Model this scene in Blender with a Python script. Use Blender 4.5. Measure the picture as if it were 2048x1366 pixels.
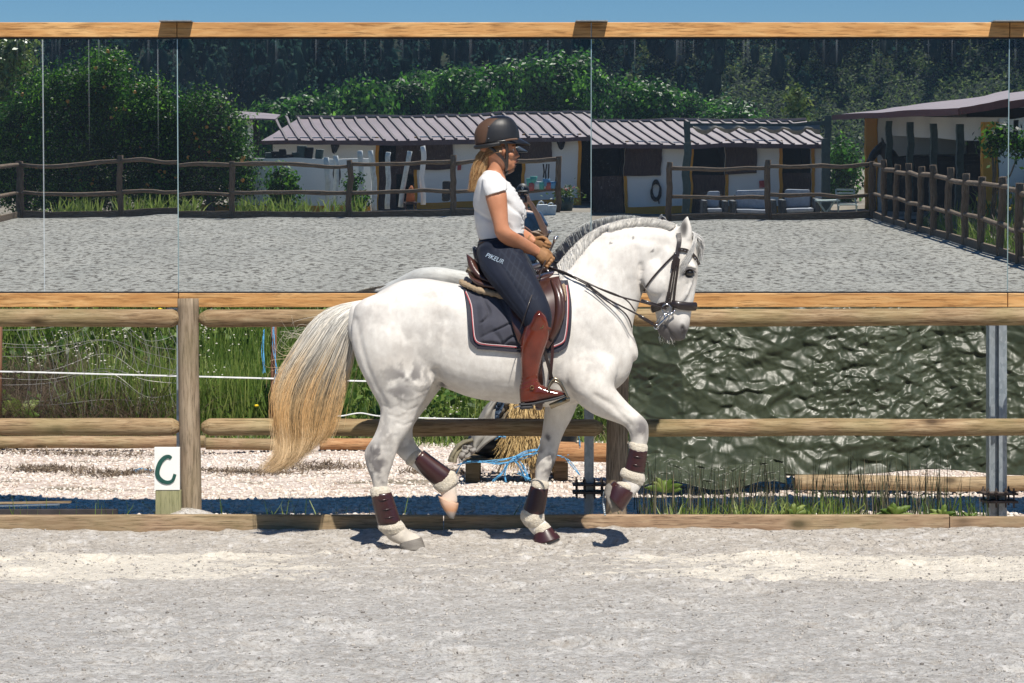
import bpy, bmesh, math, random
import numpy as np
from mathutils import Vector, Matrix, Euler
from mathutils.bvhtree import BVHTree
C = bpy.context
scene = C.scene
for o in list(bpy.data.objects): bpy.data.objects.remove(o)

# ------------------------------------------------------------------ camera
F = 4830.0          # focal length in photo pixels (85 mm on full frame)
HC = 1.452          # camera height above the arena
YH = 591.0          # horizon row of the photograph
cam_d = bpy.data.cameras.new('camera'); cam = bpy.data.objects.new('camera', cam_d)
scene.collection.objects.link(cam); scene.camera = cam
cam_d.sensor_width = 36; cam_d.lens = F/2048*36; cam_d.shift_y = -(683-YH)/2048
cam_d.clip_start = 0.1; cam_d.clip_end = 3000
cam.location = (0, 0, HC); cam.rotation_euler = (math.radians(90), 0, 0)

# ------------------------------------------------------------------ sky, sun, exposure
SUN = Vector((0.21, -0.69, 1.0)).normalized()
w = bpy.data.worlds.new("World"); scene.world = w; w.use_nodes = True
nt = w.node_tree; nt.nodes.clear()
sky = nt.nodes.new('ShaderNodeTexSky'); sky.sky_type = 'NISHITA'; sky.sun_disc = False
sky.sun_elevation = math.asin(SUN.z); sky.sun_rotation = math.atan2(SUN.x, SUN.y)
sky.altitude = 0; sky.air_density = 1.0; sky.dust_density = 0.0; sky.ozone_density = 4.0
hs = nt.nodes.new('ShaderNodeHueSaturation'); hs.inputs['Saturation'].default_value = 1.34
bg = nt.nodes.new('ShaderNodeBackground'); bg.inputs['Strength'].default_value = 0.060
ow = nt.nodes.new('ShaderNodeOutputWorld')
nt.links.new(sky.outputs[0], hs.inputs['Color']); nt.links.new(hs.outputs[0], bg.inputs[0]); nt.links.new(bg.outputs[0], ow.inputs[0])
sl = bpy.data.lights.new('sun', 'SUN'); sl.energy = 5.0; sl.angle = math.radians(0.53); sl.color = (1.0, 0.935, 0.84)
so = bpy.data.objects.new('sun', sl); scene.collection.objects.link(so)
so.rotation_euler = (-SUN).to_track_quat('-Z', 'Y').to_euler(); so.location = (3, -8, 12)
scene.view_settings.view_transform = 'Standard'; scene.view_settings.look = 'None'
scene.view_settings.exposure = 0.30; scene.view_settings.gamma = 1.0
scene.render.engine = 'CYCLES'
scene.cycles.caustics_reflective = False; scene.cycles.caustics_refractive = False
scene.cycles.max_bounces = 8; scene.cycles.sample_clamp_indirect = 6.0
scene.cycles.use_denoising = True

# ------------------------------------------------------------------ maths
def P(u, v, Y): return Vector(((u-1024)*Y/F, Y, HC+(YH-v)*Y/F))
D0 = 14.0; PX = F/D0      # 345 px per metre at the horse
MY = 15.15; MT = 0.0402; MZB = 1.477; MLEN = 1.578
MN = Vector((0, -math.cos(MT), -math.sin(MT))); MP = Vector((0, MY, MZB))
def RW(u, v, Y):
    """the real place of a thing the mirror shows at pixel (u,v), Y metres along the folded line of sight"""
    p = P(u, v, Y); return p - 2*MN*((p-MP).dot(MN))

def _h(ix, iy, iz, seed):
    n = (ix.astype(np.int64)*374761393 + iy.astype(np.int64)*668265263 + iz.astype(np.int64)*2147483647 + seed*974634777) & 0x7fffffff
    n = ((n ^ (n >> 13)) * 1274126177) & 0x7fffffff
    n = ((n ^ (n >> 16)) * 668265263) & 0x7fffffff
    return ((n ^ (n >> 15)) & 0xffffff) / float(0xffffff)
def vn(x, y, z=0, seed=0):
    x = np.asarray(x, float); y = np.asarray(y, float); z = np.zeros_like(x)+z
    ix, iy, iz = np.floor(x), np.floor(y), np.floor(z); fx, fy, fz = x-ix, y-iy, z-iz
    fx, fy, fz = [f*f*(3-2*f) for f in (fx, fy, fz)]
    r = 0
    for a in (0, 1):
        for b in (0, 1):
            for c in (0, 1):
                r = r + _h(ix+a, iy+b, iz+c, seed)*(fx if a else 1-fx)*(fy if b else 1-fy)*(fz if c else 1-fz)
    return r
def fbm(x, y, z=0, octv=4, seed=0, ridged=False):
    s = 0; a = 1; t = 0
    for k in range(octv):
        n = vn(np.asarray(x)*2**k+k*17.3, np.asarray(y)*2**k-k*9.1, np.asarray(z)*2**k, seed+k)
        if ridged: n = 1-np.abs(2*n-1)
        s = s+a*n; t += a; a *= .5
    return s/t
def ss(a, b, x): t = np.clip((x-a)/(b-a), 0, 1); return t*t*(3-2*t)

# ------------------------------------------------------------------ objects
def link(o):
    scene.collection.objects.link(o); return o
def mesh_obj(name, verts, faces, mat=None, parent=None, smooth=False, attrs=None):
    me = bpy.data.meshes.new(name)
    if isinstance(verts, np.ndarray) and isinstance(faces, np.ndarray):
        k = faces.shape[1]
        me.vertices.add(len(verts)); me.vertices.foreach_set('co', verts.astype(np.float32).ravel())
        me.loops.add(faces.size); me.loops.foreach_set('vertex_index', faces.astype(np.int32).ravel())
        me.polygons.add(len(faces)); me.polygons.foreach_set('loop_start', np.arange(0, faces.size, k, dtype=np.int32))
        me.update(calc_edges=True); me.validate()
    else:
        me.from_pydata([tuple(v) for v in verts], [], [tuple(f) for f in faces]); me.update()
    if smooth: me.polygons.foreach_set('use_smooth', [True]*len(me.polygons))
    if attrs:
        for an, av in attrs.items():
            av = np.asarray(av, np.float32)
            if av.ndim == 1:
                at = me.attributes.new(an, 'FLOAT', 'POINT'); at.data.foreach_set('value', av)
            else:
                at = me.attributes.new(an, 'FLOAT_COLOR', 'POINT')
                at.data.foreach_set('color', np.hstack([av, np.ones((len(av), 1), np.float32)]).ravel())
    o = link(bpy.data.objects.new(name, me))
    if mat: me.materials.append(mat)
    if parent is not None: setp(o, parent)
    return o
def setp(o, parent):
    o.parent = parent; o.matrix_parent_inverse = Matrix.Translation(-wl(parent))
def wl(o):
    l = Vector(o.location)
    if o.parent is not None and o.type == 'EMPTY': l = l
    return l
def thing(name, label, cat, loc, group=None):
    o = link(bpy.data.objects.new(name, None)); o.location = loc; o.empty_display_size = .1
    return tag(o, label, cat, group)
def tag(o, label, cat, group=None, kind=None):
    if label: o['label'] = label
    if cat: o['category'] = cat
    if group: o['group'] = group
    if kind: o['kind'] = kind
    return o
def struct(o): o['kind'] = 'structure'; return o
def stuff(o, label=None, cat=None): o['kind'] = 'stuff'; return tag(o, label, cat)
def copy_tree(o, parent=None):
    c = o.copy(); link(c)
    if parent is not None:
        mi = o.matrix_parent_inverse.copy(); c.parent = parent; c.matrix_parent_inverse = mi
    for ch in [x for x in bpy.data.objects if x.parent == o]: copy_tree(ch, c)
    return c

class MB:
    def __init__(s): s.v = []; s.f = []; s.t = []
    def add(s, vs, fs, t=0.0):
        b = len(s.v); s.v += [tuple(v) for v in vs]; s.f += [tuple(i+b for i in f) for f in fs]; s.t += [t]*len(vs); return s
    def box(s, lo, hi, rot=None, c=None, t=0.0):
        lo, hi = Vector(lo), Vector(hi)
        vs = [Vector((x, y, z)) for x in (lo.x, hi.x) for y in (lo.y, hi.y) for z in (lo.z, hi.z)]
        if rot is not None:
            c = Vector(c) if c is not None else (lo+hi)/2
            vs = [c+rot@(v-c) for v in vs]
        return s.add(vs, [(0, 1, 3, 2), (4, 6, 7, 5), (0, 4, 5, 1), (2, 3, 7, 6), (0, 2, 6, 4), (1, 5, 7, 3)], t)
    def beam(s, a, b, wd, dp, up=(0, 0, 1), t=0.0):
        a, b = Vector(a), Vector(b); d = (b-a).normalized(); up = Vector(up)
        r = d.cross(up)
        if r.length < 1e-4: r = Vector((1, 0, 0))
        r.normalize(); n = r.cross(d)
        vs = [p+r*sx*wd/2+n*sz*dp/2 for p in (a, b) for sx in (-1, 1) for sz in (-1, 1)]
        return s.add(vs, [(0, 1, 3, 2), (4, 6, 7, 5), (0, 4, 5, 1), (2, 3, 7, 6), (0, 2, 6, 4), (1, 5, 7, 3)], t)
    def tube(s, pts, radii, n=10, t=0.0, cap=True, flat=None, upv=(0, 1, 0)):
        pts = [Vector(p) for p in pts]
        if not hasattr(radii, '__len__'): radii = [radii]*len(pts)
        vs = []; prev = None
        for i, p in enumerate(pts):
            d = (pts[min(i+1, len(pts)-1)]-pts[max(i-1, 0)]).normalized()
            u = Vector(upv) if prev is None else prev
            r = u-d*u.dot(d)
            if r.length < 1e-5: r = d.orthogonal()
            r.normalize(); prev = r; q = d.cross(r)
            fr = flat if flat is not None else 1.0
            for k in range(n):
                a = 2*math.pi*k/n
                vs.append(p+(r*math.cos(a)*fr+q*math.sin(a))*radii[i])
        fs = [(i*n+k, i*n+(k+1) % n, (i+1)*n+(k+1) % n, (i+1)*n+k) for i in range(len(pts)-1) for k in range(n)]
        if cap:
            vs += [pts[0], pts[-1]]; b = len(vs)
            fs += [(b-2, (k+1) % n, k) for k in range(n)]; e = (len(pts)-1)*n
            fs += [(b-1, e+k, e+(k+1) % n) for k in range(n)]
        return s.add(vs, fs, t)
    def ball(s, c, r, n=12, m=8, t=0.0, rot=None):
        c = Vector(c)
        if not hasattr(r, '__len__'): r = (r, r, r)
        vs = [Vector((0, 0, r[2]))]
        for j in range(1, m):
            ph = math.pi*j/m
            for k in range(n):
                th = 2*math.pi*k/n; vs.append(Vector((r[0]*math.sin(ph)*math.cos(th), r[1]*math.sin(ph)*math.sin(th), r[2]*math.cos(ph))))
        vs.append(Vector((0, 0, -r[2]))); L = len(vs)-1
        fs = [(0, 1+k, 1+(k+1) % n) for k in range(n)]
        for j in range(m-2):
            a = 1+j*n
            fs += [(a+k, a+n+k, a+n+(k+1) % n, a+(k+1) % n) for k in range(n)]
        a = 1+(m-2)*n
        fs += [(a+k, L, a+(k+1) % n) for k in range(n)]
        if rot is not None: vs = [rot@v for v in vs]
        return s.add([c+v for v in vs], fs, t)
    def torus(s, c, ax1, ax2, R, r, n=20, m=8, t=0.0):
        c, ax1, ax2 = Vector(c), Vector(ax1).normalized(), Vector(ax2).normalized(); nn = ax1.cross(ax2)
        vs = []
        for i in range(n):
            a = 2*math.pi*i/n; d = ax1*math.cos(a)+ax2*math.sin(a)
            for k in range(m):
                b = 2*math.pi*k/m; vs.append(c+d*(R+r*math.cos(b))+nn*r*math.sin(b))
        fs = [(i*m+k, ((i+1) % n)*m+k, ((i+1) % n)*m+(k+1) % m, i*m+(k+1) % m) for i in range(n) for k in range(m)]
        return s.add(vs, fs, t)
    def build(s, name, mat=None, parent=None, smooth=False, bevel=0, tint=False):
        o = mesh_obj(name, s.v, s.f, mat, parent, smooth, attrs={'tint': s.t} if tint else None)
        if bevel:
            m = o.modifiers.new('bevel', 'BEVEL'); m.width = bevel; m.segments = 2; m.limit_method = 'ANGLE'
        return o

def spline(pts, k):
    """Catmull-Rom through rows of numbers, k steps a span"""
    A = [np.array(p, float) for p in pts]; out = []
    for i in range(len(A)-1):
        p0, p1, p2, p3 = A[max(i-1, 0)], A[i], A[i+1], A[min(i+2, len(A)-1)]
        for j in range(k):
            t = j/k; out.append(.5*((2*p1)+(p2-p0)*t+(2*p0-5*p1+4*p2-p3)*t*t+(3*p1-p0-3*p2+p3)*t**3))
    out.append(A[-1]); return out

def pair_loft(mb, rings, n=20, k=4, power=2.0, Y0=D0, rnd=True, cap=True, t=0.0):
    """rings: (au,av, bu,bv, w_px, yoff_m): silhouettes edge A and edge B in photo pixels, half width across"""
    R = spline(rings, k) if k > 1 else [np.array(r, float) for r in rings]
    if rnd:   # rounded ends
        def endring(r, q, s, e):
            c = (r[:2]+r[2:4])/2; c2 = (q[:2]+q[2:4])/2; d = c-c2; L = np.linalg.norm(d)+1e-6; d = d/L
            rad = np.linalg.norm(r[:2]-r[2:4])/2*e; o = r.copy()
            sc = math.sqrt(max(0, 1-s*s)); cc = c+d*rad*s
            o[:2] = cc+(r[:2]-c)*sc; o[2:4] = cc+(r[2:4]-c)*sc; o[4] = r[4]*sc; return o
        R = [endring(R[0], R[1], s, .5) for s in (.97, .8, .45)]+R+[endring(R[-1], R[-2], s, .5) for s in (.45, .8, .97)]
    vs = []
    for r in R:
        c = (r[:2]+r[2:4])/2; h = (r[:2]-r[2:4])/2; Y = Y0+r[5]
        for j in range(n):
            a = 2*math.pi*j/n; ca, sa = math.cos(a), math.sin(a)
            ca = math.copysign(abs(ca)**(2/power), ca); sa = math.copysign(abs(sa)**(2/power), sa)
            p = P(c[0]+h[0]*ca, c[1]+h[1]*ca, Y); p.y += sa*r[4]/PX; vs.append(p)
    m = len(R)
    fs = [(i*n+j, i*n+(j+1) % n, (i+1)*n+(j+1) % n, (i+1)*n+j) for i in range(m-1) for j in range(n)]
    if cap:
        c0 = sum(vs[:n], Vector())/n; c1 = sum(vs[-n:], Vector())/n; vs += [c0, c1]; b = len(vs); e = (m-1)*n
        fs += [(b-2, (j+1) % n, j) for j in range(n)]+[(b-1, e+j, e+(j+1) % n) for j in range(n)]
    return mb.add(vs, fs, t)

def fuse(name, mb, voxel=.009, smooth=6, fac=.5):
    o = mb.build(name)
    bm = bmesh.new(); bm.from_mesh(o.data); bmesh.ops.recalc_face_normals(bm, faces=bm.faces); bm.to_mesh(o.data); bm.free()
    m = o.modifiers.new('r', 'REMESH'); m.mode = 'VOXEL'; m.voxel_size = voxel; m.use_smooth_shade = True
    if smooth:
        s = o.modifiers.new('s', 'SMOOTH'); s.factor = fac; s.iterations = smooth
    dg = C.evaluated_depsgraph_get(); ev = o.evaluated_get(dg)
    me = bpy.data.meshes.new_from_object(ev); o.modifiers.clear(); old = o.data; o.data = me; bpy.data.meshes.remove(old)
    me.name = name; me.polygons.foreach_set('use_smooth', [True]*len(me.polygons))
    return o
def coords(o):
    a = np.zeros(len(o.data.vertices)*3); o.data.vertices.foreach_get('co', a); return a.reshape(-1, 3)
def normals(o):
    a = np.zeros(len(o.data.vertices)*3); o.data.vertices.foreach_get('normal', a); return a.reshape(-1, 3)
def setco(o, a): o.data.vertices.foreach_set('co', a.ravel()); o.data.update()
def uv_of(co, Yref=None):
    Y = co[:, 1] if Yref is None else Yref
    return 1024+co[:, 0]*F/Y, YH-(co[:, 2]-HC)*F/Y

# ------------------------------------------------------------------ materials
class NT:
    def __init__(s, name):
        s.m = bpy.data.materials.new(name); s.m.use_nodes = True; s.t = s.m.node_tree; s.t.nodes.clear()
        s.out = s.n('ShaderNodeOutputMaterial')
        s.tc = s.n('ShaderNodeTexCoord')
    def n(s, typ, **kw):
        x = s.t.nodes.new(typ)
        for k, v in kw.items(): setattr(x, k, v)
        return x
    def l(s, a, b): s.t.links.new(a, b)
    def inp(s, node, key, val):
        if isinstance(val, bpy.types.NodeSocket): s.l(val, node.inputs[key])
        else: node.inputs[key].default_value = val
    def mapping(s, scale=(1, 1, 1), rot=(0, 0, 0), src=None, loc=(0, 0, 0)):
        m = s.n('ShaderNodeMapping'); s.l(src or s.tc.outputs['Object'], m.inputs[0]); m.inputs['Scale'].default_value = scale
        m.inputs['Rotation'].default_value = rot; m.inputs['Location'].default_value = loc; return m.outputs[0]
    def noise(s, scale=5, detail=5, rough=.55, vec=None, dist=0):
        x = s.n('ShaderNodeTexNoise'); s.l(vec or s.tc.outputs['Object'], x.inputs['Vector'])
        x.inputs['Scale'].default_value = scale; x.inputs['Detail'].default_value = detail; x.inputs['Roughness'].default_value = rough
        x.inputs['Distortion'].default_value = dist; return x.outputs[0]
    def voro(s, scale=5, vec=None, feature='F1', out='Distance'):
        x = s.n('ShaderNodeTexVoronoi', feature=feature); s.l(vec or s.tc.outputs['Object'], x.inputs['Vector']); x.inputs['Scale'].default_value = scale
        return x.outputs[out]
    def ramp(s, fac, stops, interp='LINEAR'):
        r = s.n('ShaderNodeValToRGB'); s.l(fac, r.inputs[0]); e = r.color_ramp.elements; r.color_ramp.interpolation = interp
        while len(e) < len(stops): e.new(.5)
        for i, (p, c) in enumerate(stops):
            e[i].position = p; e[i].color = tuple(c)+(1,) if hasattr(c, '__len__') else (c, c, c, 1)
        return r.outputs[0]
    def mix(s, fac, a, b, mode='MIX'):
        x = s.n('ShaderNodeMix', data_type='RGBA', blend_type=mode); s.inp(x, 0, fac)
        for k, v in ((6, a), (7, b)):
            if isinstance(v, (tuple, list)): v = tuple(v)+(1,) if len(v) == 3 else v
            s.inp(x, k, v)
        return x.outputs[2]
    def math(s, op, a, b=0.0, c=0.0, clamp=False):
        x = s.n('ShaderNodeMath', operation=op, use_clamp=clamp); s.inp(x, 0, a); s.inp(x, 1, b); s.inp(x, 2, c); return x.outputs[0]
    def attr(s, name, out='Fac'):
        x = s.n('ShaderNodeAttribute', attribute_name=name); return x.outputs[out]
    def bump(s, h, strength=.3, dist=.01, normal=None):
        b = s.n('ShaderNodeBump'); s.l(h, b.inputs['Height']); b.inputs['Strength'].default_value = strength; b.inputs['Distance'].default_value = dist
        if normal is not None: s.l(normal, b.inputs['Normal'])
        return b.outputs[0]
    def bsdf(s, color, rough=.7, metal=0, normal=None, spec=.5, **kw):
        b = s.n('ShaderNodeBsdfPrincipled')
        if isinstance(color, (tuple, list)): color = tuple(color)+(1,)
        s.inp(b, 'Base Color', color); s.inp(b, 'Roughness', rough); s.inp(b, 'Metallic', metal); s.inp(b, 'Specular IOR Level', spec)
        if normal is not None: s.l(normal, b.inputs['Normal'])
        for k, v in kw.items(): s.inp(b, k.replace('_', ' '), v)
        s.l(b.outputs[0], s.out.inputs[0]); s.b = b; return s.m

def plain(name, col, rough=.6, metal=0, var=.15, scale=12, bump=.0, bscale=60, spec=.5, **kw):
    s = NT(name); n = s.noise(scale, 5)
    lo = tuple(max(0, c*(1-var)) for c in col); hi = tuple(min(1, c*(1+var)) for c in col)
    c = s.ramp(n, [(.3, lo), (.7, hi)])
    nm = s.bump(s.noise(bscale, 4), bump, .004) if bump else None
    return s.bsdf(c, rough, metal, nm, spec, **kw)

def wood(name, c1, c2, c3, axis='x', rough=.7, knots=True, gs=1.0, green=0.0, cracks=.3):
    s = NT(name)
    st = {'x': (2.2, 20, 20), 'y': (20, 2.2, 20), 'z': (20, 20, 2.2)}[axis]
    v = s.mapping(tuple(a*gs for a in st))
    g = s.noise(2.2, 6, .6, v, .6)
    v2 = s.mapping(tuple(a*gs*(1 if a == 2.2 else 1.8) for a in st)); g2 = s.noise(3.0, 5, .7, v2, .3)
    c = s.ramp(g, [(.28, c1), (.5, c2), (.72, c3)])
    c = s.mix(s.ramp(g2, [(.36, 0.8), (.50, 0.0)]), c, tuple(x*.40 for x in c1))
    if knots:
        kv = s.mapping({'x': (1, 2.0, 2.0), 'y': (2.0, 1, 2.0), 'z': (2.0, 2.0, 1)}[axis])
        k = s.voro(2.3*gs, kv)
        c = s.mix(s.ramp(k, [(.06, .95), (.12, .45), (.21, 0)]), c, tuple(x*.28 for x in c1))
    if green:
        c = s.mix(s.math('MULTIPLY', s.ramp(s.noise(1.7, 4), [(.42, 0), (.62, 1)]), green), c, (.22, .25, .10))
    big = s.noise(.9, 3); c = s.mix(s.ramp(big, [(.3, .35), (.6, 0)]), c, tuple(x*.6 for x in c1))
    nm = s.bump(g2, cracks, .004)
    return s.bsdf(c, rough, 0, nm, .3)

def leafmat(name, dark, mid, light, rough=.45, trans=.25, spec=.5):
    s = NT(name); t = s.attr('tint')
    c = s.ramp(t, [(0, dark), (.55, mid), (1, light)])
    b = s.n('ShaderNodeBsdfPrincipled'); s.l(c, b.inputs['Base Color']); b.inputs['Roughness'].default_value = rough; b.inputs['Specular IOR Level'].default_value = spec
    tr = s.n('ShaderNodeBsdfTranslucent'); s.l(c, tr.inputs[0]); mx = s.n('ShaderNodeMixShader'); mx.inputs[0].default_value = trans
    s.l(b.outputs[0], mx.inputs[1]); s.l(tr.outputs[0], mx.inputs[2]); s.l(mx.outputs[0], s.out.inputs[0]); return s.m
rng = np.random.default_rng(7)
random.seed(5)
# ================================================================== ground
def grid(name, xs, ys, zf, mat, smooth=True, attrs=None):
    X, Yg = np.meshgrid(xs, ys); Z = zf(X, Yg)
    v = np.stack([X.ravel(), Yg.ravel(), Z.ravel()], 1); nx, ny = len(xs), len(ys)
    i = np.arange(nx*ny).reshape(ny, nx)
    f = np.stack([i[:-1, :-1].ravel(), i[:-1, 1:].ravel(), i[1:, 1:].ravel(), i[1:, :-1].ravel()], 1)
    return mesh_obj(name, v, f, mat, None, smooth)

def sand_mat():
    s = NT('arena_sand')
    big = s.noise(2.2, 4, .5, s.mapping((1, 1.6, 1))); sy_ = s.n('ShaderNodeSeparateXYZ'); s.l(s.tc.outputs['Object'], sy_.inputs[0])
    c = s.ramp(big, [(.3, (.47, .455, .425)), (.5, (.57, .555, .525)), (.7, (.64, .62, .58))])
    c = s.mix(s.math('MULTIPLY', s.ramp(s.math('DIVIDE', s.math('SUBTRACT', sy_.outputs[1], 10.5), 3.5), [(.1, 0), (.8, 1)]), .42), c, (.60, .52, .42))
    c = s.mix(s.ramp(s.noise(11, 6, .75, s.mapping((.8, 1.2, 1), loc=(1, 7, 2))), [(.50, 0), (.62, .42)]), c, (.40, .35, .29))
    med = s.noise(44, 5, .75)
    c = s.mix(s.ramp(med, [(.38, .8), (.50, 0)]), c, (.34, .30, .26))
    c = s.mix(s.ramp(s.noise(17, 4, .6, s.mapping((1, 1, 1), loc=(5, 3, 1))), [(.5, 0), (.68, .7)]), c, (.78, .76, .73))
    # bluish rubber and fibre flecks, dark crumbs
    blue = s.ramp(s.noise(48, 3, .6, s.mapping((1, 1.4, 1), loc=(9, 1, 4))), [(.66, 0), (.72, .6)])
    c = s.mix(blue, c, (.36, .41, .47))
    dk = s.ramp(s.noise(60, 3, .7, s.mapping((.7, 1.3, 1), loc=(2, 8, 4))), [(.59, 0), (.65, .9)])
    dk2 = s.ramp(s.noise(9, 3), [(.4, .25), (.6, 1)])
    c = s.mix(s.math('MULTIPLY', dk, dk2), c, (.09, .08, .07))
    # the strip of fresh pale sand along the track
    sx = s.n('ShaderNodeSeparateXYZ'); s.l(s.tc.outputs['Object'], sx.inputs[0])
    d = s.math('ABSOLUTE', s.math('SUBTRACT', sx.outputs[1], 12.95)); band = s.ramp(d, [(.48, 1.0), (.95, 0)])
    ax = s.math('ABSOLUTE', s.math('ADD', sx.outputs[0], .25)); side = s.ramp(s.math('MULTIPLY', ax, .35), [(.12, .50), (.6, 1.0)])
    st = s.noise(1.5, 8, .72, s.mapping((.55, 2.6, 1), loc=(3, 0, 0)))
    m = s.math('ADD', s.math('MULTIPLY', band, side), s.math('MULTIPLY', s.math('SUBTRACT', st, .5), 2.6))
    m = s.math('ADD', m, s.math('MULTIPLY', s.math('SUBTRACT', s.noise(24, 5, .7), .5), .9))
    m = s.ramp(m, [(.66, 0), (.84, .88)])
    c = s.mix(m, c, s.ramp(s.noise(40, 4), [(.3, (.74, .67, .55)), (.6, (.88, .82, .71))]))
    h = s.math('ADD', s.noise(34, 6, .7), s.math('MULTIPLY', s.noise(110, 3, .7), .45))
    return s.bsdf(c, .95, 0, s.bump(h, 1.0, .024), .15)
def farsand_mat():
    s = NT('arena_sand_far')
    c = s.ramp(s.noise(.7, 6, .6, s.mapping((1, .5, 1))), [(.3, (.31, .30, .27)), (.7, (.42, .40, .355))])
    c = s.mix(s.ramp(s.noise(7.5, 5, .68, s.mapping((1, .5, 1))), [(.53, 0), (.575, .95)]), c, (.07, .06, .05))
    c = s.mix(s.ramp(s.noise(14, 4, .7, s.mapping((1, .5, 1))), [(.52, 0), (.64, .8)]), c, (.12, .105, .085))
    return s.bsdf(c, .95, 0, s.bump(s.noise(6, 6, .7), .6, .05), .15)
M = {}
M['sand'] = sand_mat(); M['farsand'] = farsand_mat()

def sandz(X, Yg):
    z = .012*(fbm(X*5, Yg*5, 0, 3, 3)-.5)+.026*(fbm(X*13, Yg*13, 0, 4, 11)-.5)+.012*(fbm(X*1.4, Yg*1.6, 0, 3, 5)-.5)
    z += .010*(fbm(X*9, Yg*9, 0, 2, 77, True)-.5)+.058*ss(13.95, 14.42, Yg)*(.75+.5*vn(X*1.7, Yg*.1, 0, 4))
    # hoof scrapes
    r2 = np.random.default_rng(3)
    for k in range(150):
        cx, cy, rr = r2.uniform(-4, 4), (r2.uniform(9, 14.0) if k % 3 else r2.uniform(13.0, 14.2)), r2.uniform(.05, .11)
        d = np.hypot((X-cx)/1.2, Yg-cy)/rr
        z += np.where(d < 2.2, -.030*np.exp(-d*d)+.016*np.exp(-((d-1.35)/.35)**2), 0)
    return z-.004
near = grid('arena_sand', np.arange(-4.4, 4.41, .0165), np.arange(8.55, 14.452, .0145), sandz, M['sand']); struct(near)
far = grid('arena_sand_field', np.array([-11.4, -4.4, 0, 4.4, 8.35]), np.array([-25.4, -15, -5, 3, 8.56]), lambda x, y: x*0-.012, M['farsand'], False); struct(far)
for sx0, sx1 in ((-11.4, -4.39), (4.39, 8.35)):
    struct(grid('arena_sand_side', np.array([sx0, sx1]), np.array([8.55, 14.45]), lambda x, y: x*0-.012, M['farsand'], False))
# small lumps of sand thrown up on the track
def lumps(n, xr, yr, zf, smin, smax, mat, name, seed, tintf=None, flat=.7, power=2.5):
    r = np.random.default_rng(seed)
    x = r.uniform(*xr, n); y = r.uniform(*yr, n); s_ = smin+(smax-smin)*r.random(n)**power; z = zf(x, y)
    ico = np.array([[0, 0, 1], [.89, 0, .45], [.28, .85, .45], [-.72, .53, .45], [-.72, -.53, .45], [.28, -.85, .45], [.72, .53, -.45], [-.28, .85, -.45], [-.89, 0, -.45], [-.28, -.85, -.45], [.72, -.53, -.45], [0, 0, -1]])
    fi = np.array([[0, 1, 2], [0, 2, 3], [0, 3, 4], [0, 4, 5], [0, 5, 1], [1, 6, 2], [2, 7, 3], [3, 8, 4], [4, 9, 5], [5, 10, 1], [6, 7, 2], [7, 8, 3], [8, 9, 4], [9, 10, 5], [10, 6, 1], [11, 7, 6], [11, 8, 7], [11, 9, 8], [11, 10, 9], [11, 6, 10]])
    V = ico[None]*(1+.45*(r.random((n, 12, 1))-.5))*s_[:, None, None]; a = r.uniform(0, 6.28, n); ca, sa = np.cos(a), np.sin(a)
    sc = r.uniform(.6, 1.3, (n, 1, 3)); sc[:, :, 2] *= flat; V = V*sc
    Vx = V[..., 0]*ca[:, None]-V[..., 1]*sa[:, None]+x[:, None]; Vy = V[..., 0]*sa[:, None]+V[..., 1]*ca[:, None]+y[:, None]; Vz = V[..., 2]+z[:, None]+s_[:, None]*.25
    vv = np.stack([Vx, Vy, Vz], 2).reshape(-1, 3); ff = (fi[None]+12*np.arange(n)[:, None, None]).reshape(-1, 3)
    return mesh_obj(name, vv, ff, mat, None, False, {'tint': np.repeat(r.random(n), 12)})
s = NT('sand_crumb'); s.bsdf(s.ramp(s.attr('tint'), [(0, (.12, .11, .10)), (.12, (.30, .275, .25)), (.5, (.40, .375, .34)), (1, (.48, .45, .41))]), .95, 0, None, .1); M['crumb'] = s.m
stuff(lumps(15000, (-3.6, 3.6), (9.0, 14.4), sandz, .002, .009, M['crumb'], 'sand_crumbs', 8), 'loose grey crumbs of sand and fibre scattered on the arena surface', 'sand')
stuff(lumps(420, (-3.6, 3.6), (12.2, 14.35), sandz, .004, .012, M['crumb'], 'sand_clods', 18), 'kicked-up sand clods along the track by the kerb', 'sand')

# ---- far ground round the yard, hills
s = NT('yard_dirt'); c = s.ramp(s.noise(.6, 6, .6), [(.35, (.20, .17, .13)), (.6, (.33, .29, .24))]); s.bsdf(c, .95, 0, s.bump(s.noise(9, 5), .5, .04), .1); M['dirt'] = s.m
s = NT('meadow'); c = s.ramp(s.noise(.25, 7, .65), [(.35, (.010, .020, .014)), (.55, (.018, .030, .018)), (.7, (.04, .05, .025))]); s.bsdf(c, .95, 0, s.bump(s.noise(3, 6), .6, .2), .1); M['meadow'] = s.m
def hillz(X, Yg):
    B = np.maximum(-Yg-100, 0)
    return -.34+90*(1-np.exp(-.42*B/90))+1.2*(fbm(X*.06, Yg*.06, 0, 3, 21)-.5)*ss(0, 10, B)
def hillz_old(X, Yg):
    B = -Yg-100
    h = 62*ss(0, 230, B)+14*(fbm(X*.011, Yg*.011, 0, 4, 21)-.5)*ss(10, 120, B)
    h = h-.9*ss(27, 30, -Yg)*0 - .34
    h = np.where(B < 0, -.34+.0*B, h)
    hf = 120*ss(150, 600, Yg)*0
    return h+hf
g = grid('ground', np.concatenate([np.linspace(-420, -90, 14), np.linspace(-85, 85, 60), np.linspace(90, 420, 14)]), np.concatenate([np.linspace(-520, -205, 14), np.linspace(-200, -100, 60), np.linspace(-96, -28, 10), np.array([-25.6])]), hillz, M['meadow']); struct(g)
struct(grid('yard', np.linspace(-34, 30, 9), np.array([-78, -50, -32, -25.55]), lambda x, y: np.where(y < -30, -.30, -.03), M['dirt'], False))
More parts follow.
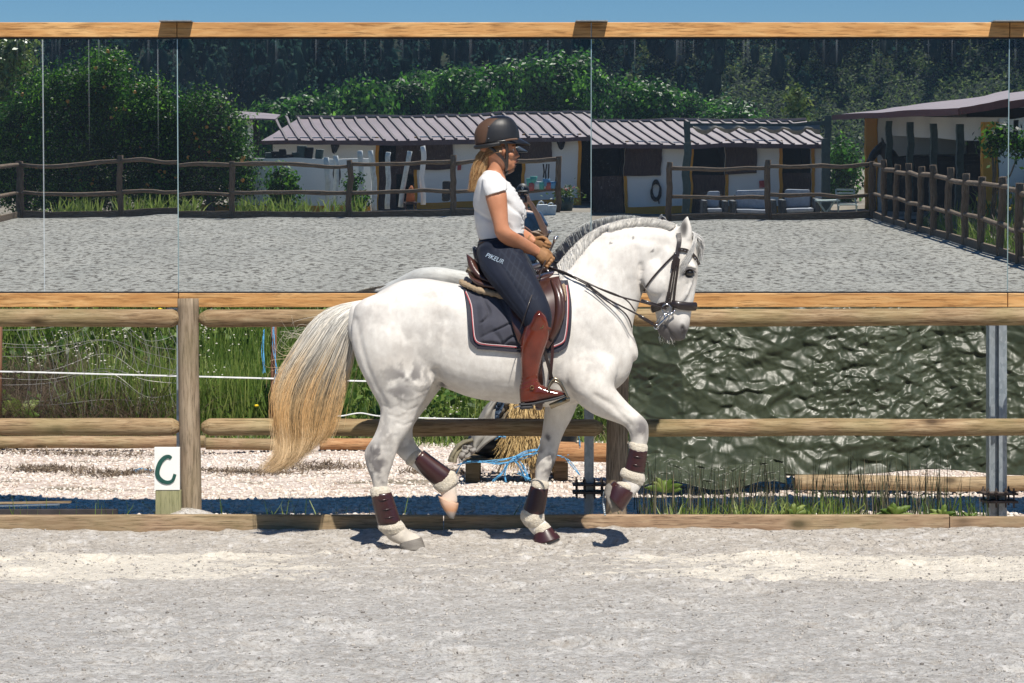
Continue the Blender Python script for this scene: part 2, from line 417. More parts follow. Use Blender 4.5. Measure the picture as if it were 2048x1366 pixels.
for a, b, nm in ((-420, -11.45, 'meadow_left'), (8.4, 420, 'meadow_right')):
    struct(grid(nm, np.linspace(a, b, 12), np.array([-25.6, -10, 0, 14.45]), lambda x, y: np.where(abs(x) < 400, -.03, -.03), M['meadow'], False))
# ground beyond the mirrors
s = NT('chalk_gravel')
cell = s.voro(26, None, 'F1', 'Color'); cs = s.n('ShaderNodeSeparateColor'); s.l(cell, cs.inputs[0])
c = s.ramp(cs.outputs[0], [(.0, (.42, .32, .26)), (.35, (.60, .50, .43)), (1, (.78, .70, .63))])
c = s.mix(s.ramp(s.noise(1.4, 6, .65, s.mapping((.5, 1.2, 1))), [(.55, 0), (.66, .8)]), c, (.13, .11, .06))
s.bsdf(c, .9, 0, s.bump(s.voro(26), .8, .03), .2); M['gravel'] = s.m
def gravz(X, Yg): return .02*(fbm(X*3, Yg*3, 0, 3, 31)-.5)+.07*(fbm(X*1.1, Yg*1.0, 0, 3, 33)-.5)+.035*ss(14.95, 14.5, Yg)
struct(grid('gravel_track', np.arange(-6.2, 6.21, .05), np.arange(14.5, 24.6, .05), gravz, M['gravel']))
s = NT('gravel_stone'); s.bsdf(s.ramp(s.attr('tint'), [(0, (.42, .33, .26)), (.2, (.60, .52, .45)), (.7, (.70, .64, .57)), (1, (.80, .75, .69))]), .9, 0, None, .2); M['stone'] = s.m
stuff(lumps(50000, (-5.4, 5.4), (14.56, 24.3), gravz, .006, .021, M['stone'], 'gravel_stones', 12), 'pale pinkish crushed stone lying behind the arena fence', 'gravel')
s = NT('bank_soil'); c = s.ramp(s.noise(2, 6, .65), [(.35, (.03, .035, .012)), (.55, (.055, .06, .02)), (.75, (.10, .08, .045))]); s.bsdf(c, .95, 0, s.bump(s.noise(12, 5), .6, .05), .1); M['bank'] = s.m
def bankz(X, Yg): return gravz(X, Yg)*0-.01+2.3*ss(24.2, 29.5, Yg)+.16*(fbm(X*.7, Yg*.7, 0, 4, 41)-.5)*ss(24.2, 25.5, Yg)
struct(grid('grass_bank', np.concatenate([np.linspace(-300, -12, 12), np.arange(-11, 11.01, .25), np.linspace(12, 300, 12)]), np.concatenate([np.arange(24.0, 31, .2), np.linspace(32, 400, 8)]), bankz, M['bank']))
for a, b in ((-300, -6.2), (6.2, 300)): struct(grid('gravel_track_side', np.linspace(a, b, 8), np.array([14.46, 24.2]), lambda x, y: x*0-.01, M['gravel'], False))

# ================================================================== kerb and timber fence in front of the mirrors
M['kerb'] = wood('kerb_timber', (.24, .15, .09), (.38, .26, .165), (.48, .36, .24), 'x', .85, True, 1.0, .25)
M['rail'] = wood('rail_timber', (.20, .115, .055), (.34, .235, .13), (.48, .36, .22), 'x', .8, True, 1.0, .25, .7)
M['post'] = wood('post_timber', (.20, .145, .095), (.31, .235, .165), (.40, .315, .23), 'z', .85, True, 1.0, .12, .6)
M['beam'] = wood('planed_pine', (.47, .225, .075), (.62, .34, .13), (.74, .47, .21), 'x', .5, True, .75, 0, .1)
kb = thing('kerb_board', 'long weathered timber kerb board edging the sand below the fence', 'kerb', (0, 14.48, 0))
mb0 = MB()
joints = [-12.0, -7.4, -3.6, -.41, 2.62, 5.8, 8.5]
for i in range(len(joints)-1):
    m = MB(); dz = -.012 if i >= 4 else 0
    a, b = joints[i]+.003, joints[i+1]-.003
    xs = np.linspace(a, b, 40); top = .138+dz+.004*(vn(xs*2.1, xs*0, 0, 5)-.5)
    vs = []; 
    for x, t in zip(xs, top):
        vs += [(x, 14.46, -.10), (x, 14.455+.004*math.sin(x*3), t-.008), (x, 14.463, t), (x, 14.5, t), (x, 14.507, t-.008), (x, 14.507, -.1)]
    n = 6; fs = [(k*n+j, k*n+(j+1) % n, (k+1)*n+(j+1) % n, (k+1)*n+j) for k in range(39) for j in range(n)]+[tuple(range(n))[::-1], tuple(39*n+j for j in range(n))]
    m.add(vs, fs); m.build('board', M['kerb'], kb)

def v1(a, b=0.0, seed=0): return float(vn(np.array([a]), np.array([b]), 0, seed)[0])
def rough_log(mb, a, b, r, seed=0, n=14, point=0.0, wob=.005, taper=.04, upv=(0, 1, 0), segs=30):
    a, b = Vector(a), Vector(b); L = (b-a).length; ts = list(np.linspace(0, 1, segs+1))
    if point: ts += [point*.25/L, point*.5/L, point*.8/L, point*1.05/L, 1-point*.25/L, 1-point*.5/L, 1-point*.8/L, 1-point*1.05/L]; ts = sorted(t for t in set(ts) if 0 <= t <= 1)
    pts = []; rr = []
    d = (b-a).normalized(); u = Vector(upv); w2 = d.cross(u)
    for t in ts:
        p = a.lerp(b, t); e = min(t, 1-t)*L
        p = p+u*wob*(2*v1(t*L*2.0, seed*3.1)-1)+w2*wob*(2*v1(t*L*1.7, seed*7.7+4)-1)
        k = r*(1+taper*(2*v1(t*L*3.0, seed+.5)-1))
        if point and e < point: k *= .42+.58*(e/point)**.75
        pts.append(p); rr.append(k)
    return mb.tube(pts, rr, n, upv=upv)
FY = 14.72
fence = thing('timber_fence', 'pale round-rail timber fence between the arena kerb and the mirrors', 'fence', (-1.96, FY, 0))
def pxx(u, Y): return (u-1024)*Y/F
def pz(v, Y): return HC+(YH-v)*Y/F
posts = [(380, 597, .0635), (1236, 600, .066), (2104, 600, .064), (-470, 600, .064)]
for i, (u, v, r) in enumerate(posts):
    m = MB(); x = pxx(u, FY); zt = pz(v, FY)
    if i == 1: zt = pz(600, FY)
    rough_log(m, (x-.012+.03*(i == 0), FY, -.3), (x-.012 if i == 0 else x, FY, zt), r, 10+i, 18, wob=.006, segs=34)
    m.build('post', M['post'], fence, True)
for (u0, u1, v0, v1_, r, sd) in ((-440, 362, 634, 636, .0545, 1), (398, 1216, 637, 635, .0535, 2), (1256, 2086, 636, 633, .0535, 3), (2122, 2700, 633, 633, .053, 4),
                     (-440, 361, 853, 854, .054, 5), (403, 1206, 854, 856, .0535, 6), (1262, 2086, 855, 854, .0535, 7), (2122, 2700, 854, 854, .053, 8)):
    m = MB(); rough_log(m, (pxx(u0, FY), FY, pz(v0, FY)), (pxx(u1, FY), FY, pz(v1_, FY)), r, sd, 16, point=.05, wob=.004, segs=40)
    m.build('rail', M['rail'], fence, True)
# sand heap at the foot of the post
m = MB()
X = pxx(372, 14.6); vs = []; R_, S_ = 7, 26
for i in range(R_+1):
    rr = i/R_
    for k in range(S_):
        a = 2*math.pi*k/S_; q = .16*rr*(1+.2*math.sin(3*a+1)); vs.append((X+q*1.35*math.cos(a), 14.63+q*.6*math.sin(a), .085+.075*(1-rr**1.7)+.008*random.random()))
m.add(vs, [(i*S_+k, i*S_+(k+1) % S_, (i+1)*S_+(k+1) % S_, (i+1)*S_+k) for i in range(R_) for k in range(S_)])
o = m.build('sand_heap', M['sand'], None, True); stuff(o, 'small heap of pale sand at the foot of the grey post', 'sand')

# ---- letter board
s = NT('white_paint'); c = s.mix(s.ramp(s.noise(14, 6, .6), [(.55, 0), (.8, .35)]), (.80, .80, .76), (.55, .53, .47)); s.bsdf(c, .55, 0, s.bump(s.noise(40, 4), .1, .003), .4); M['whitepaint'] = s.m
M['stake'] = wood('stake_timber', (.25, .22, .13), (.36, .33, .20), (.43, .39, .26), 'z', .85, False, 1, .4)
SY = 14.6
sg = thing('letter_board', 'white board with a hand-painted dark green letter C beside the post', 'sign', (pxx(335, SY), SY, .1))
zb, zt = pz(980, SY), pz(894, SY)
MB().box((pxx(309, SY), SY-.01, zb), (pxx(360, SY), SY+.012, zt)).build('board', M['whitepaint'], sg, bevel=.002)
MB().box((pxx(311, SY), SY-.006, .0), (pxx(361.5, SY), SY+.05, zb-.0015)).build('stake', M['stake'], sg, bevel=.003)
m = MB(); pts = []
for (u, v) in spline([(343, 916), (338, 913), (330, 915), (321, 925), (315.5, 941), (317, 953), (326, 962), (337, 964.5), (346, 960), (350.5, 948)], 5): pts.append((pxx(u, SY), SY-.016, pz(v, SY)))
rad = [.0095+.004*math.sin(min(1, i/len(pts)*1.2)*math.pi) for i in range(len(pts))]
vs = []; fs = []
for i, p in enumerate(pts):
    a, b = Vector(pts[max(i-1, 0)]), Vector(pts[min(i+1, len(pts)-1)]); d = (b-a).normalized(); nn = Vector((-d.z, 0, d.x)); p = Vector(p)
    for s1, s2 in ((1, 0), (1, .005), (-1, .005), (-1, 0)): vs.append(p+nn*s1*rad[i]+Vector((0, s2, 0)))
for i in range(len(pts)-1): fs += [(i*4+k, i*4+(k+1) % 4, (i+1)*4+(k+1) % 4, (i+1)*4+k) for k in range(4)]
fs += [(0, 1, 2, 3), tuple(len(vs)-4+k for k in (3, 2, 1, 0))]
m.add(vs, fs); m.build('letter', plain('green_paint', (.012, .07, .055), .5, 0, .25, 30), sg)

# ================================================================== mirror wall
s = NT('mirror_glass')
geo = s.n('ShaderNodeNewGeometry'); sep = s.n('ShaderNodeSeparateXYZ'); s.l(s.tc.outputs['Object'], sep.inputs[0])
wob = s.n('ShaderNodeTexNoise'); wob.inputs['Scale'].default_value = 2.6; wob.inputs['Detail'].default_value = 2; s.l(s.mapping((.8, 0, 2.2)), wob.inputs['Vector'])
off = s.n('ShaderNodeVectorMath', operation='SUBTRACT'); s.l(wob.outputs['Color'], off.inputs[0]); off.inputs[1].default_value = (.5, .5, .5)
sc_ = s.n('ShaderNodeVectorMath', operation='MULTIPLY'); s.l(off.outputs[0], sc_.inputs[0]); sc_.inputs[1].default_value = (.0016, 0, .0020)
# each sheet bows a little towards its right edge (attribute: 0..1 across the sheet)
bow = s.math('MULTIPLY', s.math('POWER', s.attr('across'), 3.0), -15.0/(2*F))
# pinched lower edge
edge = s.math('MULTIPLY', s.math('SUBTRACT', .055, s.attr('up'), 0, True), -.034)
cz = s.n('ShaderNodeCombineXYZ'); s.l(s.math('ADD', bow, edge), cz.inputs[2])
ad = s.n('ShaderNodeVectorMath', operation='ADD'); s.l(sc_.outputs[0], ad.inputs[0]); s.l(cz.outputs[0], ad.inputs[1])
ad2 = s.n('ShaderNodeVectorMath', operation='ADD'); s.l(geo.outputs['Normal'], ad2.inputs[0]); s.l(ad.outputs[0], ad2.inputs[1])
nz = s.n('ShaderNodeVectorMath', operation='NORMALIZE'); s.l(ad2.outputs[0], nz.inputs[0])
gl = s.n('ShaderNodeBsdfGlossy'); gl.inputs['Color'].default_value = (.86, .91, .93, 1); gl.inputs['Roughness'].default_value = 0; s.l(nz.outputs[0], gl.inputs['Normal'])
df = s.n('ShaderNodeBsdfDiffuse'); df.inputs['Color'].default_value = (.62, .70, .76, 1)
up = s.attr('up')
# lime streaks running down from the upper edge, and dust specks
sv = s.mapping((46, 1, .5)); st = s.ramp(s.noise(1, 2, .5, sv), [(.63, 0), (.72, 1)])
ln = s.noise(1, 1, .5, s.mapping((31, 0, 0))); fade = s.math('SUBTRACT', up, s.math('SUBTRACT', 1.58, s.math('MULTIPLY', ln, .34)), 0, False)
fade = s.math('MULTIPLY', fade, 3.0, 0, True)
streak = s.math('MULTIPLY', s.math('MULTIPLY', st, fade), .20)
sp = s.ramp(s.voro(75, s.mapping((1, 1, 1))), [(.045, 1), (.10, 0)])
dens = s.ramp(s.noise(1.6, 4, .6), [(.38, 0), (.56, 1)]); speck = s.math('MULTIPLY', s.math('MULTIPLY', sp, dens), .6)
base = s.math('MULTIPLY', s.noise(2.0, 5, .6, s.mapping((1.5, 1, .6))), .014)
fac = s.math('ADD', s.math('MAXIMUM', streak, speck), base, 0, True)
# two full-height drips
for xd, wd, am in ((pxx(86, 15.1), .0055, .55), (pxx(178, 15.1), .005, .2), (pxx(316, 15.1), .005, .25)):
    dd = s.math('ABSOLUTE', s.math('SUBTRACT', sep.outputs[0], xd)); k = s.math('MULTIPLY', s.math('SUBTRACT', 1.0, s.math('DIVIDE', dd, wd), 0, True), am)
    if am < .5: k = s.math('MULTIPLY', k, s.math('MULTIPLY', s.math('SUBTRACT', up, .8), 1.6, 0, True))
    fac = s.math('MAXIMUM', fac, k)
mx = s.n('ShaderNodeMixShader'); s.l(fac, mx.inputs[0]); s.l(gl.outputs[0], mx.inputs[1]); s.l(df.outputs[0], mx.inputs[2]); s.l(mx.outputs[0], s.out.inputs[0])
M['mirror'] = s.m
mw = thing('arena_mirror', 'long wall of dusty mirror sheets framed by orange pine beams behind the fence', 'mirror', (0, MY+.05, 0))
def mpt(x, h, back=0.0, dt=0.0):    # a point on the leaning mirror plane, h metres up the sheet
    t = MT+dt; n = Vector((0, -math.cos(t), -math.sin(t))); return Vector((x, MY, MZB))+Vector((0, -math.sin(t), math.cos(t)))*h-n*back
seams = [pxx(-480, 15.1), pxx(355, 15.1), pxx(1182.5, 15.1), pxx(2018, 15.1), pxx(2850, 15.1)]
M['edge'] = plain('glass_edge', (.30, .42, .46), .3, .0, .1)
M['darkgap'] = plain('gap_strip', (.012, .014, .016), .6)
tilts = [-5, 0, -8, 0]
for i in range(4):
    a, b = seams[i]+.003, seams[i+1]-.003; dt = tilts[i]/(2*F)
    nx, nz_ = 24, 12; vs = []; ac = []; upv_ = []
    for j in range(nz_+1):
        for k in range(nx+1):
            vs.append(mpt(a+(b-a)*k/nx, MLEN*j/nz_, 0, dt)); ac.append(k/nx); upv_.append(MLEN*j/nz_)
    fs = [(j*(nx+1)+k, j*(nx+1)+k+1, (j+1)*(nx+1)+k+1, (j+1)*(nx+1)+k) for j in range(nz_) for k in range(nx)]
    mesh_obj('mirror_panel', vs, fs, M['mirror'], mw, True, {'across': ac, 'up': upv_})
    m = MB(); vs = [mpt(x, h, bk, dt) for x in (a-.0022, b+.0022) for h in (-.001, MLEN+.001) for bk in (.0012, .006)]
    m.add(vs, [(0, 1, 3, 2), (4, 6, 7, 5), (0, 4, 5, 1), (2, 3, 7, 6), (0, 2, 6, 4), (1, 5, 7, 3)]).build('mirror_backing', M['edge'], mw)
def tilted_box(m, x0, x1, h0, h1, b0, b1):
    vs = [mpt(x, h, b) for x in (x0, x1) for h in (h0, h1) for b in (b0, b1)]
    return m.add(vs, [(0, 1, 3, 2), (4, 6, 7, 5), (0, 4, 5, 1), (2, 3, 7, 6), (0, 2, 6, 4), (1, 5, 7, 3)])
for i in range(4):
    a, b = seams[i], seams[i+1]
    tilted_box(MB(), a+.002, b-.002, MLEN+.012, MLEN+.012+.092, -.012, .09).build('top_beam', M['beam'], mw, bevel=.004)
    tilted_box(MB(), a+.002, b-.002, -.010-.088, -.010, -.012, .09).build('bottom_beam', M['beam'], mw, bevel=.004)
tilted_box(MB(), seams[0], seams[-1], MLEN+.0015, MLEN+.0115, -.003, .05).build('gap_strip', M['darkgap'], mw)  # dark strips along the gaps between the sheets and the beams
tilted_box(MB(), seams[0], seams[-1], -.0095, -.0015, -.003, .05).build('gap_strip', M['darkgap'], mw)
s = NT('galvanised'); c = s.ramp(s.voro(60, s.mapping((1, 1, .5)), 'F1', 'Color'), [(.2, (.36, .42, .46)), (.8, (.50, .56, .60))]); s.bsdf(c, .42, .75, s.bump(s.noise(60, 3), .05, .002), .5); M['galv'] = s.m
M['rust'] = plain('rusty_steel', (.10, .075, .06), .7, .3, .5, 25, .2)
for i, sxm in enumerate(seams[1:4]):
    tilted_box(MB(), sxm-.10 if i < 2 else sxm-.115, sxm+.10, MLEN+.1045, MLEN+.111, -.105, .09).build('top_bracket', M['rust'] if False else M['galv'], mw)
    wd = (.055, .057, .11)[i]; xc = sxm + (.01, -.01, -.052)[i]
    px_ = MB(); y0 = MY+.03
    zt = MZB-.115
    if i == 2:     # H section seen a little from the side
        px_.box((xc-wd/2, y0, 0), (xc-wd/2+.008, y0+.10, zt)); px_.box((xc+wd/2-.008, y0, 0), (xc+wd/2, y0+.10, zt)); px_.box((xc-wd/2+.008, y0+.045, 0), (xc+wd/2-.008, y0+.053, zt)); px_.box((xc+.004, y0-.004, 0), (xc+wd/2, y0-.0005, zt))
        px_.box((xc-wd/2, y0+.1, 0), (xc+wd/2, y0+.108, zt+1.6))
    else:
        px_.box((xc-wd/2, y0, 0), (xc+wd/2, y0+.008, zt)); px_.box((xc-.004, y0+.008, 0), (xc+.004, y0+.092, zt)); px_.box((xc-wd/2, y0+.092, 0), (xc+wd/2, y0+.10, zt+1.6))
    sp_ = px_.build('steel_post', M['galv'], mw, bevel=.001)
    MB().box((xc-.085, y0-.02, zt+.001), (xc+.085, y0+.09, zt+.013)).build('shelf_plate', M['galv'], mw)
    Yp = MY-.05; zt1 = (.27, pz(968, Yp), pz(986, Yp))[i]
    pl = MB().box((xc-.105, Yp-.03, zt1-.012), (xc+.105, Yp+.17, zt1)).box((xc-.105, Yp-.03, zt1-.062), (xc+.105, Yp+.17, zt1-.048)).build('base_plate', M['rust'] if i == 2 else M['rust'], mw)
    for sx in (-.08, -.03, .03, .08):
        for sy in (-.012, .15):
            m = MB(); m.tube([(xc+sx, Yp+sy, zt1-.09), (xc+sx, Yp+sy, zt1+.03)], .006, 8); m.tube([(xc+sx, Yp+sy, zt1+.001), (xc+sx, Yp+sy, zt1+.012)], .012, 6)
            m.build('bolt', M['rust'], mw)

# ================================================================== things behind the mirrors
M['oldlog'] = wood('old_log', (.22, .13, .07), (.36, .24, .14), (.46, .35, .22), 'x', .85, True, 1, .3, .5)
M['redlog'] = wood('red_log', (.30, .14, .06), (.42, .22, .10), (.50, .31, .16), 'x', .8, True, 1, 0, .4)
M['sawn'] = wood('sawn_timber', (.26, .18, .10), (.38, .28, .165), (.47, .37, .24), 'x', .8, True, 1, 0, .3)
def log(u0, v0, u1, v1, Y, r, mat, label, seed, grp=None):
    m = MB(); rough_log(m, P(u0, v0, Y), P(u1, v1, Y), r, seed, 16, 0, .01)
    return tag(m.build('log', mat, None, True), label, 'log', grp)
log(-260, 884, 410, 883, 22.5, .058, M['oldlog'], 'long brown log on the gravel left of the grey post', 21)
log(412, 888, 606, 891, 22.3, .055, M['oldlog'], 'short log with a shadowed end just right of the grey post', 22)
log(640, 890, 770, 890, 22.4, .055, M['redlog'], 'reddish log lying on the gravel behind the horse tail', 23)
log(1108, 902, 1330, 908, 18.6, .075, M['redlog'], 'thick reddish log behind the lowered foreleg', 24)
log(1295, 925, 1660, 942, 18.1, .05, M['oldlog'], 'greenish log under the tarpaulin edge with a blue ribbon', 25)
log(1240, 936, 1500, 935, 18.35, .055, M['redlog'], 'weathered log beside the raised foreleg under the tarpaulin', 26)
log(1590, 966, 2150, 968, 17.72, .056, M['sawn'], 'pale peeled log on the gravel under the right half of the tarpaulin', 29)
m = MB(); Y = 14.98
m.box((pxx(-300, Y), Y, -.02), (pxx(233, Y), Y+.06, .125)); tag(m.build('dark_board', plain('dark_timber', (.035, .03, .03), .8, 0, .3), None, bevel=.003), 'dark board lying along the kerb at the left', 'board')
m = MB(); m.beam(P(-60, 1007, 15.35), P(142, 1004, 15.35), .03, .012); tag(m.build('wooden_batten', M['sawn'], None), 'thin pale batten lying in the shade at the left', 'batten')
m = MB(); m.beam(P(-60, 1014, 15.2), P(118, 1009, 15.2), .05, .006); tag(m.build('metal_strip', M['galv'], None), 'bright metal strip on the dark board at the left', 'strip')

# tarpaulin over the stack at the right
s = NT('tarpaulin'); c = s.ramp(s.noise(3, 5, .6), [(.35, (.032, .042, .024)), (.65, (.052, .064, .038))])
h = s.noise(45, 4, .6)
s.bsdf(c, s.ramp(s.noise(7, 4), [(.3, .36), (.7, .48)]), 0, s.bump(h, .15, .006), .42); M['tarp'] = s.m
nu, nv = 700, 220; U = np.linspace(0, 1, nu); V = np.linspace(0, 1, nv); UU, VV = np.meshgrid(U, V)
Yb, Yt = 17.85, 18.14
zb_ = .16-.02*UU+.02*np.sin(UU*17)+.03*(fbm(UU*6, UU*0, 0, 3, 50)-.5)
ztp = 1.55+.05*np.sin(UU*5)
xL = pxx(1252, 18)-.05*VV+.05*np.sin(VV*4); xx = xL+(4.9)*UU
zz = zb_+(ztp-zb_)*VV
yy = Yb+(Yt-Yb)*VV**.8+.25*np.clip(.08-UU, 0, 1)/.08*.8
def crumple(X, Z, seed, n=14, lam=(.026, .32), slope=.215):
    """creased film: sharp triangular folds in many directions, bent by slow noise"""
    rc = np.random.default_rng(seed); Hh = np.zeros_like(X)
    wx = .55*(fbm(X*1.3, Z*1.3, 0, 4, seed)-.5); wz = .55*(fbm(X*1.3+9, Z*1.3, 0, 3, seed+3)-.5)
    for k in range(n):
        L = lam[0]*(lam[1]/lam[0])**(k/(n-1)); a = rc.uniform(-.9, .9)+(math.pi/2 if k % 3 else .2)
        q = ((X+wx)*math.cos(a)+(Z+wz)*math.sin(a))/L+rc.uniform(0, 1)+.5*fbm(X/L*.35, Z/L*.35, 0, 2, seed+k*5); tri = np.abs(((q+.12*np.sin(q*2.1+k)) % 1)-.5)*2
        am = ss(.30, .62, fbm(X/L*.45+k*3, Z/L*.45, 0, 2, seed+40+k)); Hh += tri*L*slope*.5*am*(L/.10)**-.35
    return Hh
def facets(X, Z, cell, slope, seed, ang=.3, asp=1.5, k=13.0):
    """crumpled film: blended flat facets with random tilts"""
    ca, sa = math.cos(ang), math.sin(ang); U_ = (X*ca+Z*sa)/(cell*asp); V_ = (-X*sa+Z*ca)/cell
    w_ = .45*(fbm(U_*.5, V_*.5, 0, 2, seed+9)-.5); U_ = U_+w_; V_ = V_-w_; iu, iv = np.floor(U_).astype(int), np.floor(V_).astype(int); num = 0; den = 0
    for du in (-1, 0, 1):
        for dv in (-1, 0, 1):
            a, b = iu+du, iv+dv; z0 = np.zeros_like(a)
            su, sv = a+_h(a, b, z0, seed), b+_h(a, b, z0+1, seed); gu, gv = 2*_h(a, b, z0+2, seed)-1, 2*_h(a, b, z0+3, seed)-1
            d = np.hypot(U_-su, V_-sv); ww = np.exp(-k*d); num = num+ww*(slope*cell*(gu*(U_-su)*asp*.5+gv*(V_-sv))); den = den+ww
    return num/den
wr = crumple(xx, zz, 60, 9, (.05, .40), .085)+facets(xx, zz, .26, .16, 5, .25)+.30*facets(xx, zz, .085, .85, 6, -.2)*(.4+.9*ss(.35, .6, fbm(xx*1.1, zz*1.6, 0, 2, 33)))+facets(xx, zz, .040, .42, 7, .35)*ss(.38, .6, fbm(xx*1.5, zz*2, 0, 2, 34)); wr2 = fbm(UU*7+2, VV*3-UU*3, 0, 3, 66, True)
yy = yy-wr-.045*wr2
wr = wr*8
yy = yy-.07*np.exp(-((UU-.56-.10*VV)/.035)**2)+.10*np.exp(-((UU-.46-.02*VV)/.05)**2)-.03*np.sin(UU*23+VV*6)*ss(.5, .75, UU)*.6
zz = zz+.012*(wr-.5)
vv = np.stack([xx.ravel(), yy.ravel(), zz.ravel()], 1); ii = np.arange(nu*nv).reshape(nv, nu)
ff = np.stack([ii[:-1, :-1].ravel(), ii[:-1, 1:].ravel(), ii[1:, 1:].ravel(), ii[1:, :-1].ravel()], 1)
o = mesh_obj('tarpaulin', vv, ff, M['tarp'], None, True); o.modifiers.new('s', 'SOLIDIFY').thickness = .004
tag(o, 'crumpled shiny dark green tarpaulin hanging behind the lower rail', 'tarpaulin')
# loose tongue of the tarpaulin lying on the logs
UU, VV = np.meshgrid(np.linspace(0, 1, 90), np.linspace(0, 1, 30))
xx = pxx(1285, 17.6)+1.05*UU; zz = .07+.20*VV*(1-.25*UU)+.03*np.sin(UU*9)+.03*(fbm(UU*9, VV*3, 0, 4, 71)-.5); yy = 17.52+.28*VV+.08*fbm(UU*14, VV*5, 0, 4, 72, True)
ii = np.arange(2700).reshape(30, 90); o = mesh_obj('tarpaulin_scrap', np.stack([xx.ravel(), yy.ravel(), zz.ravel()], 1), np.stack([ii[:-1, :-1].ravel(), ii[:-1, 1:].ravel(), ii[1:, 1:].ravel(), ii[1:, :-1].ravel()], 1), M['tarp'], None, True)
o.modifiers.new('s', 'SOLIDIFY').thickness = .004
tag(o, 'loose folded scrap of green tarpaulin lying over the logs', 'tarpaulin')

# pallet, straw, canvas and twine behind the horse
Yq = 18.7
M['pallet'] = wood('pallet_timber', (.12, .08, .05), (.20, .14, .09), (.28, .21, .14), 'x', .9, False, 1, .2, .4)
pal = thing('pallet', 'weathered wooden pallet on the gravel under the straw', 'pallet', (pxx(1010, Yq), Yq, 0))
for k in range(5):
    MB().box((pxx(925, Yq), Yq+.0+k*.2, .155), (pxx(1130, Yq), Yq+.12+k*.2, .178+.001*k)).build('deck_board', M['pallet'], pal, bevel=.002)
for xk in (945, 1075, 1122):
    for k in range(3): MB().box((pxx(xk, Yq)-.055, Yq+.012+k*.38, .0), (pxx(xk, Yq)+.055, Yq+.11+k*.38, .153)).build('block', M['pallet'], pal, bevel=.002)
m = MB(); r = random.Random(4); cx = pxx(1055, Yq)
m.tube([(cx-.02, Yq+.15, .18), (cx, Yq+.15, .35), (cx+.02, Yq+.15, .55), (cx+.03, Yq+.15, .72)], [.14, .13, .11, .09], 14, t=.15)
for k in range(2600):
    a = r.uniform(0, 6.28); z0 = r.uniform(.2, .74); rr = .155-.05*z0+.02*r.random(); L = r.uniform(.06, .2)
    p0 = Vector((cx+rr*1.1*math.cos(a), Yq+.15+rr*math.sin(a), z0)); dr = Vector((.5*math.cos(a)+r.uniform(-.35, .35), .5*math.sin(a), -1)).normalized()
    p1 = p0+dr*L; wd = Vector((.0022, 0, .0006)); tt = r.random()
    m.add([p0-wd, p0+wd, p1+wd*.6, p1-wd*.6], [(0, 1, 2, 3)], tt)
st_ = NT('straw'); st_.bsdf(st_.ramp(st_.attr('tint'), [(0, (.16, .10, .04)), (.5, (.42, .28, .11)), (1, (.62, .46, .22))]), .7, 0, None, .3); M['straw'] = st_.m
tag(m.build('straw_bundle', M['straw'], None, tint=True), 'golden sheaf of straw standing on the pallet behind the horse', 'straw')
M['canvas'] = plain('old_canvas', (.20, .19, .17), .85, 0, .3, 6, .4, 30)
def cloth(name, curve, y0, y1, mat, label, cat, th=.006, wr=.02, seed=0, par=None):
    """a folded sheet: curve of (u,v) swept from depth y0 to y1"""
    pts = spline(curve, 6); n = len(pts); q = 10; vs = []
    for j in range(q+1):
        Y = y0+(y1-y0)*j/q
        for i, (u, v) in enumerate(pts):
            p = P(u, v, y0); p.y = Y+wr*math.sin(i*.9+j*1.3+seed); p.z += wr*.6*math.sin(j*2.1+i*.35+seed); p.x += wr*.5*math.cos(j*1.7+i*.6); vs.append(p)
    fs = [(j*n+i, j*n+i+1, (j+1)*n+i+1, (j+1)*n+i) for j in range(q) for i in range(n-1)]
    o = mesh_obj(name, vs, fs, mat, par, True); o.modifiers.new('s', 'SOLIDIFY').thickness = th
    return tag(o, label, cat) if label else o
def facing(name, left, right, Ya, Yb_, mat, label, cat, wr=.03, nu=24, nv=30, seed=0):
    L, R = spline(left, 6), spline(right, 6); vs = []
    for jj in range(nv):
        t = jj/(nv-1); a = L[min(int(t*(len(L)-1)), len(L)-1)]; b = R[min(int(t*(len(R)-1)), len(R)-1)]
        for ii_ in range(nu):
            f = ii_/(nu-1); q = a*(1-f)+b*f; vs.append(P(q[0], q[1], Ya+(Yb_-Ya)*(1-t)-wr*math.sin(math.pi*f)+wr*1.2*(v1(f*5+seed, t*7)-.5)+wr*.5*math.sin(f*9+t*4)))
    fs = [(jj*nu+k, jj*nu+k+1, (jj+1)*nu+k+1, (jj+1)*nu+k) for jj in range(nv-1) for k in range(nu-1)]
    o = mesh_obj(name, vs, fs, mat, None, True); o.modifiers.new('s', 'SOLIDIFY').thickness = .006; return tag(o, label, cat)
facing('canvas_sheet', [(984, 798), (968, 818), (955, 842), (944, 868), (943, 888), (950, 903)], [(1004, 798), (992, 818), (990, 842), (1000, 866), (975, 885), (953, 904)], 18.5, 18.75, M['canvas'], 'folded grey canvas sheet draped beside the straw bundle', 'canvas', .05)
facing('canvas_fold', [(944, 876), (925, 882), (911, 893), (899, 914), (897, 924)], [(946, 884), (934, 890), (922, 900), (914, 915), (912, 926)], 18.4, 18.5, plain('canvas_underside', (.17, .15, .10), .9, 0, .3, 8, .3), 'brownish folded edge of the canvas hanging off the pallet', 'canvas', .03, seed=3)
facing('canvas_roll', [(920, 893), (918, 905), (919, 926)], [(935, 889), (952, 899), (940, 912)], 18.44, 18.46, plain('canvas_pale', (.27, .255, .235), .9, 0, .2, 8, .3), 'pale rolled end of the canvas on the pallet corner', 'canvas', .04, seed=5)
facing('blue_sheet', [(996, 798), (984, 820), (973, 842)], [(1012, 798), (1005, 818), (992, 842)], 18.7, 18.72, plain('navy_sheet', (.02, .04, .075), .6), 'dark blue sheet tucked between the canvas and the straw', 'sheet', .02)
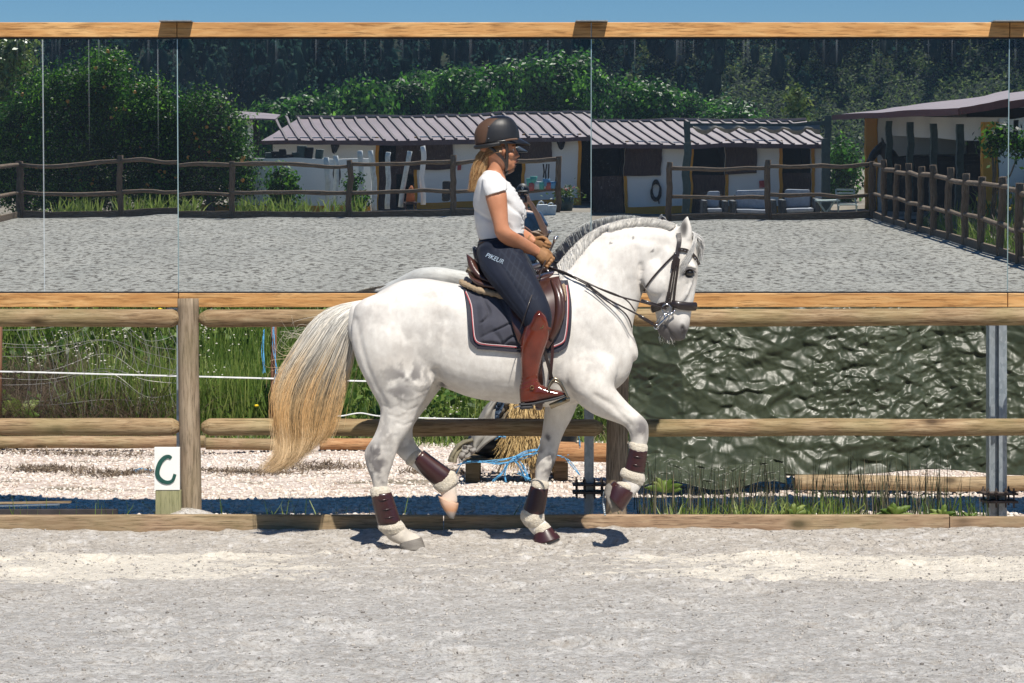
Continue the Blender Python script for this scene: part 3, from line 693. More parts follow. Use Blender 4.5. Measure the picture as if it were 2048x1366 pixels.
facing('brown_sheet', [(1006, 798), (998, 820), (990, 845)], [(1032, 800), (1022, 820), (1008, 845)], 18.75, 18.78, plain('brown_sheet', (.10, .085, .065), .8), 'brown crumpled sheet beside the straw bundle', 'sheet', .04, seed=8)
M['blackbag'] = plain('black_plastic', (.01, .011, .012), .35, 0, .2)
for (u, v, rx, rz, lab) in ((990, 885, .22, .13, 'black plastic sack lying in the dark behind the canvas'), (1122, 878, .13, .18, 'black plastic sack standing right of the straw bundle')):
    m = MB(); m.ball(P(u, v, 19.0), (rx, .14, rz), 20, 12); o = m.build('plastic_sack', M['blackbag'], None, True); co_ = coords(o); co_ += .04*(np.stack([fbm(co_[:, 0]*9, co_[:, 2]*9, k, 3, k) for k in range(3)], 1)-.5); setco(o, co_); tag(o, lab, 'sack')
M['twine'] = plain('blue_twine', (.10, .38, .68), .5, 0, .45, 40)
def twine(paths, Y, label, r=.0032, name='baling_twine', mat=None, cat='twine'):
    m = MB(); rr = random.Random(len(label))
    for pth in paths:
        for k in range(3):
            jit = [(u+rr.uniform(-2.5, 2.5), v+rr.uniform(-2.5, 2.5)) for u, v in pth]
            m.tube([P(u, v, Y+rr.uniform(-.03, .03)) for u, v in spline(jit, 5)], r, 5)
    return tag(m.build(name, mat or M['twine'], None, True), label, cat)
twine([[(912, 948), (925, 925), (945, 922), (975, 924), (1010, 918), (1040, 912), (1068, 905), (1082, 890), (1084, 878)], [(915, 930), (950, 922), (1000, 928), (1050, 914), (1078, 903)], [(985, 962), (1005, 945), (1020, 922), (1050, 905), (1075, 900)],
       [(1012, 963), (1010, 940), (1020, 922), (1045, 912)], [(1052, 960), (1040, 935), (1030, 922)], [(1035, 945), (1060, 960)], [(1058, 960), (1050, 940), (1040, 925)], [(990, 880), (998, 872), (1012, 875)],
       [(1095, 900), (1120, 912), (1148, 908), (1158, 892), (1155, 870), (1152, 860)], [(1120, 905), (1140, 925), (1158, 950)], [(1100, 912), (1130, 916), (1150, 908)]], 18.55, 'tangle of bright blue baling twine trailing over the pallet')
twine([[(222, 951), (240, 948), (262, 942), (285, 938), (304, 944)], [(245, 950), (268, 944), (300, 947)], [(255, 944), (280, 941), (303, 940)]], 19.6, 'short knot of blue twine on the gravel left of the letter board')
twine([[(546, 655), (548, 700), (552, 740), (549, 770)], [(527, 660), (525, 700), (528, 745)]], 23.9, 'blue twine hanging along the brown stake')
m = MB(); m.box(tuple(P(1757, 946, 17.9)), tuple(P(1762, 926, 17.9)+Vector((0, .004, 0)))); tag(m.build('ribbon', M['twine'], None), 'small blue ribbon tied round the greenish log', 'ribbon')

# ---- stakes, tape and wire on the bank
M['stakeb'] = wood('brown_stake', (.12, .055, .03), (.19, .09, .05), (.26, .14, .08), 'z', .85, False, 1.2)
for u, lab in ((546, 'thin brown stake carrying the white tape behind the horse tail'), (-3, 'thin brown stake at the left edge of the bank'), (770, 'thin brown stake hidden behind the horse hindquarters')):
    m = MB(); Y = 24.0; m.tube([(pxx(u, Y), Y, 0), (pxx(u, Y)+.01, Y, 1.25)], .03, 10); tag(m.build('fence_stake', M['stakeb'], None, True), lab, 'stake')
M['tape'] = plain('white_tape', (.78, .80, .80), .5)
m = MB(); pts = spline([(-400, 738), (0, 743), (200, 748), (355, 752), (546, 757), (770, 763), (1000, 765)], 8)
m.tube([P(u, v, 23.96) for u, v in pts], .0085, 6, flat=.25); tag(m.build('electric_tape', M['tape'], None), 'white electric fence tape running along the grass bank', 'tape')
m = MB(); m.tube([P(u, v, 24.0) for u, v in spline([(655, 828), (680, 832), (720, 826), (760, 832), (850, 836), (960, 838), (1100, 836)], 6)], .012, 6, flat=.4); tag(m.build('white_tape_low', M['tape'], None), None, None)
m.v = []; bpy.data.objects.remove(bpy.data.objects['white_tape_low'])
m = MB(); m.tube([P(u, v, 24.0) for u, v in spline([(655, 828), (680, 832), (720, 826), (760, 832), (850, 836), (960, 838), (1100, 836)], 6)], .007, 6, flat=.4); tag(m.build('electric_tape', M['tape'], None), 'slack white tape sagging low in the grass behind the hind legs', 'tape')
M['wire'] = plain('grey_wire', (.34, .33, .31), .5, .5)
m = MB(); rr = random.Random(9)
for k in range(9):
    v0 = 660+k*19; m.tube([P(u, v, 24.1+.15*math.sin(u*.02+k)) for u, v in spline([(-60, v0+rr.uniform(-8, 8)), (90, v0+rr.uniform(-12, 12)), (210, v0-20+rr.uniform(-20, 10)), (290, v0+rr.uniform(-10, 25)), (352, v0+18+rr.uniform(-8, 8))], 6)], .0022, 4)
for k in range(26):
    u0 = 40+k*12.5; m.tube([P(u, v, 24.1) for u, v in spline([(u0+rr.uniform(-8, 8), 662), (u0+12+rr.uniform(-10, 10), 715), (u0+6+rr.uniform(-14, 14), 770), (u0+14+rr.uniform(-14, 14), 828)], 5)], .0018, 4)
tag(m.build('wire_mesh', M['wire'], None), 'slack crumpled sheep wire hanging before the weeds at the left', 'fence')

# ================================================================== vegetation on the bank
def blades(name, pts, hmin, hmax, wd, mat, seed, lean=.35, curl=.3, tb=(0, 1)):
    r = np.random.default_rng(seed); n = len(pts); h = r.uniform(hmin, hmax, n); a = r.uniform(0, 6.283, n); le = lean*r.random(n)
    dx, dy = np.cos(a), np.sin(a); b = r.uniform(0, 3.14, n); wx, wy = np.cos(b)*wd*.5*(h/hmax+.4), np.sin(b)*wd*.5*(h/hmax+.4)*.6
    vs = []
    for t, ww in ((0, 1), (.45, .85), (.8, .5), (1, .05)):
        o = le*t+curl*t*t*r.random(n)*le*2; cx = pts[:, 0]+dx*o*h; cy = pts[:, 1]+dy*o*h; cz = pts[:, 2]+h*t*(1-.25*le*t)
        vs.append(np.stack([cx-wx*ww, cy-wy*ww, cz], 1)); vs.append(np.stack([cx+wx*ww, cy+wy*ww, cz], 1))
    V = np.stack(vs, 1).reshape(-1, 3); base = np.arange(n)[:, None, None]*8; f = np.array([[0, 1, 3, 2], [2, 3, 5, 4], [4, 5, 7, 6]])[None]+base
    return mesh_obj(name, V, f.reshape(-1, 4), mat, None, False, {'tint': np.repeat(tb[0]+(tb[1]-tb[0])*r.random(n), 8)})
M['grass'] = leafmat('grass_blade', (.035, .075, .010), (.115, .20, .028), (.32, .38, .10), .5, .4)
M['dry'] = leafmat('dry_stem', (.06, .04, .028), (.17, .125, .085), (.40, .33, .24), .8, .15)
M['weed'] = leafmat('weed_leaf', (.02, .05, .010), (.07, .15, .02), (.20, .29, .06), .45, .4)
r = np.random.default_rng(2)
def bankpts(n, x0, x1, y0=24.2, y1=27.5):
    x = r.uniform(x0, x1, n); y = y0+(y1-y0)*r.random(n)**1.3; return np.stack([x, y, bankz(x, y)-.02], 1)
stuff(blades('bank_grass', bankpts(26000, -6.2, 1.6), .12, .5, .012, M['grass'], 1, .6, .5), 'thick green grass covering the bank behind the fence', 'grass')
p = bankpts(3600, -4.4, -2.6, 24.2, 25.2); stuff(blades('tall_grass', p, .35, .85, .016, M['grass'], 3, .3, .5, (.35, 1)), 'tall bright grass blades standing on the bank left of the post', 'grass')
p = bankpts(1500, -1.3, -.2, 24.2, 25.2); p2 = bankpts(4200, -3.2, -1.7, 24.2, 26); stuff(blades('tall_grass', p2, .3, .8, .014, M['grass'], 4, .3, .5, (.1, .8)), 'tall dark green grass right of the grey post', 'grass')
stuff(blades('dry_brambles', bankpts(15000, -6.2, -3.5, 24.15, 25.6), .15, .75, .006, M['dry'], 5, 1.3, .8, (0, .7)), 'tangle of dry brown bramble stems on the bank', 'brambles')
stuff(blades('dry_grass', bankpts(3500, -4.2, 1.6, 24.1, 25.0), .06, .3, .007, M['dry'], 6, .9, .6, (.3, 1)), 'dry straw-coloured grass at the foot of the bank', 'grass')
def leaf_cloud(n, pos, nrm, size, mat, name, seed, parent=None, aspect=.55, tb=None):
    r = np.random.default_rng(seed); n = len(pos); d = r.normal(size=(n, 3)); d /= np.linalg.norm(d, axis=1)[:, None]
    up_ = nrm+.9*r.normal(size=(n, 3)); up_ /= np.linalg.norm(up_, axis=1)[:, None]; d = d-up_*np.sum(d*up_, 1)[:, None]; d /= np.linalg.norm(d, axis=1)[:, None]+1e-9
    e = np.cross(d, up_); s_ = size*r.uniform(.6, 1.3, (n, 1))
    V = np.stack([pos-d*s_, pos+e*s_*aspect+up_*s_*.12, pos+d*s_, pos-e*s_*aspect+up_*s_*.12], 1).reshape(-1, 3); f = np.arange(4*n).reshape(n, 4)
    t = r.random(n) if tb is None else np.clip(tb+.25*(r.random(n)-.5), 0, 1)
    return mesh_obj(name, V, f, mat, parent, False, {'tint': np.repeat(t, 4)})
p = bankpts(16000, -6.2, 1.6, 24.2, 27.8); p[:, 2] += r.random(len(p))**1.2*.28*(.3+fbm(p[:, 0]*2, p[:, 1]*2, 0, 3, 9))*2
stuff(leaf_cloud(0, p, np.tile([0, -.4, .8], (len(p), 1)), .045, M['weed'], 'bank_weeds', 5), 'low leafy weeds and nettles growing through the bank grass', 'weeds')
s = NT('petal'); s.bsdf(s.ramp(s.attr('tint'), [(0, (.55, .52, .42)), (1, (.80, .78, .70))]), .7, 0, None, .2); M['petal'] = s.m
m = MB(); rr = random.Random(6)
spots = [(95, 700, 22), (230, 665, 16), (165, 705, 26), (300, 665, 8), (195, 715, 10), (320, 815, 18), (310, 800, 12), (420, 660, 12), (410, 700, 8), (420, 810, 6), (290, 790, 7), (60, 720, 10), (120, 665, 12), (870, 830, 14), (900, 815, 10), (425, 745, 6), (480, 680, 7), (250, 745, 9)]
for u, v, n in spots:
    for k in range(int(n*1.1)):
        q = P(u+rr.gauss(0, 17), v+rr.gauss(0, 9), 24.25+rr.uniform(-.1, .3)); rad = rr.uniform(.006, .013)
        t_ = rr.random(); m.ball(q, (rad, rad, rad*.5), 5, 3, t=t_)
stuff(m.build('white_flowers', M['petal'], None, tint=True), 'small white flower heads dotted over the bank', 'flowers')
m = MB()
for u, v in ((513, 811), (318, 622), (320, 618)): m.ball(P(u, v, 24.1), (.022, .022, .012), 8, 5)
tag(m.build('dandelions', plain('yellow_petal', (.75, .55, .02), .6), None), None, None); o = bpy.data.objects['dandelions']; stuff(o, 'few yellow dandelion heads in the grass', 'flowers')
# weeds along the kerb
def kerbpts(n, u0, u1, y0, y1):
    x = r.uniform(pxx(u0, 14.8), pxx(u1, 14.8), n); y = r.uniform(y0, y1, n); return np.stack([x, y, gravz(x, y)], 1)
stuff(blades('kerb_weeds', kerbpts(620, 1300, 1985, 14.56, 15.6), .06, .26, .006, M['grass'], 11, .3, .5, (0, .55)), 'sparse grass blades growing behind the kerb at the right', 'grass')
stuff(blades('kerb_tufts', kerbpts(500, 1330, 1700, 14.54, 14.75), .05, .20, .008, M['grass'], 15, .6, .6, (.6, 1)), 'bright grass tufts against the kerb at the right', 'grass')
stuff(blades('seed_stems', kerbpts(650, 1290, 1960, 14.7, 16.6), .15, .44, .0055, leafmat('purple_stem', (.025, .032, .014), (.06, .065, .03), (.20, .16, .11), .8, .1), 12, .2, .3), 'thin dark seeding grass stems in front of the tarpaulin', 'grass')
stuff(blades('kerb_sprigs', kerbpts(150, -20, 1250, 14.56, 15.4), .04, .22, .006, M['grass'], 13, .5, .5), 'scattered thin sprigs along the shaded gravel', 'grass')
stuff(blades('bank_foot_grass', np.stack([r.uniform(-6, 1.4, 2500), r.uniform(23.0, 24.4, 2500), np.zeros(2500)], 1), .03, .14, .01, M['grass'], 14, .8, .5), 'short grass creeping onto the gravel', 'grass')
for k_, (u0, u1, Yc) in enumerate(((0, 330, 21.9), (170, 300, 19.4), (420, 560, 19.7), (560, 700, 20.3), (830, 920, 19.6), (40, 150, 20.0))):
    n_ = 420; X_ = r.normal(size=n_)*(u1-u0)/2.6*Yc/F+pxx((u0+u1)/2, Yc); Y_ = Yc+r.normal(size=n_)*.16; stuff(blades('dry_tuft', np.stack([X_, Y_, gravz(X_, Y_)+.012], 1), .02, .06, .012, M['dry'], 80+k_, 2.6, 1, (.1, .9)), 'flat dry weeds matted on the pale gravel', 'weeds')
# grass patches on gravel
def dock(u, v, Y, n, size, label, seed):
    m = MB(); rr = random.Random(seed); b = P(u, v, Y)
    for k in range(n):
        a = -1.3+2.6*k/(n-1)+rr.uniform(-.15, .15); L = size*rr.uniform(.7, 1.1); el = rr.uniform(.7, 1.2); yy = rr.uniform(-.5, .5)
        d = Vector((math.sin(a), yy, el*math.cos(a)+.25)).normalized(); sd = d.cross(Vector((0, 1, 0))).normalized()
        vs = []
        for t, wd in ((0, .006), (.25, .012), (.55, .019), (.8, .013), (1, .001)):
            c_ = b+d*L*.8*t+Vector((0, 0, -.25*L*t*t)); w_ = wd*size/.16
            vs += [c_-sd*w_+Vector((0, .01, 0)), c_+Vector((0, -.004, 0)), c_+sd*w_+Vector((0, .01, 0))]
        m.add(vs, [(3*i+j, 3*i+j+1, 3*i+j+4, 3*i+j+3) for i in range(4) for j in range(2)], rr.uniform(.5, 1))
    return tag(m.build('dock_plant', M['grass'], None, True, tint=True), label, 'plant')
dock(1790, 1036, 14.56, 9, .19, 'broad-leaved green dock plant by the steel post', 1)
dock(1885, 1037, 14.56, 7, .15, 'smaller dock plant tight against the steel post foot', 2)
dock(1590, 1030, 14.58, 7, .14, 'leafy dock plant halfway along the right kerb', 3)
dock(1940, 1040, 14.56, 5, .1, 'low dock rosette at the far right kerb', 4)
dock(30, 832, 24.1, 9, .45, 'large leafy plant at the left end of the bank', 5)
dock(1330, 985, 15.9, 7, .2, 'dark leafy weed behind the raised foreleg', 6)
# ================================================================== behind the camera: what the mirrors show
def fx(u, Y): return (u-1024)*Y/F
def fz(v, Y): return RW(1024, v, Y).z
def fy(Y): return RW(1024, 400, Y).y
M['oldpost'] = wood('far_fence_timber', (.11, .07, .04), (.19, .125, .08), (.27, .19, .13), 'z', .9, False, 1)
M['oldrail'] = wood('far_rail_timber', (.12, .08, .05), (.21, .145, .095), (.31, .23, .16), 'x', .9, False, 1)
M['oldraily'] = wood('far_rail_timber_y', (.12, .08, .05), (.21, .145, .095), (.31, .23, .16), 'y', .9, False, 1)
YF = 56.0; yf = fy(YF)
gz = 0.0
def ffence(name, label, pts, loc, rails=True, gaps=(), hp=1.32, seed=0, board=True, matr=None, group=None):
    t = thing(name, label, 'fence', loc, group); r = random.Random(seed)
    for i, p in enumerate(pts):
        m = MB(); h = hp+r.uniform(-.05, .08); rough_log(m, (p[0], p[1], -.35), (p[0]+r.uniform(-.04, .04), p[1]+r.uniform(-.03, .03), h), .07, seed+i, 9, wob=.02, segs=8); m.build('post', M['oldpost'], t, True)
    for i in range(len(pts)-1):
        if i in gaps: continue
        a, b = Vector(pts[i]), Vector(pts[i+1])
        for z in (1.18, .53):
            m = MB(); rough_log(m, a+Vector((0, 0, z+r.uniform(-.04, .04))), b+Vector((0, 0, z+r.uniform(-.04, .04))), .046, seed+i*3, 8, wob=.04, segs=10); m.build('rail', matr or M['oldrail'], t, True)
        if board:
            dv = (b-a).normalized(); MB().beam(a+Vector((0, 0, .02))+dv*.01, b+Vector((0, 0, .02))-dv*.01, .06, .20).build('kerb_plank', M['oldrail'], t)
    return t
us = [40, 240, 463, 697, 906, 1115]
ffence('post_and_rail_fence', 'low dark post and rail fence along the far short side, left of the gateway', [(fx(u, YF), yf, 0) for u in us], (fx(600, YF), yf, 0), seed=3)
us2 = [1338, 1536, 1745]
ffence('post_and_rail_fence', 'short dark post and rail fence in front of the garden seats', [(fx(u, YF), yf, 0) for u in us2], (fx(1540, YF), yf, 0), seed=13)
ys = [yf+1.62*k for k in range(0, 17)]
ffence('post_and_rail_fence', 'receding post and rail fence down the long side by the flower bank', [(8.38, y, 0) for y in ys], (8.38, yf+6, 0), seed=31, matr=M['oldraily'])
ffence('post_and_rail_fence', 'fence down the opposite long side by the orange trees', [(-11.45, yf+2.6*k, 0) for k in range(0, 11)], (-11.45, yf+6, 0), seed=51, matr=M['oldraily'])

# ---- stable block
YS = 66.0; ys_ = fy(YS)
def wallmat(name, c, st=.25):
    s = NT(name); cc = s.mix(s.ramp(s.noise(1.2, 6, .65), [(.45, 0), (.75, st)]), c, tuple(x*.72 for x in c)); return s.bsdf(cc, .9, 0, s.bump(s.noise(18, 5), .25, .01), .2)
M['lime'] = wallmat('limewash', (.82, .81, .78), .12); M['ochre'] = wallmat('ochre_paint', (.62, .29, .04), .12); M['bdoor'] = wood('brown_door', (.055, .03, .026), (.085, .05, .042), (.12, .075, .06), 'z', .8, False, 1.4)
M['dark'] = plain('dark_and_stall_shade', (.018, .018, .02), .9); M['greenpost'] = plain('green_painted_timber', (.045, .075, .07), .6, 0, .25)  # near black for dark objects and for painted shade inside the stalls
s = NT('roof_tin'); c = s.ramp(s.noise(.8, 6, .6), [(.35, (.17, .115, .13)), (.65, (.25, .18, .195))]); s.bsdf(c, .5, .0, None, .4); M['roof'] = s.m
M['roofrib'] = plain('roof_rib', (.09, .055, .065), .6); M['fascia'] = plain('red_fascia', (.15, .045, .04), .6)
zg = fz(424, YS)
zeave = fz(284, YS); zridge_y = ys_-3.4; zridge = fz(240, YS+3.4)
x0, x1 = fx(548, YS), fx(1648, YS)
st = thing('stable_block', 'long white stable block with a ribbed mauve roof and ochre trim across the yard', 'stable', ((x0+x1)/2, ys_, zg))
# front wall is built from pieces round the openings (u0,u1,v0,v1)
V0 = 284
opens = [(756, 829, V0, 420), (905, 906, V0, 285), (1160, 1250, V0, 428), (1383, 1450, V0, 428), (1562, 1622, V0, 428), (1010, 1043, V0, 420)]
xcur = x0
zt_w = zeave+.12
for (a, b, va, vb) in sorted(opens):
    if b-a < 5: continue
    xa, xb = fx(a, YS), fx(b, YS)
    MB().box((xcur, ys_-.25, zg-.1), (xa, ys_, zt_w)).build('wall', M['lime'], st)
    MB().box((xcur, ys_+.001, zg), (xa, ys_+.02, zg+.24)).build('plinth', M['ochre'], st)
    for xf in (xa-.07, xb-.002):
        MB().box((xf, ys_+.0015, zg+.001), (xf+.09, ys_+.035, zt_w-.01)).build('door_frame', M['ochre'], st)
    # stall walls coloured near black to stand for the shade inside
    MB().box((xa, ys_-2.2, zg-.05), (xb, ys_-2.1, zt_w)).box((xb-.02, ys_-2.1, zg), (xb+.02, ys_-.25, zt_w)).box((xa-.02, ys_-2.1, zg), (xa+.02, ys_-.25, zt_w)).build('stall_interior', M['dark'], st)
    xcur = xb
MB().box((xcur, ys_-.25, zg-.1), (x1, ys_, zt_w)).build('wall', M['lime'], st)
MB().box((xcur, ys_+.001, zg), (x1, ys_+.02, zg+.24)).build('plinth', M['ochre'], st)
for (a, b, va, vb) in ((829, 905, V0+2, 340), (1043, 1102, V0-2, 327), (1250, 1322, V0+4, 345), (1450, 1512, V0+2, 342), (792, 829, V0+2, 350)):
    MB().box((fx(a, YS), ys_+.04, fz(vb, YS)), (fx(b, YS), ys_+.08, fz(va, YS))).build('shutter', M['bdoor'], st)
for (a, b, va, vb) in ((1186, 1248, 345, 424), (1385, 1449, 343, 424), (1563, 1621, 343, 424), (758, 792, 330, 424)):
    MB().box((fx(a, YS), ys_-.12, fz(vb, YS)), (fx(b, YS), ys_-.06, fz(va, YS))).build('half_door', M['bdoor'], st)
m = MB(); nrib = 46; L_ = x1-x0
m.add([(x0-.3, ys_+.45, zeave-.03), (x1+.1, ys_+.45, zeave-.03), (x1-.1, zridge_y, zridge), (x0+.4, zridge_y, zridge), (x0-.3, ys_+.45, zeave+.02), (x1+.1, ys_+.45, zeave+.02), (x1-.1, zridge_y, zridge+.05), (x0+.4, zridge_y, zridge+.05)], [(0, 1, 2, 3), (7, 6, 5, 4), (0, 4, 5, 1), (1, 5, 6, 2), (2, 6, 7, 3), (3, 7, 4, 0)])
rf = m.build('roof', M['roof'], st)
m = MB()
for k in range(nrib):
    xa = x0+.0+k*L_/nrib; m.beam((xa+.42, ys_+.46, zeave+.045), (xa-.30, zridge_y, zridge+.075), .06, .05)
stuff(m.build('roof_ribs', M['roofrib'], rf), None)
MB().box((x0-.3, ys_+.451, zeave-.09), (x1+.1, ys_+.49, zeave+.03)).build('gutter', M['roofrib'], st)
MB().beam((x0+.3, zridge_y, zridge+.09), (x1-.1, zridge_y, zridge+.09), .16, .06).build('ridge_cap', plain('ridge_tile', (.5, .38, .33), .8), st)
MB().add([(x0+.4, zridge_y-.05, zg), (x1-.1, zridge_y-.05, zg), (x1-.1, zridge_y-.05, zridge), (x0+.4, zridge_y-.05, zridge)], [(0, 1, 2, 3)]).build('rear_wall', M['lime'], st)
for u in (671, 1120):
    x = fx(u, YS); z = fz(292, YS); ln = MB()
    ln.tube([(x, ys_+.22, z+.12), (x, ys_+.22, z+.06), (x, ys_+.22, z-.02), (x, ys_+.22, z-.18), (x, ys_+.22, z-.22)], [.02, .12, .13, .07, .02], 6); ln.tube([(x, ys_, z+.1), (x, ys_+.22, z+.12)], .012, 6)
    ln.build('wall_lantern', M['dark'], st)
# low white terrace wall and canopy at the left
YL = 60.0
lw = thing('terrace_wall', 'low white wall with an ochre foot left of the stable doors', 'wall', (fx(600, YL), fy(YL), zg))
MB().box((fx(470, YL), fy(YL)-.2, zg), (fx(742, YL), fy(YL), fz(318, YL))).build('wall', M['lime'], lw)
MB().box((fx(400, YL), fy(YL)+.002, zg), (fx(742, YL), fy(YL)+.02, fz(410, YL))).build('plinth', M['ochre'], lw)
sh = thing('porch', 'small lean-to porch roof on a white post beside the orange trees', 'porch', (fx(520, 63), fy(63), zg))
MB().box((fx(498, 63), fy(63), zg), (fx(508, 63), fy(63)+.14, fz(236, 63))).build('post', M['lime'], sh)
MB().add([(fx(440, 63), fy(63)+.5, fz(233, 63)), (fx(556, 63), fy(63)+.5, fz(240, 63)), (fx(548, 63), fy(63)-2, fz(232, 63)), (fx(470, 63), fy(63)-2, fz(222, 63)),
          (fx(440, 63), fy(63)+.5, fz(237, 63)), (fx(556, 63), fy(63)+.5, fz(243, 63)), (fx(548, 63), fy(63)-2, fz(235, 63)), (fx(470, 63), fy(63)-2, fz(226, 63))], [(0, 1, 2, 3), (7, 6, 5, 4), (0, 4, 5, 1), (1, 5, 6, 2), (2, 6, 7, 3), (3, 7, 4, 0)]).build('roof', M['roof'], sh)
MB().box((fx(505, 65), fy(65), zg), (fx(520, 65), fy(65)+.05, fz(240, 65))).build('door', M['dark'], sh)
m = MB(); r = random.Random(3)
tl = thing('shelf_clutter', 'row of dark boxes and bundles on the ledge of the terrace wall', 'boxes', (fx(600, YL), fy(YL)-.1, fz(318, YL)))
for u in (540, 553, 566, 578, 592, 604, 618, 640):
    h = r.uniform(.08, .3); w_ = r.uniform(.08, .16); x = fx(u, YL); MB().box((x-w_, fy(YL)-.19, fz(318, YL)+.001), (x+w_, fy(YL)-.03, fz(318, YL)+h)).build('box', M['greenpost'] if u % 4 == 0 else M['dark'], tl, bevel=.02)
# whitewashed poles in the yard
M['whitewash'] = plain('whitewashed_pole', (.62, .64, .62), .8, 0, .2, 8)
poles = [(657, 315, 428, 657, 'upright'), (672, 312, 428, 672, 'second upright'), (720, 303, 420, 725, 'slightly bent'), (740, 302, 420, 752, 'leaning'), (778, 304, 418, 776, 'straight thin'), (820, 302, 415, 800, 'strongly leaning'), (845, 293, 410, 848, 'forked')]
for i, (u, va, vb, ub, kind) in enumerate(poles):
    m = MB(); Y = 59.0+.2*i; rough_log(m, (fx(ub, Y), fy(Y), fz(vb, Y)), (fx(u, Y), fy(Y), fz(va, Y)), .065, i, 10, wob=.04, segs=10)
    tag(m.build('whitewashed_pole', M['whitewash'] if i < 6 else M['lime'], None, True), kind+' whitewashed pole standing in the yard'+(', %d from the left' % (i+1) if 0 else ''), 'pole', 'whitewashed poles in the yard')
M['rope'] = plain('dark_rope', (.03, .02, .02), .8)
def coil(u, v, w_, h_, Y, lab):
    m = MB(); c = Vector((fx(u, Y), fy(Y)+.06, fz(v, Y)))
    for k in range(4):
        pts = [c+Vector((w_*math.sin(a)*(1+.12*k), .01*k, h_*math.cos(a)-.03*k)) for a in np.linspace(0, 2*math.pi, 20)]; m.tube(pts, .018, 5)
    m.tube([c+Vector((w_*.5, 0, -h_)), c+Vector((w_*.9, .02, -h_*1.7))], .018, 5); tag(m.build('lunge_rope', M['rope'], None), lab, 'rope')
coil(1312, 372, .10, .24, YS, 'coiled dark rope hanging on the stable wall'); coil(674, 340, .06, .22, 59.3, 'rope looped over a whitewashed pole')
for k, (u, v0, v1_) in enumerate(((1092, 334, 365), (1096, 334, 372), (1085, 334, 362))):
    m = MB(); m.tube([(fx(u, YF), yf+.08, fz(v0, YF)), (fx(u+2*k-2, YF), yf+.09, fz((v0+v1_)/2, YF)), (fx(u+k, YF), yf+.08, fz(v1_, YF))], .018, 5); tag(m.build('halter_strap', M['rope'], None), ['leather halter hanging from the fence end rail', 'longest halter strap on the fence end rail', 'short halter strap by the fence end post'][k], 'halter')
M['flowerpots'] = {}
cols = {'green': (.10, .42, .33), 'red': (.45, .10, .09), 'white': (.6, .66, .64), 'blue': (.12, .30, .48)}
for k, (u, v, cn) in enumerate([(1060, 370, 'green'), (1068, 366, 'green'), (1063, 380, 'red'), (1076, 378, 'white'), (1083, 379, 'green'), (1093, 372, 'blue'), (1098, 380, 'red'), (1105, 378, 'blue')]):
    c = Vector((fx(u, YF), yf+.1, fz(v, YF))); m = MB(); m.tube([c+Vector((0, 0, -.09)), c+Vector((0, 0, .09))], [.065, .09], 10)
    if cn not in M['flowerpots']: M['flowerpots'][cn] = plain(cn+'_plastic', cols[cn], .5)
    pos_ = ['upper left', 'topmost', 'lower left', 'middle', 'middle right', 'right upper', 'right lower', 'rightmost'][k]
    tag(m.build('hanging_bucket', M['flowerpots'][cn], None, True), '%s %s bucket hanging on the far fence beside the photographer' % (pos_, cn), 'bucket', 'coloured buckets on the fence')
def planter(u, v, Y, lab, h=.34, fl=True, seed=1):
    t = thing('planter', lab, 'planter', (fx(u, Y), fy(Y), fz(v, Y))); c = Vector(t.location); MB().tube([c, c+Vector((0, 0, h))], [.17, .2], 12).build('pot', M['greenpost'], t, True)
    r = np.random.default_rng(seed); n = 400; p = r.normal(size=(n, 3))*[.16, .14, .1]+np.array([c.x, c.y, c.z+h+.1]); leaf_cloud(0, p, np.tile([0, 0, 1.], (n, 1)), .04, M['weed'], 'foliage', seed, t)
    m = MB(); q = random.Random(seed)
    for k in range(26): m.ball(c+Vector((q.gauss(0, .15), q.gauss(0, .12), h+.16+q.uniform(0, .08))), .022, 5, 3)
    m.build('blossom', M['pink'], t)
M['pink'] = plain('pink_petal', (.6, .22, .18), .7)
planter(1130, 432, 58.5, 'green tub of pink flowers by the gateway post')
def block(name, u0, u1, v0, v1_, Y, d, mat, lab, cat, bev=.02):
    return tag(MB().box((fx(u0, Y), fy(Y)-d, fz(v1_, Y)), (fx(u1, Y), fy(Y), fz(v0, Y))).build(name, mat, None, bevel=bev), lab, cat)
M['wplastic'] = plain('white_plastic', (.6, .64, .66), .4); M['rplastic'] = plain('red_plastic', (.4, .04, .04), .5)
def canister(u, v, Y, w_, h_, lab):
    t = thing('canister', lab, 'canister', (fx(u, Y), fy(Y), fz(v, Y))); c = Vector(t.location)
    MB().box(c+Vector((-w_, -.1, 0)), c+Vector((w_, .1, h_*.85))).build('body', M['wplastic'], t, bevel=.03)
    m = MB(); m.torus(c+Vector((-w_*.2, 0, h_*.85)), (1, 0, 0), (0, 0, 1), w_*.5, .015); m.build('handle', M['wplastic'], t)
    MB().tube([c+Vector((w_*.6, 0, h_*.84)), c+Vector((w_*.6, 0, h_))], .03, 8).build('cap', M['rope'], t)
canister(1084, 442, 54.6, .13, .36, 'white water canister at the foot of the fence end, left one'); canister(1103, 442, 54.6, .11, .32, 'smaller white water canister against the end post')
for k, (u, v) in enumerate(((706, 428), (728, 426), (750, 428), (776, 427), (800, 426), (822, 427), (848, 426))):
    t = thing('planter_trough', ['leftmost dark trough under the leaning poles', 'dark bucket by the bent pole', 'dark tub beside the leaning pole', 'low tray at the straight thin pole', 'dark tray under the stool', 'dark trough right of the stool', 'dark trough at the forked pole'][k], 'trough', (fx(u, 57), fy(57), -.25), 'dark troughs along the far fence')
    c = Vector(t.location); MB().tube([c, c+Vector((0, 0, .12+.1*(k % 3)))], [.14, .17], 8).build('tub', M['greenpost'], t, True); MB().torus(c+Vector((0, 0, .12+.1*(k % 3))), (1, 0, 0), (0, 1, 0), .17, .015).build('rim', M['dark'], t)
block('tack_bag', 884, 900, 362, 405, 62, .1, M['dark'], 'dark jacket hanging on the stable wall', 'jacket', .05)
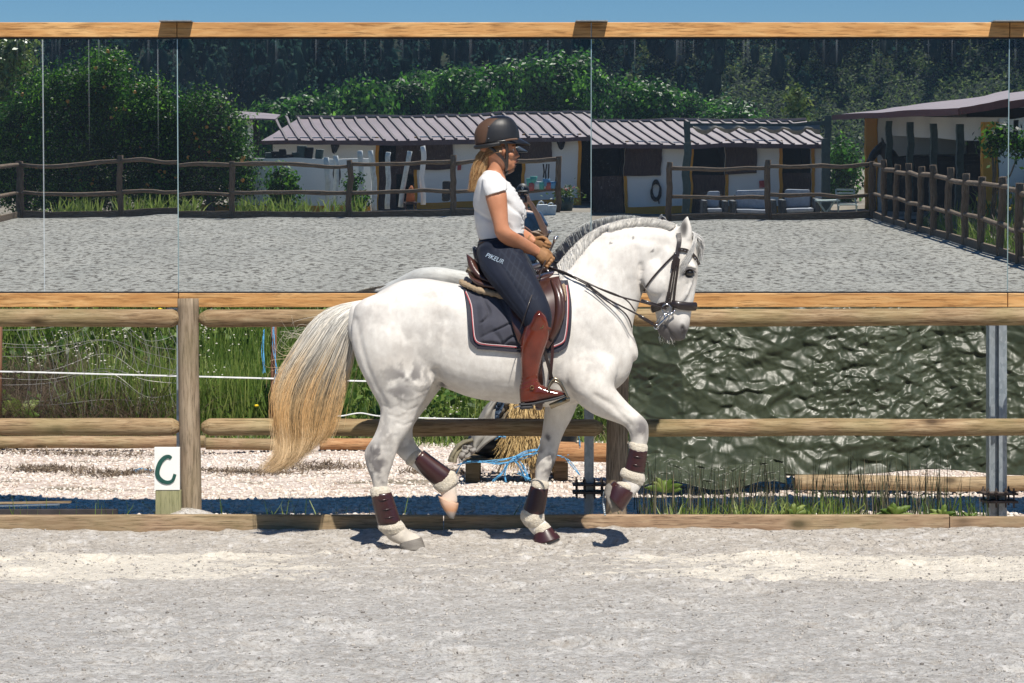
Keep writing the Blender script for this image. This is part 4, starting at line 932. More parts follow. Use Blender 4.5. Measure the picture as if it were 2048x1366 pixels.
block('red_notice', 915, 923, 330, 344, 65.9, .02, M['rplastic'], 'small red notice board on the stable wall behind the rider', 'sign', 0)
block('red_notice', 1518, 1528, 358, 370, 65.9, .02, M['rplastic'], 'small red notice board on the wall above the garden seats', 'sign', 0)
cone = thing('stool', 'dark wooden stool with an orange cloth among the leaning poles', 'stool', (fx(822, 60), fy(60), zg)); c = Vector(cone.location)
MB().box(c+Vector((-.17, -.15, .45)), c+Vector((.17, .15, .5))).build('seat', M['bdoor'], cone)
for sx in (-.13, .13):
    for sy in (-.11, .11): MB().box(c+Vector((sx-.02, sy-.02, 0)), c+Vector((sx+.02, sy+.02, .449))).build('leg', M['bdoor'], cone)
m = MB(); m.tube([c+Vector((0, 0, .51)), c+Vector((0, 0, .75)), c+Vector((.02, 0, .9))], [.12, .09, .02], 10); tag(m.build('orange_cloth', plain('orange_cloth', (.55, .16, .05), .8), None, True), 'orange cloth heaped on the dark stool', 'cloth')

# ---- pergola with furled awning
YP = 61.0
pg = thing('pergola', 'dark green pergola posts carrying a furled grey awning before the stable', 'pergola', (fx(1500, YP), fy(YP), zg))
for u, v in ((1374, 246), (1366, 285), (1654, 236), (1640, 278)):
    MB().box((fx(u-6, YP), fy(YP)-.07+(.9 if v > 260 else 0), zg), (fx(u+6, YP), fy(YP)+.07+(.9 if v > 260 else 0), fz(v-8, YP))).build('post', M['greenpost'], pg)
MB().beam((fx(1372, YP), fy(YP), fz(246, YP)), (fx(1656, YP), fy(YP), fz(243, YP)), .1, .1).build('crossbeam', M['greenpost'], pg)
pts = [(1385+i*9, 250+13*abs(math.sin(i*.62))) for i in range(29)]
vs = []
for i, (u, v) in enumerate(pts):
    for zz_, yy_ in ((246, .08), ((246+v)/2, .16), (v, .10), ((246+v)/2, -.02)): vs.append((fx(u, YP), fy(YP)+yy_, fz(zz_, YP)))
m = MB(); m.add(vs, [(i*4+k, i*4+(k+1) % 4, (i+1)*4+(k+1) % 4, (i+1)*4+k) for i in range(28) for k in range(4)]); m.build('awning', plain('awning_cloth', (.24, .22, .19), .9), pg)
# ---- rattan seats
M['rattan'] = plain('grey_rattan', (.055, .06, .065), .7, 0, .4, 30); M['cushion'] = plain('pale_cushion', (.42, .44, .47), .9)
def sofa(u0, u1, lab, back=True, seat=True):
    Y = 58.5; x0_, x1_ = fx(u0, Y), fx(u1, Y); y = fy(Y); z = -.28; t = thing('garden_sofa', lab, 'garden sofa', ((x0_+x1_)/2, y, z), 'rattan garden seats'); L = x1_-x0_
    for xa in (x0_, x1_-.12): MB().box((xa, y-.7, z), (xa+.12, y, z+.62)).build('armrest', M['rattan'], t, bevel=.02)
    MB().box((x0_+.121, y-.7, z+.05), (x1_-.121, y-.01, z+.30)).build('frame', M['rattan'], t); MB().box((x0_+.121, y-.8, z+.05), (x1_-.121, y-.701, z+.75)).build('backrest', M['rattan'], t)
    n = max(1, round(L/.75))
    for k in range(n):
        a = x0_+.13+(L-.26)*k/n; b = x0_+.13+(L-.26)*(k+1)/n-.02
        MB().box((a, y-.68, z+.302), (b, y-.02, z+.40)).build('seat_cushion', M['cushion'], t, bevel=.03)
        MB().box((a+.02, y-.69, z+.402), (b-.02, y-.55, z+.85), Matrix.Rotation(.12, 3, 'X')).build('back_cushion', M['cushion'], t, bevel=.05)
    return t
sofa(1406, 1458, 'rattan armchair with one grey cushion, left of the sofa'); sofa(1464, 1553, 'two-seat rattan sofa with pale blue cushions'); sofa(1562, 1640, 'broad rattan armchair turned beside the pergola post')
def chair(u, lab, Y=57.6, z=-.02):
    t = thing('folding_chair', lab, 'chair', (fx(u, Y), fy(Y), z)); c = Vector(t.location)+Vector((0, 0, -.22))
    for sx in (-.22, .22):
        MB().beam(c+Vector((sx, -.2, 0)), c+Vector((sx, .18, .45)), .03, .03).build('leg', M['wg'], t); MB().beam(c+Vector((sx, .2, 0)), c+Vector((sx, -.22, .85)), .03, .03).build('leg', M['wg'], t)
    MB().box(c+Vector((-.2, -.15, .44)), c+Vector((.2, .2, .47))).build('seat', M['wg'], t)
    for z_ in (.6, .72, .82): MB().box(c+Vector((-.2, -.22, z_)), c+Vector((.2, -.19, z_+.05))).build('back_slat', M['wg'], t)
M['wg'] = plain('pale_green_paint', (.42, .52, .50), .5)
chair(1693, 'pale green folding chair by the fence corner')
t = thing('garden_table', 'pale green folding table beside the folding chair', 'table', (fx(1656, 57.8), fy(57.8), -.25)); c = Vector(t.location)
MB().box(c+Vector((-.3, -.25, .55)), c+Vector((.25, .25, .59))).build('tabletop', M['wg'], t)
for sx, ex in ((-.25, .15), (.15, -.25)): MB().beam(c+Vector((sx, 0, 0)), c+Vector((ex, 0, .55)), .04, .04).build('leg', M['wg'], t)

# ---- second stable at the right, seen along its front
xs_ = 9.75; Y2a, Y2b = 66.0, 49.5; yA, yB = fy(Y2a), fy(Y2b); zg2 = -.3; zev = 2.15
sb = thing('open_stable', 'low open-fronted stable with ochre pillars and horses at the right', 'stable', (xs_, (yA+yB)/2, zg2))
MB().box((xs_+2.6, yA, zg2), (xs_+2.8, yB, 2.5)).build('back_wall', M['dark'], sb)  # back wall and partitions coloured near black for the shade inside
MB().box((xs_+.5, yA, 1.75), (xs_+.6, yB, 2.28)).build('lintel_wall', M['lime'], sb)
for yy_ in (yB-.2, yA):
    MB().add([(x, y, z) for y in (yy_, yy_+.2) for x, z in ((xs_+.22, zg2), (xs_+9, zg2), (xs_+9, zev+1.1), (xs_+.22, zev+.12))], [(0, 1, 2, 3), (7, 6, 5, 4), (0, 4, 5, 1), (1, 5, 6, 2), (2, 6, 7, 3), (3, 7, 4, 0)]).build('gable_wall', M['lime'], sb)
for y in (yA-.1, yB-.3): MB().box((xs_-.1, y, zg2), (xs_+.2, y+.3, zev+.05)).build('pillar', M['ochre'], sb)
for k in range(1, 5):
    y = yA+(yB-yA)*k/5; MB().box((xs_-.05, y-.08, zg2), (xs_+.1, y+.08, zev)).build('post', M['greenpost'], sb)
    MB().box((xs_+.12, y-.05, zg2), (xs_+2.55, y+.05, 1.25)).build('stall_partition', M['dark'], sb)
for k in range(5):
    y = yA+(yB-yA)*k/5
    m = MB(); L = (yB-yA)/5
    for q in range(10): m.tube([(xs_+1.2, y+L*(q+.5)/10, .35), (xs_+1.2, y+L*(q+.5)/10, .95)], .014, 5)
    m.tube([(xs_+1.2, y+.1, .95), (xs_+1.2, y+L-.1, .95)], .02, 5); m.tube([(xs_+1.2, y+.1, .35), (xs_+1.2, y+L-.1, .35)], .02, 5); m.build('stall_grille', M['galv'], sb)
m = MB(); zz_ = zev
m.add([(xs_-.7, yA-2.3, zz_+.05), (xs_-.7, yB+.6, zz_+.26), (xs_+9, yB+.6, zz_+1.5), (xs_+9, yA-2.3, zz_+1.15), (xs_-.7, yA-2.3, zz_+.15), (xs_-.7, yB+.6, zz_+.36), (xs_+9, yB+.6, zz_+1.6), (xs_+9, yA-2.3, zz_+1.25)], [(0, 1, 2, 3), (7, 6, 5, 4), (0, 4, 5, 1), (1, 5, 6, 2), (2, 6, 7, 3), (3, 7, 4, 0)])
m.build('roof', M['roof'], sb); MB().beam((xs_-.72, yA-2.3, zz_+.09), (xs_-.72, yB+.6, zz_+.30), .03, .15).build('fascia', M['fascia'], sb)
MB().beam((xs_-.7, yB+.62, zz_+.31), (xs_+9, yB+.62, zz_+1.55), .03, .15).build('fascia', M['fascia'], sb)
# dark horses looking out
s = NT('black_coat'); s.bsdf((.012, .010, .010), .45, 0, None, .4); M['blackcoat'] = s.m
for k, (x, y, z, lab) in enumerate(((9.62, fy(64.5), 1.18, 'black horse looking out of the far open stall'), (10.2, fy(51.2), .8, 'dark horse standing deep in the nearest open stall'))):
    m = MB()
    def lf(rings):
        m.tube([Vector((x+a, y+b, z+c)) for a, b, c, r in rings], [r for *_, r in rings], 12)
    lf([(1.0, -.3, -.6, .34), (.7, -.15, -.35, .28), (.45, 0, .05, .19), (.25, 0, .28, .13), (.15, 0, .34, .10)]); lf([(.32, 0, .34, .12), (.18, 0, .24, .13), (.0, .02, .02, .10), (-.12, .02, -.16, .075), (-.17, .02, -.24, .06), (-.19, .02, -.28, .02)])
    lf([(1.6, -.9, -.55, .1), (1.4, -.7, -.55, .36), (1.0, -.4, -.6, .4), (.8, -.2, -.6, .3)])
    for sy in (-.07, .07): m.tube([(x+.28, y+sy, z+.40), (x+.25, y+sy*1.1, z+.50), (x+.24, y+sy, z+.56)], [.035, .03, .005], 6)
    for a, b in ((.7, -.35), (.8, -.05), (1.5, -1.0), (1.55, -.75)): m.tube([(x+a, y+b, z-.7), (x+a, y+b, z-1.1), (x+a, y+b, -.30)], [.12, .07, .06], 8)
    o = fuse('horse', m, .03, 3); o.data.materials.append(M['blackcoat']); tag(o, lab, 'horse')
# earth bank with flowers outside the long fence
def slope(X, Yg): return -.05+ (1.15*ss(8.9, 11.5, X))*ss(fy(57), fy(50), Yg)+.1*(fbm(X*2, Yg*1.2, 0, 3, 5)-.5)
struct(grid('side_bank', np.arange(8.6, 20, .3), np.arange(fy(60), fy(24), .4), lambda x, y: np.where(x < 8.8, -.04, slope(x, y)), M['dirt']))
r = np.random.default_rng(44)
def slp(n, x0, x1, Ya, Yb):
    x = r.uniform(x0, x1, n); y = r.uniform(fy(Ya), fy(Yb), n); return np.stack([x, y, slope(x, y)-.02], 1)
stuff(blades('side_bank_grass', slp(5000, 8.6, 13, 52, 26), .15, .6, .03, M['grass'], 61, .5, .6, (.2, 1)), 'long grass on the earth bank outside the right-hand fence', 'grass')
stuff(blades('side_bank_dry', slp(2500, 8.8, 13, 50, 28), .15, .55, .02, M['dry'], 62, .6, .6, (.4, 1)), 'dry grass on the earth bank outside the right-hand fence', 'grass')
M['yflower'] = plain('yellow_petal', (.7, .45, .03), .6); m = MB(); q = random.Random(5)
for k in range(160):
    x = q.uniform(9.4, 11.5); y = q.uniform(fy(51), fy(40)); m.ball((x, y, slope(np.array([x]), np.array([y]))[0]+q.uniform(.2, .55)), .04, 5, 3)
stuff(m.build('yellow_flowers', M['yflower'], None), 'yellow flowers on the bank below the open stable', 'flowers')
fp = [(fx(u0+q.uniform(0, w_), YF+.6), fy(YF+.6)+q.uniform(-.3, .2), -.1) for u0, w_, n in ((110, 90, 160), (230, 60, 110), (300, 100, 160), (470, 150, 320), (640, 60, 70), (700, 30, 60)) for k in range(n)]
stuff(blades('far_weeds', np.array(fp), .2, .62, .035, M['grass'], 63, .5, .5, (.5, 1)), 'bright tufts of weeds growing against the far fence', 'weeds')

# ---- trees
M['bark'] = plain('tree_bark', (.09, .07, .05), .9, 0, .3, 8, .5, 20)
M['citrus'] = leafmat('citrus_leaf', (.006, .022, .005), (.035, .13, .012), (.20, .42, .04), .48, .55, .28)
M['poplar'] = leafmat('poplar_leaf', (.010, .034, .008), (.045, .16, .02), (.20, .44, .06), .45, .55, .35)
M['pale'] = leafmat('pale_leaf', (.05, .10, .02), (.14, .22, .04), (.30, .36, .10), .4, .3)
def make_tree(name, label, cat, base, crown, n, leaf, mat, seed, group=None, trunk=.14, clump=.55, fruit=0, parts=True):
    """crown: list of (dx,dy,z,rx,ry,rz) lobes above the base"""
    r = np.random.default_rng(seed); t = thing(name, label, cat, base, group); B = np.array(base)
    P_, N_, T_ = [], [], []
    vol = np.array([c[3]*c[5] for c in crown]); vol = vol/vol.sum()
    for c, w_ in zip(crown, vol):
        k = max(6, int(n*w_/40)); d = r.normal(size=(k, 3)); d /= np.linalg.norm(d, axis=1)[:, None]; rad = r.uniform(.55, 1.02, (k, 1))
        cc = np.array(c[:3])+d*rad*np.array(c[3:])
        for q in range(k):
            m_ = 40; s_ = clump*r.uniform(.45, 1)*.5; dd = r.normal(size=(m_, 3))*s_*[1, 1, .8]
            P_.append(cc[q]+dd+B); N_.append(np.tile(d[q]*[1, 1, .6]+[0, 0, .5], (m_, 1))+dd/s_*.5); T_.append(np.full(m_, np.clip(.45+.30*r.normal(), 0, 1)))
    P_, N_, T_ = np.concatenate(P_), np.concatenate(N_), np.concatenate(T_)
    leaf_cloud(0, P_, N_, leaf, mat, 'crown', seed, t, .5, T_)
    m = MB(); top = max(c[2] for c in crown); b = Vector(base)
    m.tube([b+Vector((0, 0, -.2)), b+Vector((.03, 0, top*.3)), b+Vector((0, .03, top*.7)), b+Vector((0, 0, top))], [trunk, trunk*.85, trunk*.5, trunk*.2], 10)
    for c in crown:
        e = b+Vector(c[:3]); m.tube([b+Vector((0, 0, e.z*.25 if False else top*.3)), b.lerp(e, .55)+Vector((0, 0, .1)), e], [trunk*.5, trunk*.35, trunk*.12], 7)
    m.build('trunk', M['bark'], t, True)
    if fruit:
        m = MB()
        for k in range(fruit):
            c = crown[r.integers(len(crown))]; d = r.normal(size=3); d /= np.linalg.norm(d); d[1] = abs(d[1]); q = np.array(c[:3])+d*np.array(c[3:])*.93+B; m.ball(q, .05, 8, 5)
        m.build('fruit', M['orange'], t, True)['kind'] = 'stuff'
    return t
M['orange'] = plain('orange_peel', (.80, .34, .05), .5)
YO = 60.5
def lobes(u0, Y, spec):   # spec in mirror pixels (u,v,ru,rv)
    sc_ = F/Y; out = []
    for (u, v, ru, rv) in spec: out.append(((u-u0)/sc_, random.uniform(-.5, .5), fz(v, Y)-zg, ru/sc_, max(ru, rv)/sc_*.9, rv/sc_))
    return out
orn = [('broad orange tree at the left end of the row with fruit low down', 45, 61.5, [(20, 300, 70, 90), (70, 220, 55, 80), (60, 380, 80, 50)]),
       ('orange tree with a rounded top, second in the row', 140, 60.5, [(135, 200, 62, 75), (125, 300, 75, 90), (150, 385, 70, 45)]),
       ('tallest orange tree in the middle of the row', 230, 61.0, [(222, 165, 50, 78), (240, 250, 68, 90), (235, 350, 75, 75)]),
       ('orange tree behind the mirror joint with a gap in its crown', 325, 60.2, [(300, 225, 50, 60), (340, 290, 70, 80), (330, 380, 70, 50)]),
       ('glossy orange tree at the right end of the row', 420, 59.8, [(400, 240, 58, 60), (445, 270, 55, 62), (425, 340, 82, 70), (480, 345, 32, 45)])]
for i, (lab, u0, Y, spec) in enumerate(orn):
    make_tree('orange_tree', lab, 'tree', (fx(u0, Y), fy(Y), zg), lobes(u0, Y, spec), 26000, .045, M['citrus'], 100+i, 'orange trees behind the far fence', .12, .5, 16)
make_tree('shrub', 'small glossy shrub growing against the terrace wall', 'shrub', (fx(565, 57.5), fy(57.5), -.3), lobes(565, 57.5, [(565, 372, 26, 30), (560, 410, 22, 22)]), 2600, .055, M['citrus'], 120, None, .04, .3)
make_tree('shrub', 'thin dark shrub beside the second pole', 'shrub', (fx(710, 58), fy(58), -.3), lobes(710, 58, [(708, 380, 14, 26), (715, 410, 16, 18)]), 900, .05, M['citrus'], 121, None, .03, .25)
make_tree('young_tree', 'yellow-green young tree at the far left edge', 'tree', (fx(15, 70), fy(70), zg), lobes(15, 70, [(5, 150, 32, 75), (48, 110, 14, 55), (-10, 260, 50, 100)]), 8000, .09, M['pale'], 122, None, .1, .5)
make_tree('shrub', 'dark bush against the white gable of the open stable', 'shrub', (fx(1985, 47.5), fy(47.5), .3), lobes(1985, 47.5, [(1985, 350, 26, 20), (2040, 358, 24, 16)]), 1300, .06, M['citrus'], 123, None, .05, .35)
make_tree('young_tree', 'slender pale tree growing behind the stable roof', 'tree', (fx(1592, 80), fy(80), -.3), lobes(1592, 80, [(1592, 205, 12, 30), (1594, 240, 16, 22)]), 1800, .09, M['pale'], 124, None, .05, .4)
make_tree('young_tree', 'leafy sapling in the gap beside the pergola', 'tree', (fx(1685, 72), fy(72), -.3), lobes(1685, 72, [(1690, 330, 22, 50), (1683, 390, 26, 40)]), 3500, .08, M['poplar'], 125, None, .05, .4)
# belt of trees behind the stable
belt = [(545, 225, 30, 30), (610, 212, 42, 40), (680, 200, 45, 48), (735, 190, 44, 58), (800, 180, 46, 66), (862, 165, 46, 78), (925, 160, 44, 82), (985, 158, 46, 84), (1045, 148, 46, 92), (1105, 140, 46, 98), (1165, 140, 48, 98), (1225, 165, 48, 78), (1290, 180, 46, 66), (1350, 195, 44, 52), (1410, 210, 40, 40), (1462, 222, 34, 30)]
proto = None
words_ = ['first', 'second', 'third', 'fourth', 'fifth', 'sixth', 'seventh', 'eighth', 'ninth', 'tenth', 'eleventh', 'twelfth', 'thirteenth', 'fourteenth', 'fifteenth', 'sixteenth']
YB_ = 105.
for i, (u, v, ru, rv) in enumerate(belt):
    Y = YB_+(i % 3)*5; sc_ = F/Y
    rx, rz = ru*1.25/sc_, rv/sc_; h = fz(v, Y)+.5; zb = -.4
    if i % 4 == 0 or proto is None:
        src = make_tree('poplar_tree', 'x', 'tree', (fx(u, Y), fy(Y), zb), [(0, 0, h*.60, rx, rx, h*.45), (rx*.4, .2, h*.84, rx*.6, rx*.6, h*.2), (-rx*.5, -.2, h*.75, rx*.6, rx*.6, h*.22), (-rx*.2, .3, h*.3, rx*1.05, rx, h*.35)], 13000, .13, M['poplar'], 200+i, 'belt of trees behind the stable', .15, .8)
        srch = h; t = src; proto = t
    else:
        t = copy_tree(src); t.location = (fx(u, Y), fy(Y), zb); t.scale = (1.0, 1, h/srch); t.rotation_euler.z = i*1.7
    t['label'] = ('%s tree from the left in the bushy green belt behind the mauve roof' % words_[i])
# forest on the hill (reads as one mass)
r = np.random.default_rng(77); n = 4600
bx = r.uniform(-62, 62, n); by = -(102+r.random(n)**1.25*110); keep = ~((bx > 5+5*(fbm(by*.05, by*0, 0, 2, 3)-.5)) & (-by-100 < 11+7*(fbm(bx*.08, by*.0, 0, 3, 90)-.5)) & (r.random(n) > .05)); bx, by = bx[keep], by[keep]; n = len(bx)
bz = hillz(bx, by); hh = r.uniform(2.2, 5.5, n); k = 64
tt = r.random((n, k)); ang = r.uniform(0, 6.283, (n, k)); rad = (1-tt)**.7*hh[:, None]*.30*r.uniform(.7, 1.15, (n, k))+.2
px_ = bx[:, None]+np.cos(ang)*rad; py_ = by[:, None]+np.sin(ang)*rad; pz_ = bz[:, None]+hh[:, None]*(.08+.92*tt)
pos = np.stack([px_, py_, pz_], 2).reshape(-1, 3); nr = np.stack([np.cos(ang), np.sin(ang), .7+0*ang], 2).reshape(-1, 3)
tb0 = np.clip(.35+.16*r.normal(size=n)+.3*(fbm(bx*.05, by*.05, 0, 2, 91)-.5), 0, 1); tb = np.repeat(tb0, k)
M['forest'] = leafmat('forest_leaf', (.010, .034, .030), (.034, .085, .068), (.09, .16, .10), .9, .45, .0)
stuff(leaf_cloud(0, pos, nr, .15, M['forest'], 'forest', 9, None, .6, tb), 'dark blue-green wood covering the hillside', 'forest')
# crowns: uneven rounded masses under the leaf clumps
bmi = bmesh.new(); bmesh.ops.create_icosphere(bmi, subdivisions=2, radius=1); IV = np.array([v.co[:] for v in bmi.verts]); IF = np.array([[v.index for v in f.verts] for f in bmi.faces]); bmi.free()
kk = 3; cx = np.repeat(bx, kk)+r.normal(size=n*kk)*.5; cy = np.repeat(by, kk)+r.normal(size=n*kk)*.5; hh3 = np.repeat(hh, kk); fz_ = np.tile([.30, .55, .80], n); cz_ = np.repeat(bz, kk)+hh3*fz_
sc3 = np.stack([hh3*.095*(1.25-fz_*.8), hh3*.095*(1.25-fz_*.8), hh3*.18], 1)*r.uniform(.8, 1.2, (n*kk, 1)); rad3 = 1+.35*(r.random((n*kk, len(IV)))-.5)
VV3 = IV[None]*rad3[..., None]*sc3[:, None, :]+np.stack([cx, cy, cz_], 1)[:, None, :]
stuff(mesh_obj('forest_crowns', VV3.reshape(-1, 3), (IF[None]+len(IV)*np.arange(n*kk)[:, None, None]).reshape(-1, 3), M['forest'], None, True, {'tint': np.clip(np.repeat(np.repeat(tb0, kk), len(IV))*.8+.35*(r.random(n*kk*len(IV))-.4), 0, 1)}), 'dense rounded crowns of the dark wood on the hillside', 'forest')
n2 = 6000; bx2 = r.uniform(2, 62, n2); by2 = -r.uniform(99, 118, n2); pos = np.stack([bx2+r.normal(size=n2)*.3, by2, hillz(bx2, by2)+.1], 1); pos = np.repeat(pos, 12, 0)+r.normal(size=(n2*12, 3))*[.6, .6, .16]
stuff(leaf_cloud(0, pos, np.tile([0, .3, 1.], (len(pos), 1)), .13, leafmat('scrub_leaf', (.04, .07, .025), (.11, .17, .05), (.24, .30, .10), .7, .35, .1), 'scrub', 10), 'olive green scrub on the open hillside', 'scrub')

# ---- the photographer
PYc = -.30; pxo = .135
def ph(dx, dy, dz): return Vector((pxo+dx, PYc+dy, HC+dz))
m = MB()
def lf3(rings, n=18):
    """rings: centre, half width x, half depth y (horizontal sections)"""
    vs = []
    R = spline([(c.x, c.y, c.z, a, b) for c, a, b in rings], 3)
    for q in R:
        for j in range(n): an = 2*math.pi*j/n; vs.append(Vector((q[0]+q[3]*math.cos(an), q[1]+q[4]*math.sin(an), q[2])))
    L = len(R); fs = [(i*n+j, i*n+(j+1) % n, (i+1)*n+(j+1) % n, (i+1)*n+j) for i in range(L-1) for j in range(n)]
    vs += [sum(vs[:n], Vector())/n, sum(vs[-n:], Vector())/n]; b = len(vs)
    fs += [(b-2, (j+1) % n, j) for j in range(n)]+[(b-1, (L-1)*n+j, (L-1)*n+(j+1) % n) for j in range(n)]
    m.add(vs, fs)
lf3([(ph(0, -.02, -.14), .03, .03), (ph(0, 0, -.12), .055, .07), (ph(0, -.01, -.05), .07, .09), (ph(0, -.015, .03), .076, .098), (ph(0, -.02, .09), .07, .09), (ph(0, -.02, .13), .03, .04)])
lf3([(ph(0, -.04, -.2), .06, .06), (ph(0, -.03, -.1), .055, .055)])
lf3([(ph(0, -.04, -.19), .08, .07), (ph(0, -.03, -.25), .19, .1), (ph(0, -.03, -.4), .19, .12), (ph(0, -.03, -.6), .165, .115), (ph(0, -.03, -.78), .17, .12), (ph(0, -.03, -.86), .15, .11)])
for sx in (-1, 1):
    m.tube([ph(sx*.19, -.03, -.27), ph(sx*.27, .05, -.42), ph(sx*.30, .10, -.50), ph(sx*.2, .2, -.28), ph(sx*.09, .25, -.07)], [.055, .048, .045, .037, .027], 12)
    lf3([(ph(sx*.09, -.03, -.8), .09, .1), (ph(sx*.10, -.02, -1.1), .065, .07), (ph(sx*.11, -.04, -1.36), .045, .05), (ph(sx*.11, -.04, -1.42), .04, .06)])
    m.ball(ph(sx*.11, .03, -1.415), (.045, .13, .035))
    m.ball(ph(sx*.075, .26, -.045), (.022, .045, .045))
    for k in range(4): m.tube([ph(sx*.085, .27, -.07+.022*k), ph(sx*.075, .31, -.068+.022*k), ph(sx*.045, .325, -.066+.02*k)], [.0085, .008, .007], 8)
    m.tube([ph(sx*.08, .25, -.06), ph(sx*.06, .24, -.085), ph(sx*.035, .25, -.09)], [.011, .010, .008], 8)
m.ball(ph(0, .10, -.03), (.014, .02, .02)); 
for sx in (-1, 1): m.ball(ph(sx*.078, -.02, -.01), (.012, .02, .03))
M['skin'] = plain('skin', (.52, .27, .18), .5, 0, .08, 20, Subsurface_Weight=.08) if False else plain('skin', (.50, .26, .17), .5, 0, .08, 20)
ph_o = fuse('person', m, .012, 2); ph_o.data.materials.append(M['skin']); tag(ph_o, 'photographer in dark cap and blue shirt holding a camera to the face', 'person')
m = MB(); lf3([(ph(0, -.04, -.205), .10, .085), (ph(0, -.03, -.255), .205, .115), (ph(0, -.03, -.4), .205, .135), (ph(0, -.03, -.6), .18, .13), (ph(0, -.03, -.82), .19, .135)])
for sx in (-1, 1): m.tube([ph(sx*.17, -.03, -.25), ph(sx*.24, .01, -.36), ph(sx*.27, .04, -.41)], [.075, .07, .065], 14)
o = fuse('tshirt', m, .012, 2); o.data.materials.append(plain('blue_tshirt', (.03, .10, .20), .85, 0, .25, 14)); setp(o, ph_o)
m = MB(); lf3([(ph(0, -.03, -.80), .185, .13), (ph(0, -.03, -.9), .18, .13)])
for sx in (-1, 1): lf3([(ph(sx*.09, -.03, -.84), .105, .12), (ph(sx*.10, -.02, -1.1), .08, .09), (ph(sx*.11, -.04, -1.38), .065, .075)])
o = fuse('trousers', m, .012, 2); o.data.materials.append(plain('dark_trousers', (.03, .035, .05), .85)); setp(o, ph_o)
m = MB(); m.ball(ph(0, -.02, .055), (.088, .108, .095), 20, 12); m.ball(ph(0, .10, .055), (.075, .085, .012), 18, 6); o = m.build('cap', plain('black_cap', (.012, .013, .016), .6), ph_o, True)
m = MB(); m.torus(ph(0, .094, .095), (1, 0, 0), (0, .15, 1), .014, .004); m.build('cap_emblem', M['wplastic'], ph_o)
cam_t = thing('photo_camera', 'black camera held to the photographer\'s face in both hands', 'camera', ph(0, .2, -.03))
M['camblack'] = plain('camera_black', (.012, .012, .013), .4)
MB().box(ph(-.068, .13, -.075), ph(.068, .19, .012)).build('body', M['camblack'], cam_t, bevel=.008)
MB().box(ph(-.025, .14, .013), ph(.025, .185, .038)).build('viewfinder', M['camblack'], cam_t, bevel=.005)
m = MB(); m.tube([ph(0, .191, -.03), ph(0, .27, -.03)], [.036, .040], 20); m.build('lens', M['camblack'], cam_t, True)
m = MB(); m.ball(ph(0, .2705, -.03), (.031, .004, .031), 16, 8); m.build('lens_glass', plain('lens_glass', (.02, .02, .04), .05, 0, .1, 5, spec=1.0), cam_t, True)
# ================================================================== the horse
def PH(u, v, Y=D0): return P(u, v, Y)
m = MB()
# trunk: (top u,v, bottom u,v, half width px, y offset)
body = [(716, 606, 706, 690, 34, 0), (738, 596, 722, 728, 58, 0), (764, 580, 750, 752, 78, 0), (804, 561, 795, 760, 92, 0), (851, 557, 850, 764, 97, 0), (900, 565, 893, 777, 92, 0),
        (950, 574, 942, 795, 94, 0), (1000, 580, 995, 804, 97, 0), (1050, 572, 1050, 810, 94, 0), (1092, 552, 1098, 814, 84, 0), (1130, 535, 1142, 812, 76, 0), (1168, 548, 1190, 796, 72, 0), (1205, 575, 1232, 778, 64, 0), (1232, 612, 1257, 752, 50, 0), (1248, 650, 1266, 722, 32, 0)]
pair_loft(m, body, 36, 4, 2.45)
neck = [(1085, 560, 1215, 760, 64, 0), (1120, 534, 1262, 705, 60, 0), (1143, 507, 1265, 668, 50, 0), (1170, 482, 1268, 640, 42, 0), (1203, 462, 1276, 615, 36, 0), (1245, 450, 1284, 590, 33, 0), (1285, 446, 1288, 566, 32, 0), (1322, 450, 1298, 540, 31, 0), (1352, 460, 1320, 520, 28, 0)]
pair_loft(m, neck, 28, 4, 2.0)
head = [(1338, 462, 1378, 462, 20, 0), (1322, 485, 1388, 478, 31, 0), (1303, 512, 1394, 502, 36, 0), (1291, 545, 1397, 532, 37, 0), (1288, 572, 1395, 558, 34, 0), (1296, 594, 1391, 584, 28, 0), (1306, 614, 1387, 606, 25, 0),
        (1312, 632, 1383, 626, 23, 0), (1315, 648, 1380, 645, 23.5, 0), (1323, 662, 1377, 659, 23, 0), (1338, 673, 1371, 669, 19, 0)]
pair_loft(m, head, 26, 4, 2.2)
# lower lip and chin
pair_loft(m, [(1312, 655, 1335, 648, 15, 0), (1318, 668, 1345, 660, 15, 0), (1330, 680, 1352, 672, 12, 0)], 16, 3)
m.ball(PH(1357, 672), (.045, .05, .03), 14, 10)
for sy in (-1, 1):
    Yj = D0+sy*.075
    m.ball(P(1312, 555, Yj), (.085, .035, .105), 18, 12)            # cheek
    m.ball(P(1383, 533, D0+sy*.085), (.035, .028, .022), 12, 8, rot=Matrix.Rotation(.5, 3, 'Y'))     # brow over the eye
    m.ball(P(1378, 558, D0+sy*.078), (.03, .022, .02), 12, 8)
    m.tube([P(1382, 565, D0+sy*.083), P(1372, 590, D0+sy*.08), P(1352, 612, D0+sy*.068)], [.012, .014, .008], 8)   # facial crest
    m.ball(P(1364, 655, D0+sy*.06), (.03, .022, .035), 14, 10)       # nostril rim
# ears
for sy, tip in ((-1, (1377, 430)), (1, (1371, 434))):
    Y = D0+sy*.055; b = P(1372, 478, Y); vs = []
    for (u0, v0, u1, v1_, w_) in ((1360, 476, 1384, 481, 9), (1358, 462, 1385, 466, 10), (1361, 450, 1383, 452, 9), (1366, 440, 1380, 441, 6), (tip[0]-2, tip[1], tip[0]+2, tip[1], 1.5)): vs.append((u0, v0, u1, v1_, w_, sy*.055+sy*.008))
    pair_loft(m, vs, 14, 3, 2, rnd=False)
